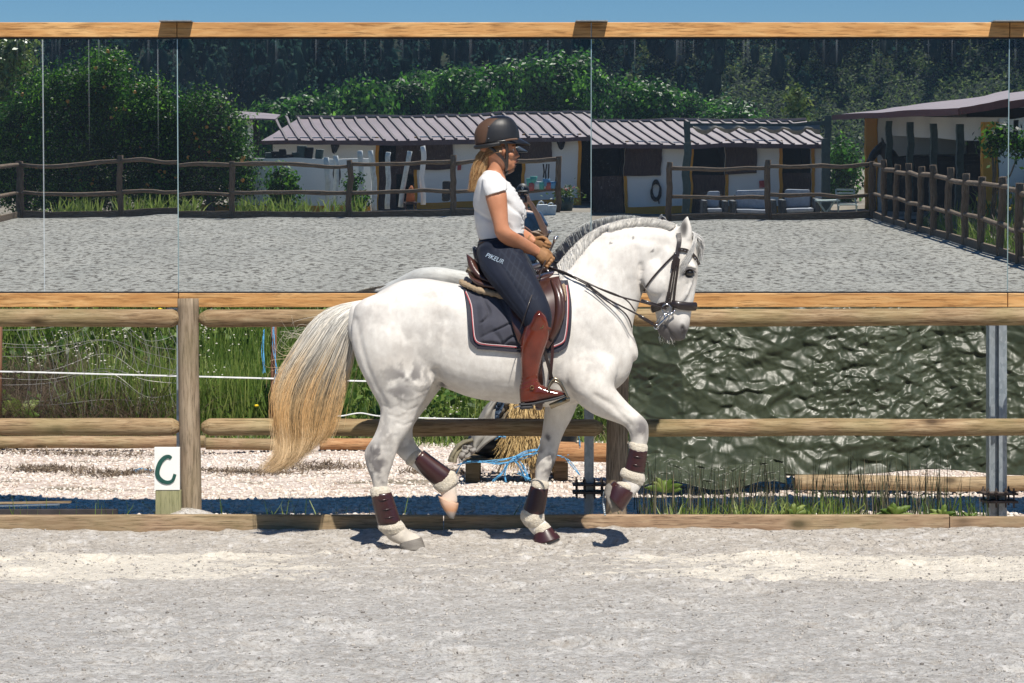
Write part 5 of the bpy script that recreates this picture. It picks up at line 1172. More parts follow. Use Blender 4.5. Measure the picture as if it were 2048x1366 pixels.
# hind legs, near (planted)
def leg(rings, yoff, n=18, power=2.1, k=4): pair_loft(m, [tuple(r)+(yoff,) if len(r) == 5 else r for r in rings], n, k, power)
hn = [(706, 628, 840, 610, 40, -.13), (702, 672, 872, 672, 46, -.145), (709, 712, 874, 720, 44, -.155), (725, 750, 868, 760, 40, -.165), (744, 785, 852, 794, 34, -.17), (760, 816, 836, 824, 27, -.17), (757, 848, 822, 856, 22, -.17), (744, 878, 802, 886, 19, -.17),
      (729, 902, 791, 912, 18, -.17), (732, 930, 784, 933, 17, -.17), (742, 958, 777, 956, 14, -.17), (748, 980, 776, 977, 12, -.17), (757, 1010, 786, 1006, 12, -.17), (765, 1040, 798, 1036, 13, -.17), (766, 1058, 808, 1049, 15, -.17), (774, 1076, 818, 1060, 15, -.17), (790, 1086, 834, 1068, 16, -.17), (803, 1090, 843, 1076, 18, -.17)]
pair_loft(m, hn, 22, 3, 2.1)
# hind leg, far (lifted)
hf = [(760, 640, 850, 650, 40, .13), (770, 700, 878, 715, 44, .15), (790, 750, 890, 758, 38, .165), (800, 790, 872, 790, 30, .17), (800, 830, 848, 822, 23, .17), (792, 862, 828, 850, 19, .17), (786, 892, 826, 868, 17, .17), (797, 912, 830, 884, 15, .17),
      (818, 930, 846, 905, 13, .17), (844, 952, 872, 928, 12, .17), (866, 972, 898, 948, 14, .17), (880, 986, 911, 962, 14, .17), (882, 990, 914, 986, 14, .17), (879, 998, 916, 1004, 16, .17)]
pair_loft(m, hf, 20, 3, 2.1)
# foreleg, near (raised)
fn_ = [(1110, 690, 1225, 690, 34, -.10), (1122, 740, 1240, 728, 40, -.13), (1140, 785, 1228, 768, 40, -.155), (1162, 812, 1242, 790, 33, -.155), (1190, 830, 1262, 812, 25, -.155), (1222, 842, 1282, 830, 20, -.155), (1248, 852, 1295, 845, 18, -.155),
      (1258, 866, 1298, 864, 18, -.155), (1261, 882, 1296, 884, 15, -.155), (1258, 905, 1287, 908, 12, -.155), (1254, 930, 1281, 934, 11.5, -.155), (1246, 950, 1282, 956, 14, -.155), (1244, 966, 1282, 975, 15, -.155), (1237, 972, 1268, 992, 14, -.155), (1226, 975, 1258, 1000, 15, -.155)]
pair_loft(m, fn_, 20, 3, 2.1)
# foreleg, far (straight)
ff_ = [(1105, 700, 1225, 700, 38, .12), (1100, 760, 1190, 760, 40, .14), (1092, 800, 1160, 800, 34, .15), (1088, 830, 1146, 832, 27, .15), (1084, 862, 1130, 862, 21, .15), (1078, 895, 1119, 890, 18.5, .15), (1073, 920, 1113, 917, 18.5, .15), (1070, 940, 1105, 938, 16, .15), (1069, 958, 1098, 958, 13, .15),
      (1062, 990, 1090, 992, 12, .15), (1054, 1020, 1083, 1024, 13, .15), (1050, 1042, 1086, 1036, 15, .15), (1058, 1060, 1094, 1044, 14, .15), (1072, 1074, 1104, 1054, 15, .15), (1080, 1080, 1112, 1064, 17, .15)]
pair_loft(m, ff_, 20, 3, 2.1)
horse = fuse('horse', m, .0095, 9, .5)
tag(horse, 'white dressage horse trotting to the right along the kerb with arched neck', 'horse')
# surface modelling in photo pixels
co = coords(horse); nr = normals(horse); u_, v_ = uv_of(co)
def linedist(u, v, pts):
    d = np.full(len(u), 1e9)
    for (a, b), (c, e) in zip(pts[:-1], pts[1:]):
        L2 = (c-a)**2+(e-b)**2; t = np.clip(((u-a)*(c-a)+(v-b)*(e-b))/L2, 0, 1); d = np.minimum(d, np.hypot(u-(a+t*(c-a)), v-(b+t*(e-b))))
    return d
side = (np.abs(nr[:, 1]) > .25)
near_ = nr[:, 1] < 0
disp = np.zeros(len(co))
def groove(pts, depth, w_, mask=None):
    global disp
    d = linedist(u_, v_, pts); g = -depth*np.exp(-(d/w_)**2)*side
    if mask is not None: g = g*mask
    disp += g
def swell(u, v, ru, rv, h, mask=None):
    global disp
    g = h*np.exp(-(((u_-u)/ru)**2+((v_-v)/rv)**2))*side
    if mask is not None: g = g*mask
    disp += g
bodym = np.abs(co[:, 1]-D0) > .02
groove([(712, 640), (722, 690), (735, 735), (752, 775), (772, 812)], .007, 7)
groove([(888, 640), (880, 690), (872, 740)], .022, 20); groove([(872, 745), (884, 775)], .012, 6)
swell(905, 690, 22, 50, -.012); swell(845, 600, 40, 25, .012); swell(780, 690, 45, 50, .012); swell(905, 590, 22, 18, -.012)
groove([(1281, 530), (1279, 560), (1287, 585)], .012, 5); groove([(1275, 500), (1281, 540)], .008, 8)
swell(1165, 640, 45, 60, .010); groove([(1132, 560), (1150, 620), (1185, 680)], .006, 14); groove([(1222, 650), (1238, 690), (1243, 735)], .006, 12)
groove([(1118, 768), (1140, 790), (1160, 800)], .010, 8); swell(1130, 740, 28, 30, .010)
groove([(1165, 800), (1200, 822), (1232, 846)], .004, 4); groove([(1190, 790), (1225, 812), (1262, 850)], .007, 5); groove([(1215, 800), (1258, 828)], .004, 5)
groove([(770, 822), (765, 850), (752, 880)], .006, 5); groove([(800, 838), (786, 870), (770, 900)], .004, 6); swell(815, 800, 28, 35, .006); groove([(846, 792), (825, 830)], .004, 6)
groove([(743, 905), (760, 935), (765, 970)], .005, 5); groove([(765, 905), (772, 950)], .004, 5)
groove([(1155, 500), (1200, 560), (1250, 610)], .006, 16); groove([(1190, 480), (1250, 478), (1310, 482), (1345, 492)], .005, 9); groove([(1262, 560), (1262, 600)], .006, 8)
for k in range(6):   # neck creases behind the jowl
    groove([(1268-k*7, 520+k*5), (1272-k*6, 560+k*4)], .0022, 2.2)
for (a, b) in ((765, 812), (778, 830), (792, 845), (800, 815), (825, 780)):
    groove([(a, b), (a+16, b+6), (a+34, b-2)], .003, 2.2)
groove([(800, 745), (820, 760), (835, 772), (848, 770)], -.004, 2.5); groove([(790, 790), (815, 800), (840, 790)], -.003, 2.5)     # veins
groove([(1325, 560), (1335, 590), (1345, 615)], -.003, 3); groove([(1350, 500), (1353, 560)], .003, 6)
# eye socket, nostril, mouth
d_eye = np.hypot((u_-1379)/12, (v_-546)/8); disp += np.where(side & (np.abs(co[:, 1]-D0) > .05), -.014*np.exp(-d_eye**2), 0)
d_n = np.hypot((u_-1366)/4.5, (v_-656)/7.0); disp += np.where(side, -.024*np.exp(-d_n**2), 0)
groove([(1327, 645), (1338, 662), (1352, 679)], .008, 2.5)
disp += .0035*(fbm(co[:, 0]*9, co[:, 1]*9, co[:, 2]*9, 3, 200)-.5)
for sy in (-1, 1): # ear hollow
    d_ = np.hypot((u_-1371)/6, (v_-457)/15); disp += np.where((np.sign(co[:, 1]-D0) == sy) & (nr[:, 1]*sy > .2) & (v_ < 477) & (np.abs(co[:, 1]-D0) > .03) & (u_ > 1355), -.012*np.exp(-d_**2), 0)
co2 = co+nr*disp[:, None]; setco(horse, co2)
# coat markings (they belong to the coat: grey mottles, dirt, dark skin)
grey = np.zeros(len(co))
def patch(u, v, ru, rv, a, seed=0, mask=None):
    global grey
    n_ = fbm(co[:, 0]*22, co[:, 1]*22, co[:, 2]*22, 4, 300+seed); g = a*np.exp(-(((u_-u)/ru)**2+((v_-v)/rv)**2))*ss(.35, .62, n_)*1.5
    if mask is not None: g = g*mask
    grey = np.maximum(grey, g)
patch(815, 755, 62, 42, .62, 1); patch(800, 785, 42, 26, .62, 2); patch(850, 690, 60, 50, .22, 21); patch(1180, 720, 50, 50, .20, 22); patch(1200, 560, 60, 60, .12, 23); patch(860, 590, 35, 18, .18, 3); patch(745, 640, 30, 40, .16, 14); patch(890, 650, 16, 40, .25, 4); patch(752, 920, 22, 40, .95, 5); patch(765, 945, 12, 30, .9, 6); patch(738, 900, 10, 30, .9, 15); patch(775, 880, 30, 50, .4, 7)
patch(1283, 858, 17, 26, .8, 8); patch(1256, 858, 12, 14, .5, 16); patch(1100, 930, 24, 30, .75, 9, co[:, 1] > D0); patch(1083, 915, 12, 22, .7, 17, co[:, 1] > D0); patch(1115, 730, 12, 30, .35, 10); patch(795, 1065, 40, 18, .3, 11); patch(880, 680, 24, 60, .25, 12); patch(800, 870, 30, 40, .55, 13, co[:, 1] > D0)
muz = ss(628, 668, v_+(1385-u_)*.15)*(u_ > 1300)*(v_ > 600)*(v_ < 700)*1.0
dark = np.zeros(len(co))
dark = np.maximum(dark, .97*np.exp(-np.hypot((u_-1366)/7.5, (v_-658)/10.5)**4)*side)
dark = np.maximum(dark, .88*np.exp(-np.hypot((u_-1379)/16, (v_-548)/12)**4)*side)
dark = np.maximum(dark, .52*ss(636, 668, v_+(1385-u_)*.12)*(u_ > 1300)*(v_ > 600)*(v_ < 700)*(.75+.5*(fbm(co[:, 0]*30, co[:, 1]*30, co[:, 2]*30, 3, 61)-.5)))
d_m = linedist(u_, v_, [(1327, 647), (1338, 663), (1352, 679)]); dark = np.maximum(dark, .6*np.exp(-(d_m/3)**2)*side)
dark = np.maximum(dark, np.where((v_ < 476) & (np.abs(u_-1371) < 14) & (nr[:, 1]*np.sign(co[:, 1]-D0) > .1) & (np.abs(co[:, 1]-D0) > .03) & (u_ > 1357), .92*np.exp(-np.hypot((u_-1368)/8, (v_-456)/19)**4), 0))
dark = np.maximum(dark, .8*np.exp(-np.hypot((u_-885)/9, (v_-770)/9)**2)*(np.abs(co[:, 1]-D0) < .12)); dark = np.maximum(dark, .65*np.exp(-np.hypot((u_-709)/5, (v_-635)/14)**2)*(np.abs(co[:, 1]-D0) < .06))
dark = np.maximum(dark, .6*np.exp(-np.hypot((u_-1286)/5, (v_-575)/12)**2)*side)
for (a, b) in ((1221, 486), (1305, 502), (1266, 476)): dark = np.maximum(dark, .7*(np.hypot(u_-a, v_-b) < 2.6)*near_)
patch(1095, 875, 5, 7, 1.6, 20, co[:, 1] > D0)
yel = np.clip(ss(620, 760, v_)*.15+.5*np.exp(-np.hypot((u_-1380)/40, (v_-520)/40)**2)*.3, 0, 1); yel = np.maximum(yel, .7*ss(935, 1000, v_)*(u_ < 1000))
pink = .55*np.exp(-np.hypot((u_-898)/22, (v_-1000)/22)**2)
for an, av in (('grey', np.clip(np.maximum(grey, muz), 0, 1)), ('dark', dark), ('warm', yel), ('pink', pink)):
    at = horse.data.attributes.new(an, 'FLOAT', 'POINT'); at.data.foreach_set('value', av.astype(np.float32))
s = NT('white_coat')
n1 = s.noise(5, 6, .6); n2 = s.noise(34, 5, .65, s.mapping((1, 1, .6)))
c = s.ramp(n1, [(.35, (.60, .57, .53)), (.6, (.77, .745, .70))])
c = s.mix(s.math('MULTIPLY', s.ramp(n2, [(.40, 0), (.7, 1)]), .34), c, (.43, .385, .34))
c = s.mix(s.attr('warm'), c, (.60, .53, .42)); c = s.mix(s.attr('pink'), c, (.72, .50, .40))
c = s.mix(s.math('MULTIPLY', s.attr('grey'), .92), c, (.125, .115, .115)); c = s.mix(s.attr('dark'), c, (.03, .027, .028))
hair = s.noise(220, 3, .6, s.mapping((1, 1, .25), (0, .5, 0)))
M['coat'] = s.bsdf(c, .6, 0, s.bump(hair, .12, .002, s.bump(s.noise(16, 5, .6), .18, .012)), .28, Sheen_Weight=.1)
horse.data.materials.append(M['coat'])
bvh = BVHTree.FromPolygons([Vector(c) for c in co2], [tuple(p.vertices) for p in horse.data.polygons])
def surf(u, v, sidek=-1, off=0.0, miss=None):
    """Y of the horse surface seen at pixel (u,v) from the near (-1) or far (+1) side"""
    if sidek < 0:
        o = Vector((0, 0, HC)); d = (P(u, v, D0)-o).normalized(); hit = bvh.ray_cast(o+d*10, d)
        if hit[0] is None: return miss
        return hit[0].y-off
    a = P(u, v, D0); o = Vector((a.x, D0+3, a.z)); hit = bvh.ray_cast(o, Vector((0, -1, 0)))
    return miss if hit[0] is None else hit[0].y+off
def on(u, v, sidek=-1, off=0.0, miss=D0):
    y = surf(u, v, sidek, off, miss)
    p = P(u, v, y if sidek < 0 else D0); p.y = y; return p

# eyes
for sy in (-1, 1):
    e = MB(); c0 = P(1379, 546, D0+sy*.088); e.ball(c0, (.025, .02, .019), 16, 12); e.build('eye', M.get('eye') or M.setdefault('eye', plain('horse_eye', (.010, .007, .005), .08, 0, .1, 5, spec=.9)), horse, True)
    l_ = MB(); l_.tube([P(u, v, D0+sy*.104) for u, v in spline([(1366, 545), (1374, 538.5), (1384, 538), (1392, 545)], 4)], .0045, 6); l_.build('eyelid', M.get('lid') or M.setdefault('lid', plain('grey_lid', (.10, .09, .09), .6)), horse, True)
# hooves
s = NT('grey_hoof'); s.bsdf(s.ramp(s.noise(9, 4, .6, s.mapping((1, 1, 5))), [(.3, (.13, .115, .10)), (.7, (.26, .24, .21))]), .6, 0, s.bump(s.noise(14, 3, .6, s.mapping((.4, .4, 6))), .3, .003), .3); M['hoof'] = s.m
s = NT('pale_hoof'); sxh = s.n('ShaderNodeSeparateXYZ'); s.l(s.tc.outputs['Object'], sxh.inputs[0]); s.bsdf(s.ramp(s.math('ADD', s.math('MULTIPLY', s.math('SUBTRACT', sxh.outputs[2], .15), 9.0), s.math('MULTIPLY', s.noise(18, 3), .25)), [(.12, (.22, .21, .20)), (.38, (.38, .31, .27)), (.55, (.50, .26, .14)), (.9, (.58, .38, .27))]), .55, 0, None, .3); M['palehoof'] = s.m
h = MB(); pair_loft(h, [(801, 1084, 843, 1074, 20, -.17), (799, 1092, 848, 1086, 23, -.17), (804, 1099, 852, 1100, 24, -.17)], 20, 3, 2.3, rnd=False); h.build('hoof', M['hoof'], horse, True)
h = MB(); pair_loft(h, [(876, 991, 917, 1007, 20, .17), (880, 1005, 916, 1016, 22, .17), (888, 1020, 912, 1027, 21, .17), (898, 1034, 908, 1037, 17, .17)], 20, 3, 2.8, rnd=False); h.build('hoof', M['palehoof'], horse, True)
h = MB(); pair_loft(h, [(1218, 966, 1255, 1005, 18, -.155), (1211, 972, 1242, 1020, 20, -.155), (1208, 985, 1224, 1026, 21, -.155)], 20, 3, 2.3, rnd=False); h.build('hoof', M['hoof'], horse, True)
h = MB(); pair_loft(h, [(1074, 1076, 1112, 1062, 19, .15), (1070, 1090, 1119, 1078, 22, .15), (1072, 1096, 1123, 1090, 23, .15)], 20, 3, 2.3, rnd=False); h.build('hoof', M['hoof'], horse, True)
h = MB()
for k in range(12): a = k/11*math.pi; h.tube([P(1209.5-2*math.sin(a), 985+41*k/11, D0-.155+.055*math.cos(a)*0)+Vector((0, .052*math.cos(a), 0)), P(1209-2*math.sin(a), 988+41*k/11, D0-.155)+Vector((0, .052*math.cos(a+.26), 0))], .007, 6)
h.build('horseshoe', M['galv'], horse, True)

# ---- hair
class Hair:
    def __init__(s): s.v = []; s.f = []; s.t = []
    def add(s, pts, r0, tint, prof=None):
        n = len(pts); b = len(s.v)
        for i, p in enumerate(pts):
            t = i/(n-1); r = r0*((1-t)**.6*.9+.1) if prof is None else r0*prof(t); d = (pts[min(i+1, n-1)]-pts[max(i-1, 0)]); d.normalize()
            a = d.cross(Vector((.1, 1, .05))); a.normalize(); c = d.cross(a)
            for k in range(3):
                an = 2.094*k; s.v.append(p+(a*math.cos(an)+c*math.sin(an))*r); s.t.append(tint)
        for i in range(n-1):
            for k in range(3): s.f.append((b+i*3+k, b+i*3+(k+1) % 3, b+(i+1)*3+(k+1) % 3, b+(i+1)*3+k))
    def build(s, name, mat, parent):
        return mesh_obj(name, s.v, s.f, mat, parent, True, {'tint': s.t})
def sp3(pts, k=4): return [Vector(x) for x in spline([tuple(p) for p in pts], k)]
def hairmat(s, c, tr=.12):
    b = s.n('ShaderNodeBsdfPrincipled'); s.l(c, b.inputs['Base Color']); b.inputs['Roughness'].default_value = .5; b.inputs['Specular IOR Level'].default_value = .3
    t = s.n('ShaderNodeBsdfTranslucent'); s.l(c, t.inputs[0]); x = s.n('ShaderNodeMixShader'); x.inputs[0].default_value = tr; s.l(b.outputs[0], x.inputs[1]); s.l(t.outputs[0], x.inputs[2]); s.l(x.outputs[0], s.out.inputs[0]); return s.m
s = NT('tail_hair'); sx = s.n('ShaderNodeSeparateXYZ'); s.l(s.tc.outputs['Object'], sx.inputs[0])
g = s.math('DIVIDE', s.math('SUBTRACT', 1.30, sx.outputs[2]), .75, 0, True)
g = s.math('ADD', g, s.math('MULTIPLY', s.math('SUBTRACT', s.attr('tint'), .5), .35), 0, True)
c = s.ramp(g, [(0, (.84, .82, .77)), (.28, (.74, .67, .56)), (.5, (.80, .59, .34)), (.78, (.74, .46, .20)), (1, (.80, .60, .36))])
t_ = s.ramp(s.attr('tint'), [(0, (.30, .28, .26)), (.34, (.90, .90, .90)), (1, (1.25, 1.25, 1.25))]); c = s.mix(1.0, c, t_, 'MULTIPLY')
M['tail'] = hairmat(s, c)
rr = random.Random(11); hr = Hair()
# guide curves across the tail in photo pixels, from back outline to front outline
guides = [
 [(742, 598), (700, 606), (655, 622), (618, 655), (590, 700), (562, 745), (551, 795), (556, 845), (560, 890), (545, 918), (520, 937)],
 [(742, 600), (705, 612), (665, 640), (632, 690), (602, 735), (578, 790), (572, 845), (580, 895), (568, 930), (540, 945)],
 [(742, 602), (712, 620), (680, 660), (655, 710), (630, 760), (612, 815), (606, 865), (600, 905), (575, 935)],
 [(742, 604), (716, 626), (695, 670), (678, 720), (660, 775), (645, 830), (632, 875), (610, 908)],
 [(742, 606), (720, 630), (708, 670), (700, 715), (690, 760), (676, 810), (666, 852), (655, 880)]]
G = [np.array([g_[0]]+g_[1:]) for g_ in [ [tuple(q) for q in np.array(spline(g_, 6))] for g_ in guides]]
def gsample(s_, t):
    x = s_*(len(G)-1); i = min(int(x), len(G)-2); f = x-i
    a = G[i]; b = G[i+1]; ia = t*(len(a)-1); ib = t*(len(b)-1)
    def at(A, k): j = min(int(k), len(A)-2); q = k-j; return A[j]*(1-q)+A[j+1]*q
    return at(a, ia)*(1-f)+at(b, ib)*f
for k in range(4200):
    s_ = rr.random(); dp = rr.uniform(-1, 1); L = min(1, rr.uniform(.45, 1.15)) if rr.random() < .6 else rr.uniform(.8, 1)
    jit = (rr.gauss(0, 3.0), rr.gauss(0, 2.5)); wv = rr.uniform(0, 6.3); am = rr.uniform(.5, 4.5); fr = rr.uniform(1.5, 3); pts = []
    stray = rr.random() < .04
    for j in range(13):
        t = j/12*L; u, v = gsample(s_, t); g_ = ss(0, .25, t)
        off = am*math.sin(wv+t*6.3*fr)*g_*t*(2.2 if stray else 1)
        thick = .05*(math.sin(math.pi*min(1, t*1.15+.12))**.7)+.012
        u += jit[0]*g_*(1+t)+off+(rr.gauss(0, 7)*0); v += jit[1]*g_
        if stray: u -= 14*t*g_; v += 3*g_
        Y = D0+.0+dp*thick*(1-.5*abs(2*s_-1))
        pts.append(P(float(u), float(v), Y))
    hr.add(pts, rr.uniform(.0013, .0028), min(1, max(0, rr.gauss(.5, .16)+.26*math.sin(s_*31+2*math.sin(s_*9))-.22*math.exp(-((s_-.72)/.16)**2))))
for k in range(26):   # fly-away hairs
    v0 = rr.uniform(620, 720); u0 = 640-(v0-620)*.45; pts = sp3([P(u0+40, v0-6, D0), P(u0, v0+rr.uniform(5, 20), D0), P(u0-rr.uniform(25, 60), v0+rr.uniform(0, 40), D0+rr.uniform(-.03, .03)), P(u0-rr.uniform(50, 75), v0+rr.uniform(-5, 60), D0)], 4); hr.add(pts, .0013, .9)
tail = hr.build('tail', M['tail'], horse)
# solid core of the dock so the root reads as dense
h = MB(); pair_loft(h, [(748, 590, 728, 630, 16, 0), (722, 603, 706, 640, 18, 0), (690, 612, 672, 660, 17, 0), (655, 640, 662, 690, 14, 0), (630, 690, 652, 740, 11, 0), (612, 750, 642, 790, 8, 0)], 14, 4); o = fuse('tail_dock', h, .012, 4); o.data.materials.append(M['tail']); setp(o, horse)
at = o.data.attributes.new('tint', 'FLOAT', 'POINT'); at.data.foreach_set('value', np.full(len(o.data.vertices), .75, np.float32))
# mane: falls to the far side, short fringe standing on the near side of the crest
s = NT('mane_hair'); c = s.ramp(s.attr('tint'), [(0, (.30, .30, .30)), (.3, (.56, .555, .54)), (.6, (.82, .80, .76)), (1, (.95, .93, .88))]); M['mane'] = hairmat(s, c)
crest = [(1122, 532), (1145, 505), (1172, 480), (1205, 460), (1246, 448), (1286, 444), (1324, 448), (1352, 457)]
CR = np.array(spline(crest, 8)); hr = Hair(); N_ = len(CR)
for k in range(3000):
    x = rr.random()*(N_-1); i = min(int(x), N_-2); q = x-i; u, v = CR[i]*(1-q)+CR[i+1]*q; tx, ty = CR[i+1]-CR[i]; Ln = math.hypot(tx, ty); tx /= Ln; ty /= Ln
    nx_, ny_ = ty, -tx      # outwards from the crest
    s_ = x/(N_-1); y0 = D0+rr.gauss(0, .012)
    near_side = rr.random() < .62; Lh = rr.uniform(.45, 1.1)*(44 if s_ < .3 else 44-34*(s_-.3)/.2 if s_ < .5 else 27)*(1-.3*s_)
    if near_side:
        a = P(u-nx_*2, v-ny_*2, y0-.01); b = P(u+nx_*rr.uniform(4, 9)-tx*4, v+ny_*rr.uniform(4, 9)-ty*4, y0-.025)
        e = P(u-nx_*Lh*.45-tx*Lh*.55, v-ny_*Lh*.45-ty*Lh*.55, D0); ye = surf(*uvp(e), -1, .012, D0-.06) if False else None
        u2, v2 = u-nx_*Lh*.42-tx*Lh*.6, v-ny_*Lh*.42-ty*Lh*.6; y2 = surf(u2, v2, -1, .008, D0-.05); c_ = P(u2, v2, y2)
        hr.add(sp3([a, b, b.lerp(c_, .55)+Vector((0, -.012, 0)), c_], 3), rr.uniform(.0012, .0024), min(1, max(0, rr.gauss(.76, .2))))
    else:
        Lf = rr.uniform(30, 62)*(1-.35*s_)
        a = P(u-nx_*2, v-ny_*2, y0); b = P(u+nx_*rr.uniform(4, 10), v+ny_*rr.uniform(4, 10), y0+.03)
        c_ = P(u-nx_*Lf*.4-tx*6, v-ny_*Lf*.4+8, D0+.10+.05*(1-s_)); e = P(u-nx_*Lf*.8-tx*10, v-ny_*Lf*.8+20, D0+.12+.09*(1-s_))
        hr.add(sp3([a, b, c_, e], 3), rr.uniform(.0018, .003), min(1, max(0, rr.gauss(.88, .15))))  # far strands tinted lighter in place of the sun bounced off the mirror
hr.build('mane', M['mane'], horse)
hr = Hair()
for k in range(420):
    a = P(1366+rr.uniform(-7, 9), 463+rr.uniform(-4, 6), D0+rr.uniform(-.03, .03)); f = rr.random()
    if f < .28:
        e = P(1362+rr.uniform(-5, 6), 538+rr.uniform(-14, 10), D0-.125); mid = P(1383+rr.uniform(-3, 4), 500+rr.uniform(-6, 6), D0-.10)
    else:
        e = P(1400+rr.uniform(-8, 6), 515+rr.uniform(-25, 14), D0+rr.uniform(-.06, .06)); mid = P(1402+rr.uniform(-6, 6), 486+rr.uniform(-6, 6), D0+rr.uniform(-.05, .05))
    hr.add(sp3([a, P(1388+rr.uniform(-3, 5), 470+rr.uniform(-4, 4), (a.y+mid.y)/2), mid, e], 4), rr.uniform(.0012, .0022), min(1, max(0, rr.gauss(.28, .25))))
hr.build('forelock', plain('x', (1, 1, 1)) if False else M['mane'], horse)
hr = Hair()
for k in range(40):
    u0, v0 = 1322+rr.uniform(-6, 26), 668+rr.uniform(-3, 10); hr.add([P(u0, v0, D0+rr.uniform(-.04, .04)), P(u0+2, v0+9, D0+rr.uniform(-.04, .04)), P(u0+rr.uniform(0, 8), v0+rr.uniform(8, 18), D0+rr.uniform(-.05, .05))], .0009, .9)
hr.build('whiskers', M['mane'], horse)

# ================================================================== tack
def leather(name, c, rough=.32, var=.3):
    s = NT(name); n = s.noise(7, 4); cc = s.ramp(n, [(.3, tuple(x*(1-var) for x in c)), (.7, tuple(x*(1+var) for x in c))]); return s.bsdf(cc, rough, 0, s.bump(s.voro(240), .08, .001), .5, Coat_Weight=.35, Coat_Roughness=.12)
M['saddle'] = leather('saddle_leather', (.055, .022, .016)); M['maroon'] = leather('maroon_leather', (.036, .010, .010), .34); M['strap'] = leather('strap_leather', (.022, .014, .012), .4)
M['boot'] = leather('boot_leather', (.115, .021, .010), .12, .45)
s = NT('fleece'); M['fleece'] = s.bsdf(s.ramp(s.noise(60, 4, .7), [(.3, (.56, .49, .38)), (.7, (.74, .68, .57))]), .95, 0, s.bump(s.noise(110, 4, .7), 1.0, .01), .1, Sheen_Weight=.4)
s = NT('tan_fleece'); M['tanfleece'] = s.bsdf(s.ramp(s.noise(60, 4, .7), [(.3, (.34, .25, .16)), (.7, (.48, .37, .25))]), .95, 0, s.bump(s.noise(110, 4, .7), 1.0, .01), .1)
M['steel'] = plain('bit_steel', (.55, .55, .56), .15, 1.0, .1); M['brass'] = plain('brass', (.55, .42, .20), .25, 1.0, .1)

def sheet(name, left, right, mat, parent, offs=.012, th=.01, sidek=-1, nu=26, nv=26, puff=None, smooth=True):
    """a draped sheet between two edge polylines (photo pixels), lying on the horse"""
    def res(pl, n):
        pl = [np.array(p, float) for p in pl]; L = [0]
        for a, b in zip(pl[:-1], pl[1:]): L.append(L[-1]+np.linalg.norm(b-a))
        out = []
        for t in np.linspace(0, L[-1], n):
            i = min(max(0, int(np.searchsorted(L, t)-1)), len(pl)-2); f = (t-L[i])/(L[i+1]-L[i]+1e-9); out.append(pl[i]*(1-f)+pl[i+1]*f)
        return out
    A, B = res(left, nv), res(right, nv); Yg = np.zeros((nv, nu)); UVg = np.zeros((nv, nu, 2))
    for j in range(nv):
        for i in range(nu):
            q = A[j]*(1-i/(nu-1))+B[j]*(i/(nu-1)); UVg[j, i] = q; y = surf(q[0], q[1], sidek, 0, None); vq = q[1]
            while y is None and vq < q[1]+60: vq += 4; y = surf(q[0], vq, sidek, 0, None)
            Yg[j, i] = np.nan if y is None else y
    mval = np.nanmean(Yg); Yg = np.where(np.isnan(Yg), mval, Yg)
    for _ in range(3):
        Z = np.pad(Yg, 1, 'edge'); Yg = (Z[:-2, 1:-1]+Z[2:, 1:-1]+Z[1:-1, :-2]+Z[1:-1, 2:]+Z[1:-1, 1:-1]*2)/6
    vs = []
    for j in range(nv):
        for i in range(nu):
            e = 0 if puff is None else puff(i/(nu-1), j/(nv-1), UVg[j, i]); y = Yg[j, i]+sidek*(offs+th+e); p = P(UVg[j, i, 0], UVg[j, i, 1], y if sidek < 0 else D0); p.y = y; vs.append(p)
    for j in range(nv):
        for i in range(nu): p = vs[j*nu+i].copy(); p.y -= sidek*th; vs.append(p)
    n0 = nu*nv; fs = []
    for j in range(nv-1):
        for i in range(nu-1):
            a = j*nu+i; fs.append((a, a+nu, a+nu+1, a+1)); fs.append((n0+a, n0+a+1, n0+a+nu+1, n0+a+nu))
    bd = [i for i in range(nu)]+[j*nu+nu-1 for j in range(1, nv)]+[(nv-1)*nu+i for i in range(nu-2, -1, -1)]+[j*nu for j in range(nv-2, 0, -1)]
    for a, b in zip(bd, bd[1:]+bd[:1]): fs.append((a, b, n0+b, n0+a))
    return mesh_obj(name, vs, fs, mat, parent, smooth)
def strap(name, pts, wd, mat, parent, off=.004, th=.004, sidek=-1, k=5, free=False, ys=None, r=None):
    """a flat strap following photo pixels on the surface (or free in the air with given depths)"""
    q = spline([tuple(p)+((ys[i],) if ys else ()) for i, p in enumerate(pts)], k) if k > 1 else [np.array(p, float) for p in pts]
    Ys = []
    for x in q:
        if ys: Ys.append(x[2])
        else: Ys.append(surf(x[0], x[1], sidek, off+th, None))
    last = next((y for y in Ys if y is not None), D0)
    for i, y in enumerate(Ys):
        if y is None: Ys[i] = last
        else: last = y
    for _ in range(2 if not ys else 0): Ys = [Ys[0]]+[(Ys[i-1]+2*Ys[i]+Ys[i+1])/4 for i in range(1, len(Ys)-1)]+[Ys[-1]]
    vs = []
    for i, x in enumerate(q):
        a, b = q[max(i-1, 0)], q[min(i+1, len(q)-1)]; d = np.array([b[0]-a[0], b[1]-a[1]]); d /= np.linalg.norm(d)+1e-9; n_ = np.array([-d[1], d[0]])*wd/2
        for sgn, dy in ((1, 0), (1, th), (-1, th), (-1, 0)):
            p = P(x[0]+n_[0]*sgn, x[1]+n_[1]*sgn, Ys[i] if sidek < 0 else D0); p.y = Ys[i]-sidek*dy; vs.append(p)
    L = len(q); fs = [(i*4+j, i*4+(j+1) % 4, (i+1)*4+(j+1) % 4, (i+1)*4+j) for i in range(L-1) for j in range(4)]+[(0, 1, 2, 3), tuple((L-1)*4+j for j in (3, 2, 1, 0))]
    if isinstance(name, MB): return name.add(vs, fs)
    return mesh_obj(name, vs, fs, mat, parent)

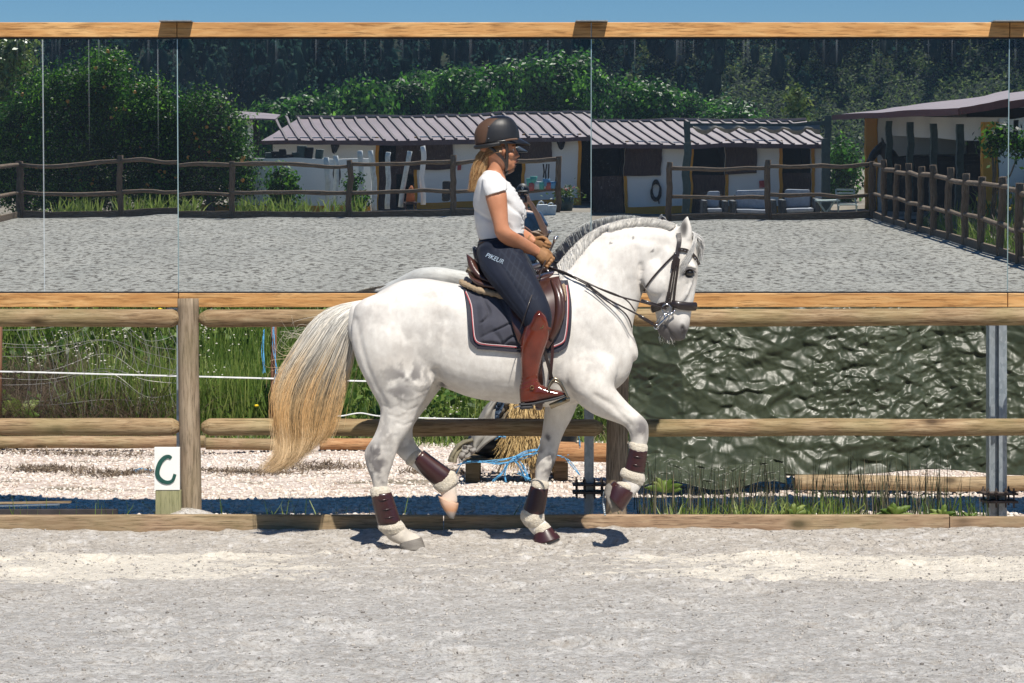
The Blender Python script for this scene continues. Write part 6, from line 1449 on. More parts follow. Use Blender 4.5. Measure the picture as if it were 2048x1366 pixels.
# saddle cloth
pad = thing('saddle_cloth', 'quilted dark grey-blue saddle cloth with red and white piping on the white horse', 'saddle cloth', P(1030, 690, D0))
def quilt(a, b, q):
    a = a; u, v = q; w1 = abs(math.sin((u*.9+v*.75)/17+math.sin(v/15)*1.1)); w2 = abs(math.sin((u*.75-v*.95)/25+math.sin(u/18)*1.2)); e = (min(a, 1-a)-.085)/.05; f = (1-b-.075)/.06
    return .034*(min(w1, .32)*1.9)*(.4+.6*min(w2, .5)*2)*max(0, min(1, e))*max(0, min(1, f))
s = NT('saddle_cloth_fabric'); M['cloth'] = s.bsdf(s.ramp(s.noise(14, 4), [(.3, (.045, .046, .062)), (.7, (.062, .064, .083))]), .85, 0, s.bump(s.noise(160, 3), .2, .002), .2, Sheen_Weight=.2)
padL = [(920, 566), (930, 580), (936, 610), (939, 645), (941, 672), (944, 684), (954, 694)]; padR = [(1133, 560), (1137, 580), (1141, 615), (1140, 650), (1137, 676), (1131, 692), (1118, 701)]
for sk in (-1, 1):
    sheet('quilted_flap', padL, padR, M['cloth'], pad, .004, .010, sk, 110, 66, quilt)
inL = [(932, 582), (943, 610), (947, 650), (950, 674), (957, 684), (975, 688), (1000, 690), (1035, 693)]
for cc_, o_, wd in (('red', .019, 2.2), ('white', .020, 1.6)):
    mt = plain(cc_+'_piping', {'red': (.36, .05, .06), 'white': (.62, .50, .50)}[cc_], .7); q_ = 2.6 if cc_ == 'red' else 0
    strap('piping', [(u-q_*.5, v+q_*.6) for u, v in inL], wd*.8, mt, pad, o_+.004, .003, -1)
    strap('piping', [(1132+q_*.7, 570), (1135+q_*.7, 600), (1134+q_*.7, 640), (1130+q_*.7, 672), (1124+q_*.5, 684+q_*.4), (1106, 692+q_*.8)], wd, mt, pad, o_+.004, .003, -1)
for sk in (-1,):
    strap('binding', padL, 5, plain('navy_binding', (.018, .018, .03), .7) if 'navy' not in M else M['navy'], pad, .016, .006, sk)
    strap('binding', [(954, 695), (990, 698), (1035, 702), (1080, 704), (1118, 702)], 6, M.setdefault('navy', plain('navy_binding', (.018, .018, .03), .7)), pad, .016, .006, sk); strap('binding', padR, 5, M['navy'], pad, .016, .006, sk)
for sk in (-1, 1):
    for pth, wd in (([(921, 563, .10), (938, 572, .155), (962, 581, .195), (990, 588, .212), (1018, 597, .225)], 15), ([(1117, 556, .10), (1124, 566, .15), (1128, 582, .19), (1128, 602, .22)], 11)):
        h = MB(); h.tube([P(u, v, D0+sk*y) for u, v, y in spline(pth, 6)], [wd/2/PX*(.62+.25*math.sin(math.pi*i/((len(pth)-1)*6))+.12*math.sin(i*2.3)) for i in range((len(pth)-1)*6+1)], 14)
        o = h.build('fleece_trim', M['tanfleece'], pad, True); c_ = coords(o); n_ = normals(o); setco(o, c_+n_*(.012*(fbm(c_[:, 0]*60, c_[:, 1]*60, c_[:, 2]*60, 3, 7)-.5))[:, None])
# saddle
sad = thing('saddle', 'dark brown leather dressage saddle under the rider', 'saddle', P(1020, 560, D0))
h = MB()
pair_loft(h, [(950, 548, 954, 566, 50, 0), (972, 554, 974, 578, 54, 0), (1000, 557, 1002, 586, 54, 0), (1045, 556, 1046, 590, 52, 0), (1080, 548, 1082, 575, 44, 0), (1104, 543, 1106, 562, 30, 0), (1116, 546, 1116, 560, 20, 0)], 24, 4, 2.2)
for sk in (-1, 1): pair_loft(h, [(932.5, 508, 936, 509, 6, sk*.085), (934, 520, 946, 517, 12, sk*.10), (937, 535, 956, 532, 16, sk*.115), (945, 551, 970, 547, 19, sk*.13), (962, 564, 988, 560, 20, sk*.14), (990, 574, 1010, 568, 20, sk*.14)], 16, 4, 2)
pair_loft(h, [(941, 522, 950, 519, 40, 0), (946, 540, 962, 536, 44, 0), (956, 556, 976, 551, 46, 0)], 16, 4, 2)
o = fuse('seat', h, .007, 2); o.data.materials.append(M['saddle']); setp(o, sad)
for sk in (-1, 1):
    h = MB(); pair_loft(h, [(937, 545, 942, 560, 18, sk*.13), (950, 556, 956, 574, 20, sk*.15), (980, 566, 984, 580, 20, sk*.17), (1010, 572, 1012, 584, 16, sk*.18)], 14, 4); h.build('panel', M['saddle'], sad, True)
    sheet('flap', [(1008, 572), (1018, 620), (1026, 655), (1036, 684), (1052, 700)], [(1118, 552), (1130, 590), (1131, 625), (1120, 660), (1096, 698)], M['saddle'], sad, .046, .006, sk, 24, 24)
    h = MB(); h.tube([(lambda p: Vector((p.x, p.y+sk*.0, p.z)))(on(u, v, sk, .048)) for u, v in spline([(1104, 560), (1116, 590), (1119, 622), (1112, 655), (1100, 680)], 4)], [.012+.016*math.sin(math.pi*i/16) for i in range(17)], 10); h.build('knee_block', M['saddle'], sad, True)
    strap('stirrup_leather', [(1076, 640), (1086, 690), (1098, 735), (1104, 760)], 7, M['strap'], sad, .055, .005, sk)
strap('girth', [(1074, 690), (1074, 740), (1076, 780), (1078, 808)], 22, M['saddle'], sad, .006, .008, -1); strap('girth', [(1074, 690), (1074, 740), (1076, 780), (1078, 808)], 22, M['saddle'], sad, .006, .008, 1)
h = MB(); h.tube([on(1078, 803, -1, .008), P(1078, 814, D0-.09), P(1078, 817, D0), P(1078, 814, D0+.09), on(1078, 803, 1, .008)], .022, 8, flat=.5); h.build('girth_underside', M['saddle'], sad, True)
strap('girth_strap', [(1102, 640), (1105, 700), (1100, 760)], 6, M['maroon'], sad, .03, .004, -1)
def stirrup(sk, yy):
    h = MB(); c = P(1108, 785, D0+yy)
    h.tube([P(u, v, D0+yy) for u, v in spline([(1099, 784), (1097, 772), (1103, 761), (1110, 757), (1120, 763), (1128, 777), (1136, 795)], 5)], .0065, 8)
    h.tube([P(u, v, D0+yy+sk*.10) for u, v in spline([(1099, 790), (1097, 778), (1103, 767), (1110, 763), (1120, 769), (1128, 783), (1136, 800)], 5)], .0065, 8)
    h.tube([P(1136, 797, D0+yy), P(1136, 800, D0+yy+sk*.10)], .012, 8); h.tube([P(1108, 757, D0+yy), P(1108, 762, D0+yy+sk*.10)], .008, 8)
    h.tube([P(1100, 813, D0+yy+sk*.05), P(1138, 797, D0+yy+sk*.05)], .016, 8, flat=.3); return h.build('stirrup', M.get('iron') or M.setdefault('iron', plain('aged_steel', (.33, .28, .20), .28, 1.0, .2)), sad, True)
stirrup(1, -.385); stirrup(-1, .385)

# bridle
br = thing('bridle', 'dark leather double bridle with padded noseband on the white horse', 'bridle', P(1355, 560, D0))
for sk in (-1, 1):
    strap('cheekpiece', [(1357, 466), (1359, 480), (1356, 500), (1354, 515)], 9, M['strap'], br, .005, .006, sk)
    strap('cheekpiece', [(1354, 500), (1356, 530), (1351, 570), (1348, 600), (1346, 625)], 4.5, M['strap'], br, .007, .005, sk)
    strap('cheekpiece', [(1350, 505), (1347, 530), (1342, 560), (1337, 590), (1333, 605)], 4.5, M['strap'], br, .007, .005, sk)
    strap('cheekpiece', [(1353, 510), (1350, 540), (1345, 575), (1340, 605)], 3, M['strap'], br, .009, .004, sk)
    strap('throat_lash', [(1350, 508), (1328, 530), (1305, 556), (1292, 574), (1288, 583)], 3.6, M['strap'], br, .006, .005, sk)
    strap('browband', [(1356, 499), (1370, 500), (1382, 506), (1391, 516), (1398, 530)], 7, M['strap'], br, .008, .006, sk)
    for (u, v, wd, hh_) in ((1337, 590, 7, 12), (1335, 604, 7, 14), (1356, 525, 7, 16), (1346, 530, 6, 16)): strap('buckle_keeper', [(u+1, v-hh_/2), (u-1, v+hh_/2)], wd, M['strap'], br, .010, .006, sk, 3)
    h = MB()
    for (u, v) in ((1351, 507), (1357, 514), (1364, 499.5), (1370, 501), (1376, 503.5), (1381, 507), (1390, 515.5), (1393, 520), (1396, 526)): h.ball(on(u, v, sk, .017), .0042, 6, 4)
    h.build('stud', M['steel'], br)
h = MB(); h.tube([on(1342, 606, -1, .012), on(1360, 611, -1, .014), on(1378, 613, -1, .012), P(1390, 613, D0-.04), P(1391, 613, D0+.04), on(1378, 613, 1, .012), on(1360, 611, 1, .014), on(1342, 606, 1, .012)], [.018, .024, .025, .025, .025, .025, .024, .018], 12, flat=.5); h.build('noseband', M['strap'], br, True)
h = MB(); h.tube([on(1342, 606, -1, .010), on(1325, 611, -1, .010), P(1306, 618, D0-.04), P(1304, 619, D0+.04), on(1325, 611, 1, .010), on(1342, 606, 1, .010)], [.015, .02, .022, .022, .02, .015], 10, flat=.45); h.build('jaw_strap', M['strap'], br, True)
for sk in (-1, 1):
    y_ = D0+sk*.095; h = MB()
    h.torus(P(1333, 618, y_), (1, 0, 0), (0, 0, 1), .027, .0035, 22, 6); h.torus(P(1313, 654, y_), (1, 0, 0), (0, 0, 1), .013, .0035, 14, 6)
    h.tube([P(1350, 622, y_), P(1338, 630, y_), P(1330, 638, y_), P(1318, 650, y_), P(1314, 656, y_)], [.005, .006, .007, .006, .005], 8); h.tube([P(1330, 625, y_), P(1327, 640, y_), P(1334, 633, y_)], .005, 6)
    h.ball(P(1349, 622, y_), .008, 8, 6); h.ball(P(1338, 630, y_), .010, 8, 6)
    for k in range(7): h.torus(P(1322-k*1.6, 634+k*1.8, y_-.004), (1, 0, .4), (0, 1, 0), .005, .0016, 8, 5)
    h.build('bit', M['steel'], br, True)
    yh_ = D0+sk*.05
    def rein(pts, yl, nm='rein', wd=.0058):
        h = MB(); h.tube([P(u, v, y) for (u, v), y in zip([tuple(q[:2]) for q in spline(pts, 6)], np.interp(np.linspace(0, 1, (len(pts)-1)*6+1), np.linspace(0, 1, len(yl)), yl))], wd, 6, flat=.5); h.build(nm, M['strap'], br, True)
    rein([(1092, 532), (1130, 545), (1175, 566), (1230, 590), (1290, 606), (1333, 618)], [yh_+sk*.02, D0+sk*.16, D0+sk*.17, D0+sk*.15, D0+sk*.10])
    rein([(1092, 534), (1130, 548), (1172, 568), (1215, 598), (1262, 622), (1290, 638), (1313, 654)], [yh_+sk*.02, D0+sk*.165, D0+sk*.18, D0+sk*.16, D0+sk*.10])
    if sk < 0:
        rein([(1175, 568), (1230, 588), (1255, 602), (1270, 622)], [D0-.18, D0-.18, D0-.16, D0-.13], 'rein', .0042); rein([(1172, 570), (1210, 600), (1245, 622), (1258, 638), (1264, 655)], [D0-.19, D0-.185, D0-.16, D0-.13], 'rein', .0042)
    h = MB(); h.tube([P(1282, 601, D0+sk*.135), P(1320, 613, D0+sk*.105)], .011, 8, flat=.5); h.tube([P(1278, 631, D0+sk*.135), P(1306, 648, D0+sk*.105)], .010, 8, flat=.5); h.build('rein_keeper', M['strap'], br, True)

# protective boots
def cuff(mb, rings, n=26, k=4, bump=.006):
    pair_loft(mb, rings, n, k, 2)
def legboot(label, leather_rings, fur_rings, seams_=(), group='leather brushing boots on the legs'):
    t = thing('brushing_boot', label, 'horse boot', P((leather_rings[0][0]+leather_rings[0][2])/2, leather_rings[0][1], D0+leather_rings[0][5]), group)
    h = MB(); pair_loft(h, leather_rings, 26, 4, 2.2, rnd=False); h.build('leather_shell', M['maroon'], t, True)
    for fr_ in fur_rings:
        h = MB(); pair_loft(h, fr_, 26, 4, 2.2); o = fuse('fleece_cuff', h, .006, 2); o.data.materials.append(M['fleece']); setp(o, t)
        c_ = coords(o); n_ = normals(o); setco(o, c_-n_*.003+n_*(.005*(fbm(c_[:, 0]*60, c_[:, 1]*45, c_[:, 2]*45, 3, 7)-.4))[:, None])
    for (a, b, yy) in seams_:
        h = MB(); pts = [a, ((a[0]+b[0])/2, (a[1]+b[1])/2+1.5), b]; w_ = leather_rings[1][4]/PX+.003
        L = [P(u, v, D0+yy-w_*math.sin(math.pi*(i+.0)/(len(spline(pts, 5))-1))-.002) for i, (u, v) in enumerate(spline(pts, 5))]; h.tube(L, .0035, 6); h.build('strap', M['maroon'], t, True)
legboot('maroon boot with three straps on the planted near hind leg', [(742, 988, 783, 984, 19, -.17), (747, 1015, 792, 1012, 19.5, -.17), (756, 1050, 803, 1045, 20, -.17)],
        [[(739, 982, 782, 978, 19, -.17), (740, 991, 784, 988, 20, -.17)], [(755, 1048, 806, 1044, 20, -.17), (755, 1058, 812, 1053, 22, -.17), (762, 1064, 810, 1060, 19, -.17)]], [((745, 1001), (787, 996), -.17), ((750, 1020), (794, 1015), -.17), ((754, 1036), (799, 1031), -.17)])
legboot('maroon boot on the lifted far hind leg', [(824, 925, 848, 900, 17, .17), (845, 950, 876, 921, 18, .17), (870, 972, 904, 942, 19, .17), (879, 976, 908, 951, 17, .17)],
        [[(812, 930, 838, 897, 18, .17), (816, 932, 843, 901, 18, .17)], [(866, 976, 912, 942, 20, .17), (878, 986, 916, 957, 20, .17)]])
legboot('maroon boot with two straps on the raised near foreleg', [(1258, 896, 1295, 902, 17, -.155), (1253, 920, 1292, 926, 17.5, -.155), (1248, 939, 1289, 946, 18, -.155)],
        [[(1256, 888, 1297, 894, 18, -.155), (1257, 897, 1296, 902, 19, -.155)], [(1240, 942, 1290, 950, 20, -.155), (1239, 950, 1291, 960, 21, -.155), (1246, 957, 1288, 967, 17, -.155)]], [((1257, 910), (1294, 915), -.155), ((1254, 926), (1291, 932), -.155)])
legboot('smooth maroon boot on the straight far foreleg', [(1061, 971, 1097, 977, 17, .15), (1052, 1000, 1093, 1004, 18, .15), (1046, 1022, 1088, 1026, 19, .15), (1050, 1036, 1084, 1036, 18, .15)],
        [[(1060, 963, 1100, 969, 18, .15), (1060, 971, 1098, 977, 19, .15)], [(1040, 1024, 1090, 1030, 20, .15), (1040, 1038, 1090, 1042, 21, .15), (1048, 1050, 1086, 1048, 18, .15)]])
def bell(label, rings, fur, yoff):
    t = thing('bell_boot', label, 'bell boot', P(rings[0][0], rings[0][1], D0+yoff), 'bell boots on the front hooves')
    h = MB(); pair_loft(h, rings, 26, 4, 2.3, rnd=False, cap=False); o = h.build('leather_bell', M['maroon'], t, True); o.modifiers.new('s', 'SOLIDIFY').thickness = .008
    h = MB(); pair_loft(h, fur, 22, 4); o = fuse('fleece_collar', h, .006, 2); o.data.materials.append(M['fleece']); setp(o, t); c_ = coords(o); n_ = normals(o); setco(o, c_+n_*(.006*(fbm(c_[:, 0]*45, c_[:, 1]*45, c_[:, 2]*45, 3, 7)-.4))[:, None])
bell('maroon bell boot over the planted far front hoof', [(1069, 1066, 1102, 1053, 19, .15), (1066, 1078, 1112, 1064, 24, .15), (1066, 1089, 1121, 1074, 28, .15)], [(1066, 1060, 1098, 1048, 18, .15), (1068, 1068, 1103, 1056, 20, .15)], .15)
bell('maroon bell boot over the raised near front hoof', [(1228, 962, 1268, 986, 20, -.155), (1220, 970, 1262, 998, 23, -.155), (1214, 988, 1245, 1024, 27, -.155)], [(1246, 962, 1268, 975, 15, -.155), (1234, 964, 1268, 984, 18, -.155)], -.155)
# ================================================================== the rider
def bal(m, u, v, yo, r, rot=None): m.ball(P(u, v, D0+yo), r, 16, 12, rot=rot)
m = MB()
# head (profile to the right): back edge, front edge
hd = [(972, 254, 1012, 254, 14, 0), (962, 266, 1026, 266, 22, 0), (960, 280, 1030, 279, 25, 0), (961, 292, 1031, 290, 26, 0), (961, 304, 1031, 303, 25, 0), (972, 315, 1030, 313, 22, 0), (984, 324, 1029, 322, 19, 0), (995, 331, 1028, 329, 15, 0), (1003, 337, 1024, 335, 10, 0)]
pair_loft(m, hd, 24, 4, 2.1)
m.tube([P(1029.5, 297, D0), P(1033, 306, D0), P(1036.6, 311.8, D0), P(1031, 314.5, D0)], [.006, .009, .0115, .009], 10)   # nose
for sy in (-1, 1): m.ball(P(1033.3, 312.5, D0+sy*.010), (.009, .008, .007), 8, 6)
m.ball(P(1030.2, 320.4, D0), (.009, .022, .0055), 10, 8); m.ball(P(1029.2, 324.6, D0), (.009, .019, .0055), 10, 8); m.ball(P(1024.5, 331.5, D0), (.016, .022, .014), 12, 8)   # lips, chin
m.ball(P(1028, 294, D0), (.012, .055, .010), 14, 8)                                                                     # brow ridge
for sy in (-1, 1):
    m.ball(P(1020, 309, D0+sy*.045), (.025, .02, .02), 12, 8)      # cheek
    m.ball(P(1007.5, 300, D0+sy*.077), (.013, .008, .022), 12, 8, rot=Matrix.Rotation(-.15, 3, 'Y'))   # ear
pair_loft(m, [(970, 312, 1012, 322, 18, 0), (975, 328, 1009, 334, 18, 0), (973, 342, 1008, 346, 19, 0), (966, 356, 1012, 358, 26, 0)], 20, 4)   # neck
# torso under the clothes
pair_loft(m, [(970, 350, 1004, 352, 30, 0), (960, 364, 1012, 366, 56, 0), (954, 384, 1024, 384, 58, 0), (951, 408, 1038, 408, 50, 0), (952, 430, 1043, 430, 46, 0), (955, 455, 1040, 452, 42, 0), (958, 480, 1042, 476, 44, 0), (962, 505, 1036, 500, 48, 0), (968, 530, 1040, 520, 48, 0)], 28, 4, 2.2)
# arms
def arm(sk, pts):
    pair_loft(m, [(a, b, c, d, w_, sk*y) for (a, b, c, d, w_, y) in pts], 18, 4)
arm(-1, [(972, 368, 1000, 362, 12, .165), (970, 381, 1009, 374, 15.5, .198), (971, 396, 1013.5, 388, 17.5, .213), (976, 415, 1015, 408, 17, .22), (982, 434, 1016, 430, 16, .225), (987, 452, 1017, 447, 15, .23), (990, 468, 1022, 458, 15, .23), (1000, 482, 1034, 466, 14.5, .215), (1020, 495, 1048, 474, 14, .18), (1042, 504, 1060, 482, 12.5, .14), (1062, 510, 1073, 490, 10, .105), (1072, 514, 1080, 496, 9.5, .09)])
arm(1, [(972, 368, 1000, 362, 12, .165), (971, 380, 1010, 373, 15.5, .198), (975, 400, 1016, 392, 17, .215), (984, 428, 1018, 422, 16, .225), (990, 448, 1022, 438, 15, .225), (1003, 466, 1036, 449, 14.5, .20), (1026, 476, 1050, 458, 13, .15), (1048, 484, 1063, 467, 11, .10), (1062, 491, 1072, 476, 9.5, .075)])
# legs under the breeches
for sk in (-1, 1):
    pair_loft(m, [(965, 510, 1032, 495, 30, sk*.10), (972, 535, 1040, 518, 32, sk*.165), (986, 560, 1054, 543, 30, sk*.23), (1010, 592, 1068, 572, 27, sk*.28), (1034, 620, 1084, 603, 23, sk*.315), (1054, 650, 1096, 642, 20, sk*.335), (1048, 690, 1088, 690, 18, sk*.335), (1048, 730, 1074, 730, 14, sk*.335), (1044, 768, 1072, 768, 12, sk*.335), (1046, 795, 1074, 788, 12, sk*.335)], 20, 4)
    pair_loft(m, [(1048, 778, 1050, 806, 12, sk*.335), (1075, 776, 1078, 800, 13, sk*.335), (1104, 782, 1106, 794, 14, sk*.335), (1122, 785, 1122, 790, 10, sk*.335)], 14, 4)
rider = fuse('person', m, .0055, 2, .4)
s = NT('tanned_skin'); c = s.ramp(s.noise(12, 4), [(.3, (.44, .185, .095)), (.7, (.53, .245, .14))]); M['tan'] = s.bsdf(c, .45, 0, s.bump(s.noise(60, 4), .12, .002), .4, Subsurface_Weight=.06)
s.b.inputs['Subsurface Radius'].default_value = (.02, .008, .004)
rider.data.materials.append(M['tan']); tag(rider, 'rider in white top, navy breeches and brown boots sitting on the white horse', 'person')
# face details
for sy in (-1, 1):
    e = MB(); e.ball(P(1025.2, 299.5, D0+sy*.030), (.010, .011, .0075), 10, 8); e.build('eye', M.setdefault('eyew', plain('eye_white', (.6, .58, .55), .2)), rider, True)
    e = MB(); e.ball(P(1027.6, 299.6, D0+sy*.0315), (.0045, .0055, .0055), 8, 6); e.build('iris', M.setdefault('iris', plain('iris', (.03, .02, .015), .1)), rider, True)
    e = MB(); e.tube([P(1022, 294.5, D0+sy*.045), P(1026, 292.8, D0+sy*.036), P(1029.6, 294, D0+sy*.022)], .0028, 6); e.build('eyebrow', M.setdefault('hairdark', plain('eyebrow_hair', (.12, .06, .03), .7)), rider, True)
e = MB(); e.ball(P(1031.6, 320.6, D0), (.0065, .017, .0036), 10, 6); e.ball(P(1030.8, 324.2, D0), (.0065, .015, .0038), 10, 6); e.build('lips', plain('lips', (.42, .12, .09), .4), rider, True)
# white top
m = MB()
pair_loft(m, [(964, 349, 1006, 353, 34, 0), (956, 360, 1014, 363, 62, 0), (951, 376, 1026, 378, 66, 0), (947, 395, 1037, 394, 62, 0), (946, 412, 1046, 410, 56, 0), (947, 428, 1050.5, 426, 52, 0), (949, 442, 1047.5, 442, 49, 0), (952, 458, 1045, 458, 47, 0), (955, 472, 1047, 470, 48, 0), (957, 487, 1049, 482, 50, 0)], 36, 5, 2.2)
for sk in (-1, 1): pair_loft(m, [(964, 358, 1003, 354, 19, sk*.160), (964.5, 372, 1012, 364, 20.5, sk*.192), (967, 384, 1014, 372, 20.5, sk*.208), (970, 394, 1015, 380, 21, sk*.216)], 22, 4, rnd=False)
top = fuse('shirt', m, .006, 3, .4)
c_ = coords(top); n_ = normals(top); u2, v2 = uv_of(c_); pr = .5+0*u2
f1 = np.abs(np.sin((v2*.55-u2*.32)/9+fbm(c_[:, 0]*7, c_[:, 1]*7, c_[:, 2]*7, 2, 5)*3))
d = -.009*np.exp(-(f1/.30)**2)*ss(375, 415, v2)*(ss(1000, 1010, u2)*.3+.7)
ff_ = (fbm(c_[:, 0]*60, c_[:, 1]*60, c_[:, 2]*110, 3, 9)-.3)
fr = np.clip(1-np.abs(c_[:, 1]-D0)/.075, 0, 1)*ss(1010, 1022, u2)*ss(352, 362, v2)*ss(474, 462, v2); d += fr*ff_*.028
d += .010*(fbm(c_[:, 0]*9, c_[:, 1]*9, c_[:, 2]*12, 4, 12)-.5)
setco(top, c_+n_*d[:, None])
s = NT('white_cotton'); M['cotton'] = s.bsdf(s.ramp(s.noise(10, 4), [(.3, (.66, .655, .65)), (.7, (.74, .735, .73))]), .85, 0, s.bump(s.noise(30, 5), .25, .004), .2); top.data.materials.append(M['cotton']); setp(top, rider)
# frill of small ruffles down the front
h = MB(); rq = random.Random(3)
for k in range(120):
    t = rq.random(); yo = rq.choice((-1, 1))*rq.uniform(.01, .06); v = 362+t*100; u = np.interp(v, [353, 363, 378, 394, 410, 426, 442, 458, 470], [1006, 1014, 1026, 1037, 1046, 1050.5, 1047.5, 1045, 1047])-(abs(yo)*PX)**2*.012
    c0 = P(float(u)-1, v, D0+yo); L = rq.uniform(.010, .02); h.add([c0+Vector((-.004, -.006, L*.6)), c0+Vector((.006+rq.uniform(0, .006), rq.uniform(-.006, .006), L*.3)), c0+Vector((.005+rq.uniform(0, .006), rq.uniform(-.006, .006), -L*.6)), c0+Vector((-.004, .006, -L*.4))], [(0, 1, 2, 3)])
h.build('ruffle', M['cotton'], top)
# breeches
m = MB()
pair_loft(m, [(956, 484, 1050, 477, 51, 0), (954, 498, 1047, 492, 54, 0), (954, 515, 1046, 508, 58, 0), (959, 533, 1048, 522, 58, 0), (970, 548, 1052, 536, 52, 0)], 32, 4, 2.3)
for sk in (-1, 1):
    pair_loft(m, [(954, 506, 1042, 488, 37, sk*.10), (958, 530, 1051, 511, 39, sk*.165), (972, 556, 1064, 537, 37, sk*.23), (998, 588, 1079, 566, 33, sk*.28), (1022, 617, 1094, 598, 29, sk*.315), (1042, 640, 1103, 627, 26, sk*.335), (1050, 655, 1103, 648, 24, sk*.34), (1050, 680, 1096, 678, 20, sk*.34)], 24, 4, 2.15)
bre = fuse('breeches', m, .006, 3, .4)
c_ = coords(bre); n_ = normals(bre); u2, v2 = uv_of(c_); d = .003*(fbm(c_[:, 0]*10, c_[:, 1]*10, c_[:, 2]*10, 3, 12)-.5)
dd = linedist(u2, v2, [(1025, 492), (1036, 500), (1048, 508)]); d += -.006*np.exp(-(dd/2.5)**2); dd = linedist(u2, v2, [(1026, 500), (1038, 508), (1052, 519)]); d += .005*np.exp(-(dd/2.5)**2)
dd = linedist(u2, v2, [(960, 522), (990, 558), (1020, 598), (1046, 632)]); d += -.0025*np.exp(-(dd/2)**2); dd = linedist(u2, v2, [(975, 498), (1010, 540), (1040, 590), (1060, 620)]); d += -.002*np.exp(-(dd/1.6)**2)
setco(bre, c_+n_*d[:, None])
# woven check on the thigh panel, as a mask in real coordinates
pa = np.exp(-((np.minimum(np.abs(((u2*.80+v2*.25)/9) % 1), 1-np.abs(((u2*.80+v2*.25)/9) % 1)))/.10)**2); pb = np.exp(-((np.minimum(((u2*.60-v2*.55)/13) % 1, 1-((u2*.60-v2*.55)/13) % 1))/.07)**2)
panel = ((v2-492)/132 < 1)*(u2 > 985+(v2-492)*.55)*(u2 < 1030+(v2-492)*.45)*(v2 > 488)*(v2 < 600)*(c_[:, 1] < D0-.05)
at = bre.data.attributes.new('check', 'FLOAT', 'POINT'); at.data.foreach_set('value', (np.maximum(pa, pb)*panel*.11).astype(np.float32))
s = NT('navy_breeches'); c = s.ramp(s.noise(9, 4), [(.3, (.006, .009, .020)), (.7, (.010, .014, .028))]); c = s.mix(s.attr('check'), c, (.10, .13, .18)); M['breech'] = s.bsdf(c, .72, 0, s.bump(s.noise(260, 2), .15, .001), .25, Sheen_Weight=.03); bre.data.materials.append(M['breech']); setp(bre, rider)
# small pale lettering on the hip
fc = bpy.data.curves.new('t', 'FONT'); fc.body = 'PIKEUR'; fc.size = .036; fc.offset = .0006; fc.extrude = .0008; fc.space_character = 1.02; fc.shear = .2
fo = link(bpy.data.objects.new('lettering', fc)); dg = C.evaluated_depsgraph_get(); me = bpy.data.meshes.new_from_object(fo.evaluated_get(dg)); bpy.data.objects.remove(fo)
bb = BVHTree.FromPolygons([Vector(x) for x in coords(bre)], [tuple(p.vertices) for p in bre.data.polygons])
an = math.radians(-24); org = P(971, 514, D0)
for vt in me.vertices:
    x, z, e = vt.co.x*.92, vt.co.y, vt.co.z; q = Vector((org.x+x*math.cos(an)-z*math.sin(an), 13, org.z+x*math.sin(an)+z*math.cos(an))); hit = bb.ray_cast(q, Vector((0, 1, 0)))
    q.y = (hit[0].y if hit[0] else D0-.2)-.0025-abs(e); vt.co = q
o = link(bpy.data.objects.new('lettering', me)); me.materials.append(plain('pale_print', (.45, .55, .65), .5)); setp(o, bre)
# belt
m = MB(); pair_loft(m, [(955, 484, 1050, 477, 52.5, 0), (955.5, 489, 1050.5, 482, 53, 0), (955.5, 493, 1051, 486, 53.5, 0)], 36, 3, 2.3, rnd=False); m.build('belt', M['maroon'] if False else leather('belt_leather', (.07, .025, .015), .4), rider, True)
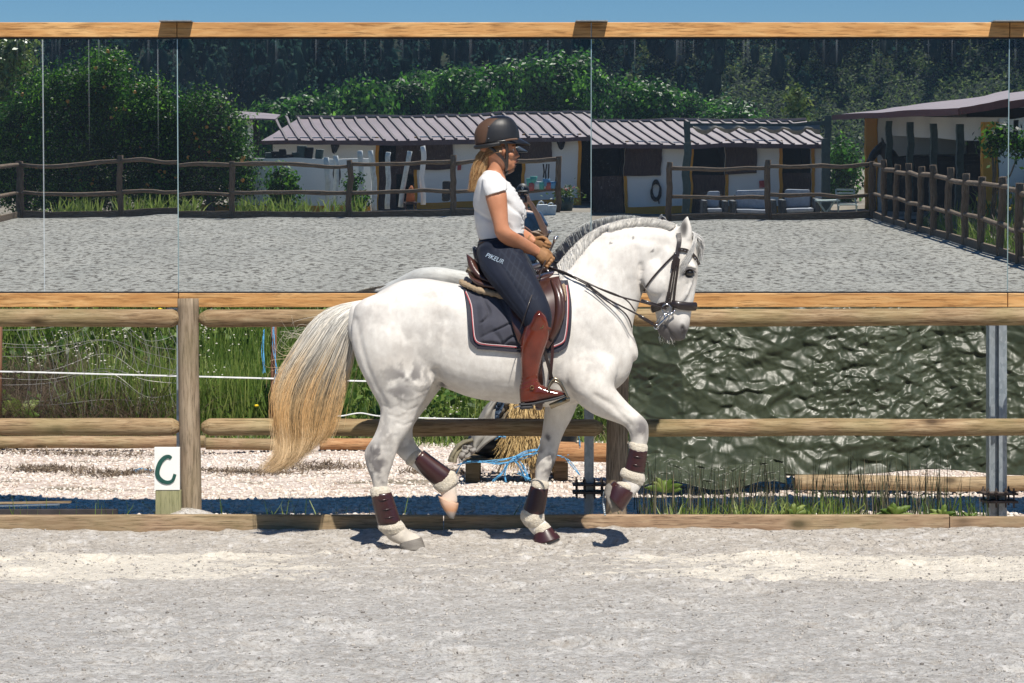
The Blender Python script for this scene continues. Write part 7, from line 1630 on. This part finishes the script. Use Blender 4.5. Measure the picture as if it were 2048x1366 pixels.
# boots
for sk in (-1, 1):
    b = MB()
    y0 = sk*.34
    pair_loft(b, [(1056, 634, 1100, 640, 24, y0), (1050, 652, 1101, 656, 25, y0), (1043, 675, 1097, 680, 24, y0), (1040.5, 700, 1089, 702, 21, y0), (1041, 722, 1082, 724, 18, y0), (1041.5, 745, 1077.5, 746, 16, y0), (1041, 762, 1077, 760, 15.5, y0), (1038.5, 778, 1084, 774, 16, y0), (1039, 790, 1090, 784, 16, y0), (1040, 806, 1088, 798, 16, y0)], 26, 4, 2.15, rnd=False)
    pair_loft(b, [(1062, 764, 1058, 810, 15, y0), (1080, 768, 1080, 805, 16, y0), (1098, 776, 1101, 800, 17, y0), (1116, 780, 1119, 795, 16, y0), (1129, 783, 1131, 791, 12, y0)], 20, 4, 2.3)
    pair_loft(b, [(1072, 622, 1083, 622, 22, y0+sk*.012), (1063, 630, 1093, 630, 28, y0+sk*.008), (1055, 642, 1100, 645, 28, y0+sk*.004), (1048, 656, 1101, 660, 26, y0)], 20, 4)
    o = fuse('boot', b, .0055, 3, .4); c_ = coords(o); n_ = normals(o); u2, v2 = uv_of(c_)
    dz = -.003*np.exp(-(np.sin((v2*1.0+u2*.35)/2.6+fbm(c_[:, 0]*20, c_[:, 1]*20, c_[:, 2]*20, 2, 3)*2.5)/.5)**2)*np.exp(-((v2-766)/13)**2); setco(o, c_+n_*dz[:, None]); o.data.materials.append(M['boot']); setp(o, rider)
    sl_ = MB(); pair_loft(sl_, [(1039, 806, 1040, 811, 16.5, y0), (1060, 805, 1061, 810, 17, y0), (1085, 800, 1087, 805, 17.5, y0), (1110, 794, 1113, 799, 17.5, y0), (1130, 788, 1133, 792, 13, y0)], 16, 4, 3.5); pair_loft(sl_, [(1040, 811, 1041, 819, 15, y0), (1063, 809, 1065, 817, 15, y0)], 14, 3, 4); sl_.build('sole', plain('boot_sole', (.03, .03, .033), .6), o, True)
    st2 = MB(); yy = y0-sk*0+sk*.0
    pts = [(1072, 649), (1080, 651), (1090, 655), (1101, 659)]; st2.tube([P(u, v, D0+y0+sk*(.072-.010*i)) for i, (u, v) in enumerate(pts)], .010, 8, flat=.35); st2.build('top_strap', M['boot'], o, True)
    bk = MB(); bk.torus(P(1082, 652, D0+y0+sk*.073), (1, 0, 0), (0, 0, 1), .012, .003, 10, 6); bk.torus(P(1064, 775, D0+y0+sk*.053), (1, 0, 1), (-1, 0, 1), .012, .003, 4, 6); bk.build('buckle', M['brass'], o)
    if sk < 0: sp_ = MB(); sp_.tube([P(1040, 812, D0+y0-.05), P(1032, 814, D0+y0-.01), P(1029, 815, D0+y0)], [.005, .004, .007], 8); sp_.build('spur', M['steel'], o, True)
# gloves with fingers
def glove(name, base, dirv, upv, curlv, sc=1.0, label=None, sk=1):
    """palm from the wrist along dirv; fingers spread along upv (index first), curling towards curlv"""
    g = MB(); base = Vector(base); d = Vector(dirv).normalized(); c = Vector(curlv).normalized(); up_ = d.cross(c); up_ = up_ if up_.dot(Vector(upv)) > 0 else -up_; up_.normalize(); c = (c-d*c.dot(d)).normalized()
    def q(a, b, e): return base+(d*a+up_*b+c*e)*sc
    g.tube([q(-.035, 0, 0), q(-.01, 0, 0), q(.02, .002, 0), q(.05, .002, 0), q(.078, 0, .004)], [x*sc for x in (.031, .029, .036, .042, .036)], 16, flat=.62, upv=tuple(c))
    for k, (off, L, r) in enumerate(((.030, 1.0, .0100), (.010, 1.08, .0105), (-.011, 1.0, .0100), (-.030, .82, .0088))):
        a0 = q(.070, off, .0); p = [a0, q(.098*L if L < 1 else .098, off, .006), q(.104, off*.98, .030), q(.088, off*.95, .046), q(.068, off*.92, .040)]
        g.tube(p, [r*1.1*sc, r*1.08*sc, r*sc, r*.95*sc, r*.8*sc], 10)
        g.ball(a0+d*.028*sc, r*1.12*sc, 10, 8)
    g.tube([q(.015, .026, .008), q(.045, .046, .018), q(.070, .046, .026), q(.092, .036, .030)], [.014*sc, .0125*sc, .0115*sc, .0085*sc], 10)
    o = fuse(name, g, .0038, 1, .4); o.data.materials.append(M['glove']); setp(o, rider); return o
s = NT('tan_glove'); M['glove'] = s.bsdf(s.ramp(s.noise(26, 4), [(.3, (.24, .115, .045)), (.7, (.36, .19, .085))]), .65, 0, s.bump(s.voro(160), .15, .002), .35)
glove('glove', P(1074, 504, D0-.092), (.78, .10, -.62), (.5, 0, .8), (-.25, 1, 0), 1.0)
glove('glove', P(1066, 483, D0+.078), (.90, -.10, -.40), (.35, 0, .9), (-.25, -1, 0), .98)
# whip, held in the near hand
wh = thing('riding_whip', 'dark riding whip with a silver cap held in the gloved hand', 'whip', P(1098, 506, D0-.03))
h = MB(); h.tube([P(1108, 484, D0-.02), P(1098, 506, D0-.04), P(1085, 535, D0-.16), P(1060, 600, D0-.42), P(1040, 660, D0-.46)], [.006, .006, .005, .0035, .002], 8); h.build('shaft', M['strap'], wh, True)
h = MB(); h.tube([P(1108, 484, D0-.02), P(1110, 479, D0-.018), P(1111.5, 476, D0-.016)], [.0065, .010, .013], 12); h.ball(P(1112.5, 474.5, D0-.016), (.015, .015, .008), 12, 6); h.build('cap', M['steel'], wh, True)
# helmet
hl = MB()
pair_loft(hl, [(999, 230.6, 1006, 230.8, 4, 0), (988, 232, 1017, 233.2, 14, 0), (973, 237.5, 1026, 239, 25, 0), (959, 247.5, 1033.5, 249.5, 32, 0), (951, 259, 1037.5, 261, 35, 0), (948.5, 270, 1039, 271, 36, 0), (949, 281, 1039.5, 279, 36, 0), (951, 291, 1037, 283, 35, 0)], 34, 5, 2.15, rnd=False)
hel = fuse('helmet', hl, .0055, 3, .4); c_ = coords(hel); u2, v2 = uv_of(c_)
# lower edge follows a curve: cut by pushing up
lim = np.interp(u2, [945, 955, 975, 1000, 1020, 1042], [295, 296, 292, 287.5, 284, 281]); over = v2 > lim; zc = HC+(YH-lim)*c_[:, 1]/F; c_[over, 2] = zc[over]; setco(hel, c_)
h = MB(); h.tube([P(u, v, D0+y) for u, v, y in spline([(1000, 287, -.103), (976, 291, -.098), (956, 294, -.06), (951, 294, 0), (956, 294, .06), (976, 291, .098), (1000, 287.5, .103)], 5)], .0125, 10); h.build('rim', plain('helmet_rim', (.012, .012, .013), .5), hel, True)
at = hel.data.attributes.new('brown', 'FLOAT', 'POINT'); at.data.foreach_set('value', (ss(1000-.0, 997, u2+((v2-236)/9)**1.5*-.0+0*v2+np.interp(v2, [233, 236, 240, 247, 254, 265, 277, 290], [-12, 0, 8, 15, 21, 24, 26, 30]))).astype(np.float32))
s = NT('helmet_shell'); c = s.mix(s.attr('brown'), (.014, .015, .018), (.085, .043, .024)); rgh = s.math('ADD', s.math('MULTIPLY', s.attr('brown'), .2), .46)
M['helmet'] = s.bsdf(c, rgh, 0, s.bump(s.noise(300, 2), .06, .001), .45); hel.data.materials.append(M['helmet']); setp(hel, rider)
tag(hel, None, None); hel['label'] = 'matt black helmet with brown back panel and wide brim'
h = MB(); pair_loft(h, [(950, 284, 951, 295, 37.5, 0), (960, 287, 962, 297, 38, 0)], 10, 2) if False else None
h = MB(); n = 22; vs = []
for j in range(6):
    t = j/5
    for i in range(n+1):
        a = -math.pi/2*1.08+math.pi*1.08*i/n; r0 = 1+.0*t; ex = .062*t*math.cos(a)**.8 if math.cos(a) > 0 else 0
        x = P(994, 282, D0).x+(.128*math.cos(a))+ex*1.0; y = D0+.104*math.sin(a)*(1-.05*t); z = P(0, 279+3.2*t*math.cos(a)+5*(1-max(0, math.cos(a))), D0).z-.014*t-.012*t*max(0, math.cos(a)); vs.append((x, y, z))
h.add(vs, [(j*(n+1)+i, j*(n+1)+i+1, (j+1)*(n+1)+i+1, (j+1)*(n+1)+i) for j in range(5) for i in range(n)]); o = h.build('brim', plain('brim_black', (.012, .012, .014), .3), hel, True); o.modifiers.new('s', 'SOLIDIFY').thickness = .009
h = MB(); h.tube([P(u, v, D0-.104) for u, v in spline([(1002, 287), (1010, 281.5), (1022, 279), (1036, 278)], 4)], [.002]+[.007]*11+[.003], 6, flat=.3); h.build('brim_trim', plain('brim_trim', (.10, .05, .028), .6), hel, True)
for (u, v) in ((977.5, 253), (977, 277)): h = MB(); h.ball(P(u, v, D0-.105 if v > 260 else D0-.098), .004, 8, 6); h.build('rivet', M['steel'], hel)
for sk in (-1, 1):
    h = MB(); h.tube([P(u, v, D0+sk*y) for (u, v, y) in spline([(1011, 284, .096), (1014, 300, .080), (1014, 318, .066), (1013, 334, .048), (1010, 342, .012)], 4)], .0095, 8, flat=.4)
    h.tube([P(u, v, D0+sk*y) for (u, v, y) in spline([(978, 294, .085), (990, 302, .082), (1003, 314, .074), (1011, 324, .062), (1013, 334, .048)], 4)], .0095, 8, flat=.4); h.build('chin_strap', M['strap'], hel, True)
# ponytail
s = NT('blonde_hair'); M['blonde'] = s.bsdf(s.ramp(s.attr('tint'), [(0, (.12, .05, .02)), (.4, (.36, .19, .08)), (.75, (.60, .38, .18)), (1, (.74, .54, .30))]), .45, 0, None, .4)
hr = Hair(); rr = random.Random(31)
for k in range(1300):
    a = rr.uniform(0, 6.28); q_ = math.sqrt(rr.random()); ca, sa = math.cos(a)*q_, math.sin(a)*q_; t0 = rr.random(); L = rr.uniform(.45, 1.0); wv = rr.uniform(.8, 5.0)
    path = [(980, 294, 10, .05), (969, 312, 13, .050), (960, 335, 14, .045), (953, 358, 12, .035), (946, 382, 8, .025), (939, 412, 4, .012)]
    pts = []; ph_ = rr.uniform(0, 6.28)
    for j, (u, v, wu, wy) in enumerate(path):
        if j/5 > L: break
        pts.append(P(u+ca*wu+wv*math.sin(ph_+j*1.5)+(rr.gauss(0, 1.0) if j > 1 else 0), v+rr.uniform(-2, 2), D0+sa*wy-.0))
    if len(pts) > 2: hr.add(sp3(pts, 3), rr.uniform(.0012, .0022), min(1, max(0, rr.gauss(.58, .26)-.1*(sa > 0))))
for k in range(420):   # swept-back hair under the helmet edge
    sk = rr.choice((-1, 1)); v0 = rr.uniform(290, 304); hr.add(sp3([P(1002+rr.uniform(-3, 2), v0, D0+sk*.079), P(990, v0+2, D0+sk*.083), P(976+rr.uniform(-4, 4), v0+4+rr.uniform(-3, 6), D0+sk*.06), P(968+rr.uniform(-4, 4), 310+rr.uniform(-6, 8), D0+sk*.02)], 3), .0016, min(1, max(0, rr.gauss(.3, .2))))
hr.build('ponytail', M['blonde'], rider)
# ---- the air
s = NT('haze_air'); pv = s.n('ShaderNodeVolumePrincipled'); pv.inputs['Color'].default_value = (.35, .62, 1, 1); pv.inputs['Density'].default_value = .00028; pv.inputs['Anisotropy'].default_value = .2
s.l(pv.outputs[0], s.out.inputs['Volume'])
hz = MB().box((-500, -560, -2), (500, 430, 100)).build('haze', s.m); stuff(hz, 'thin blue haze over the yard and the wooded hill', 'haze')
scene.cycles.volume_bounces = 0
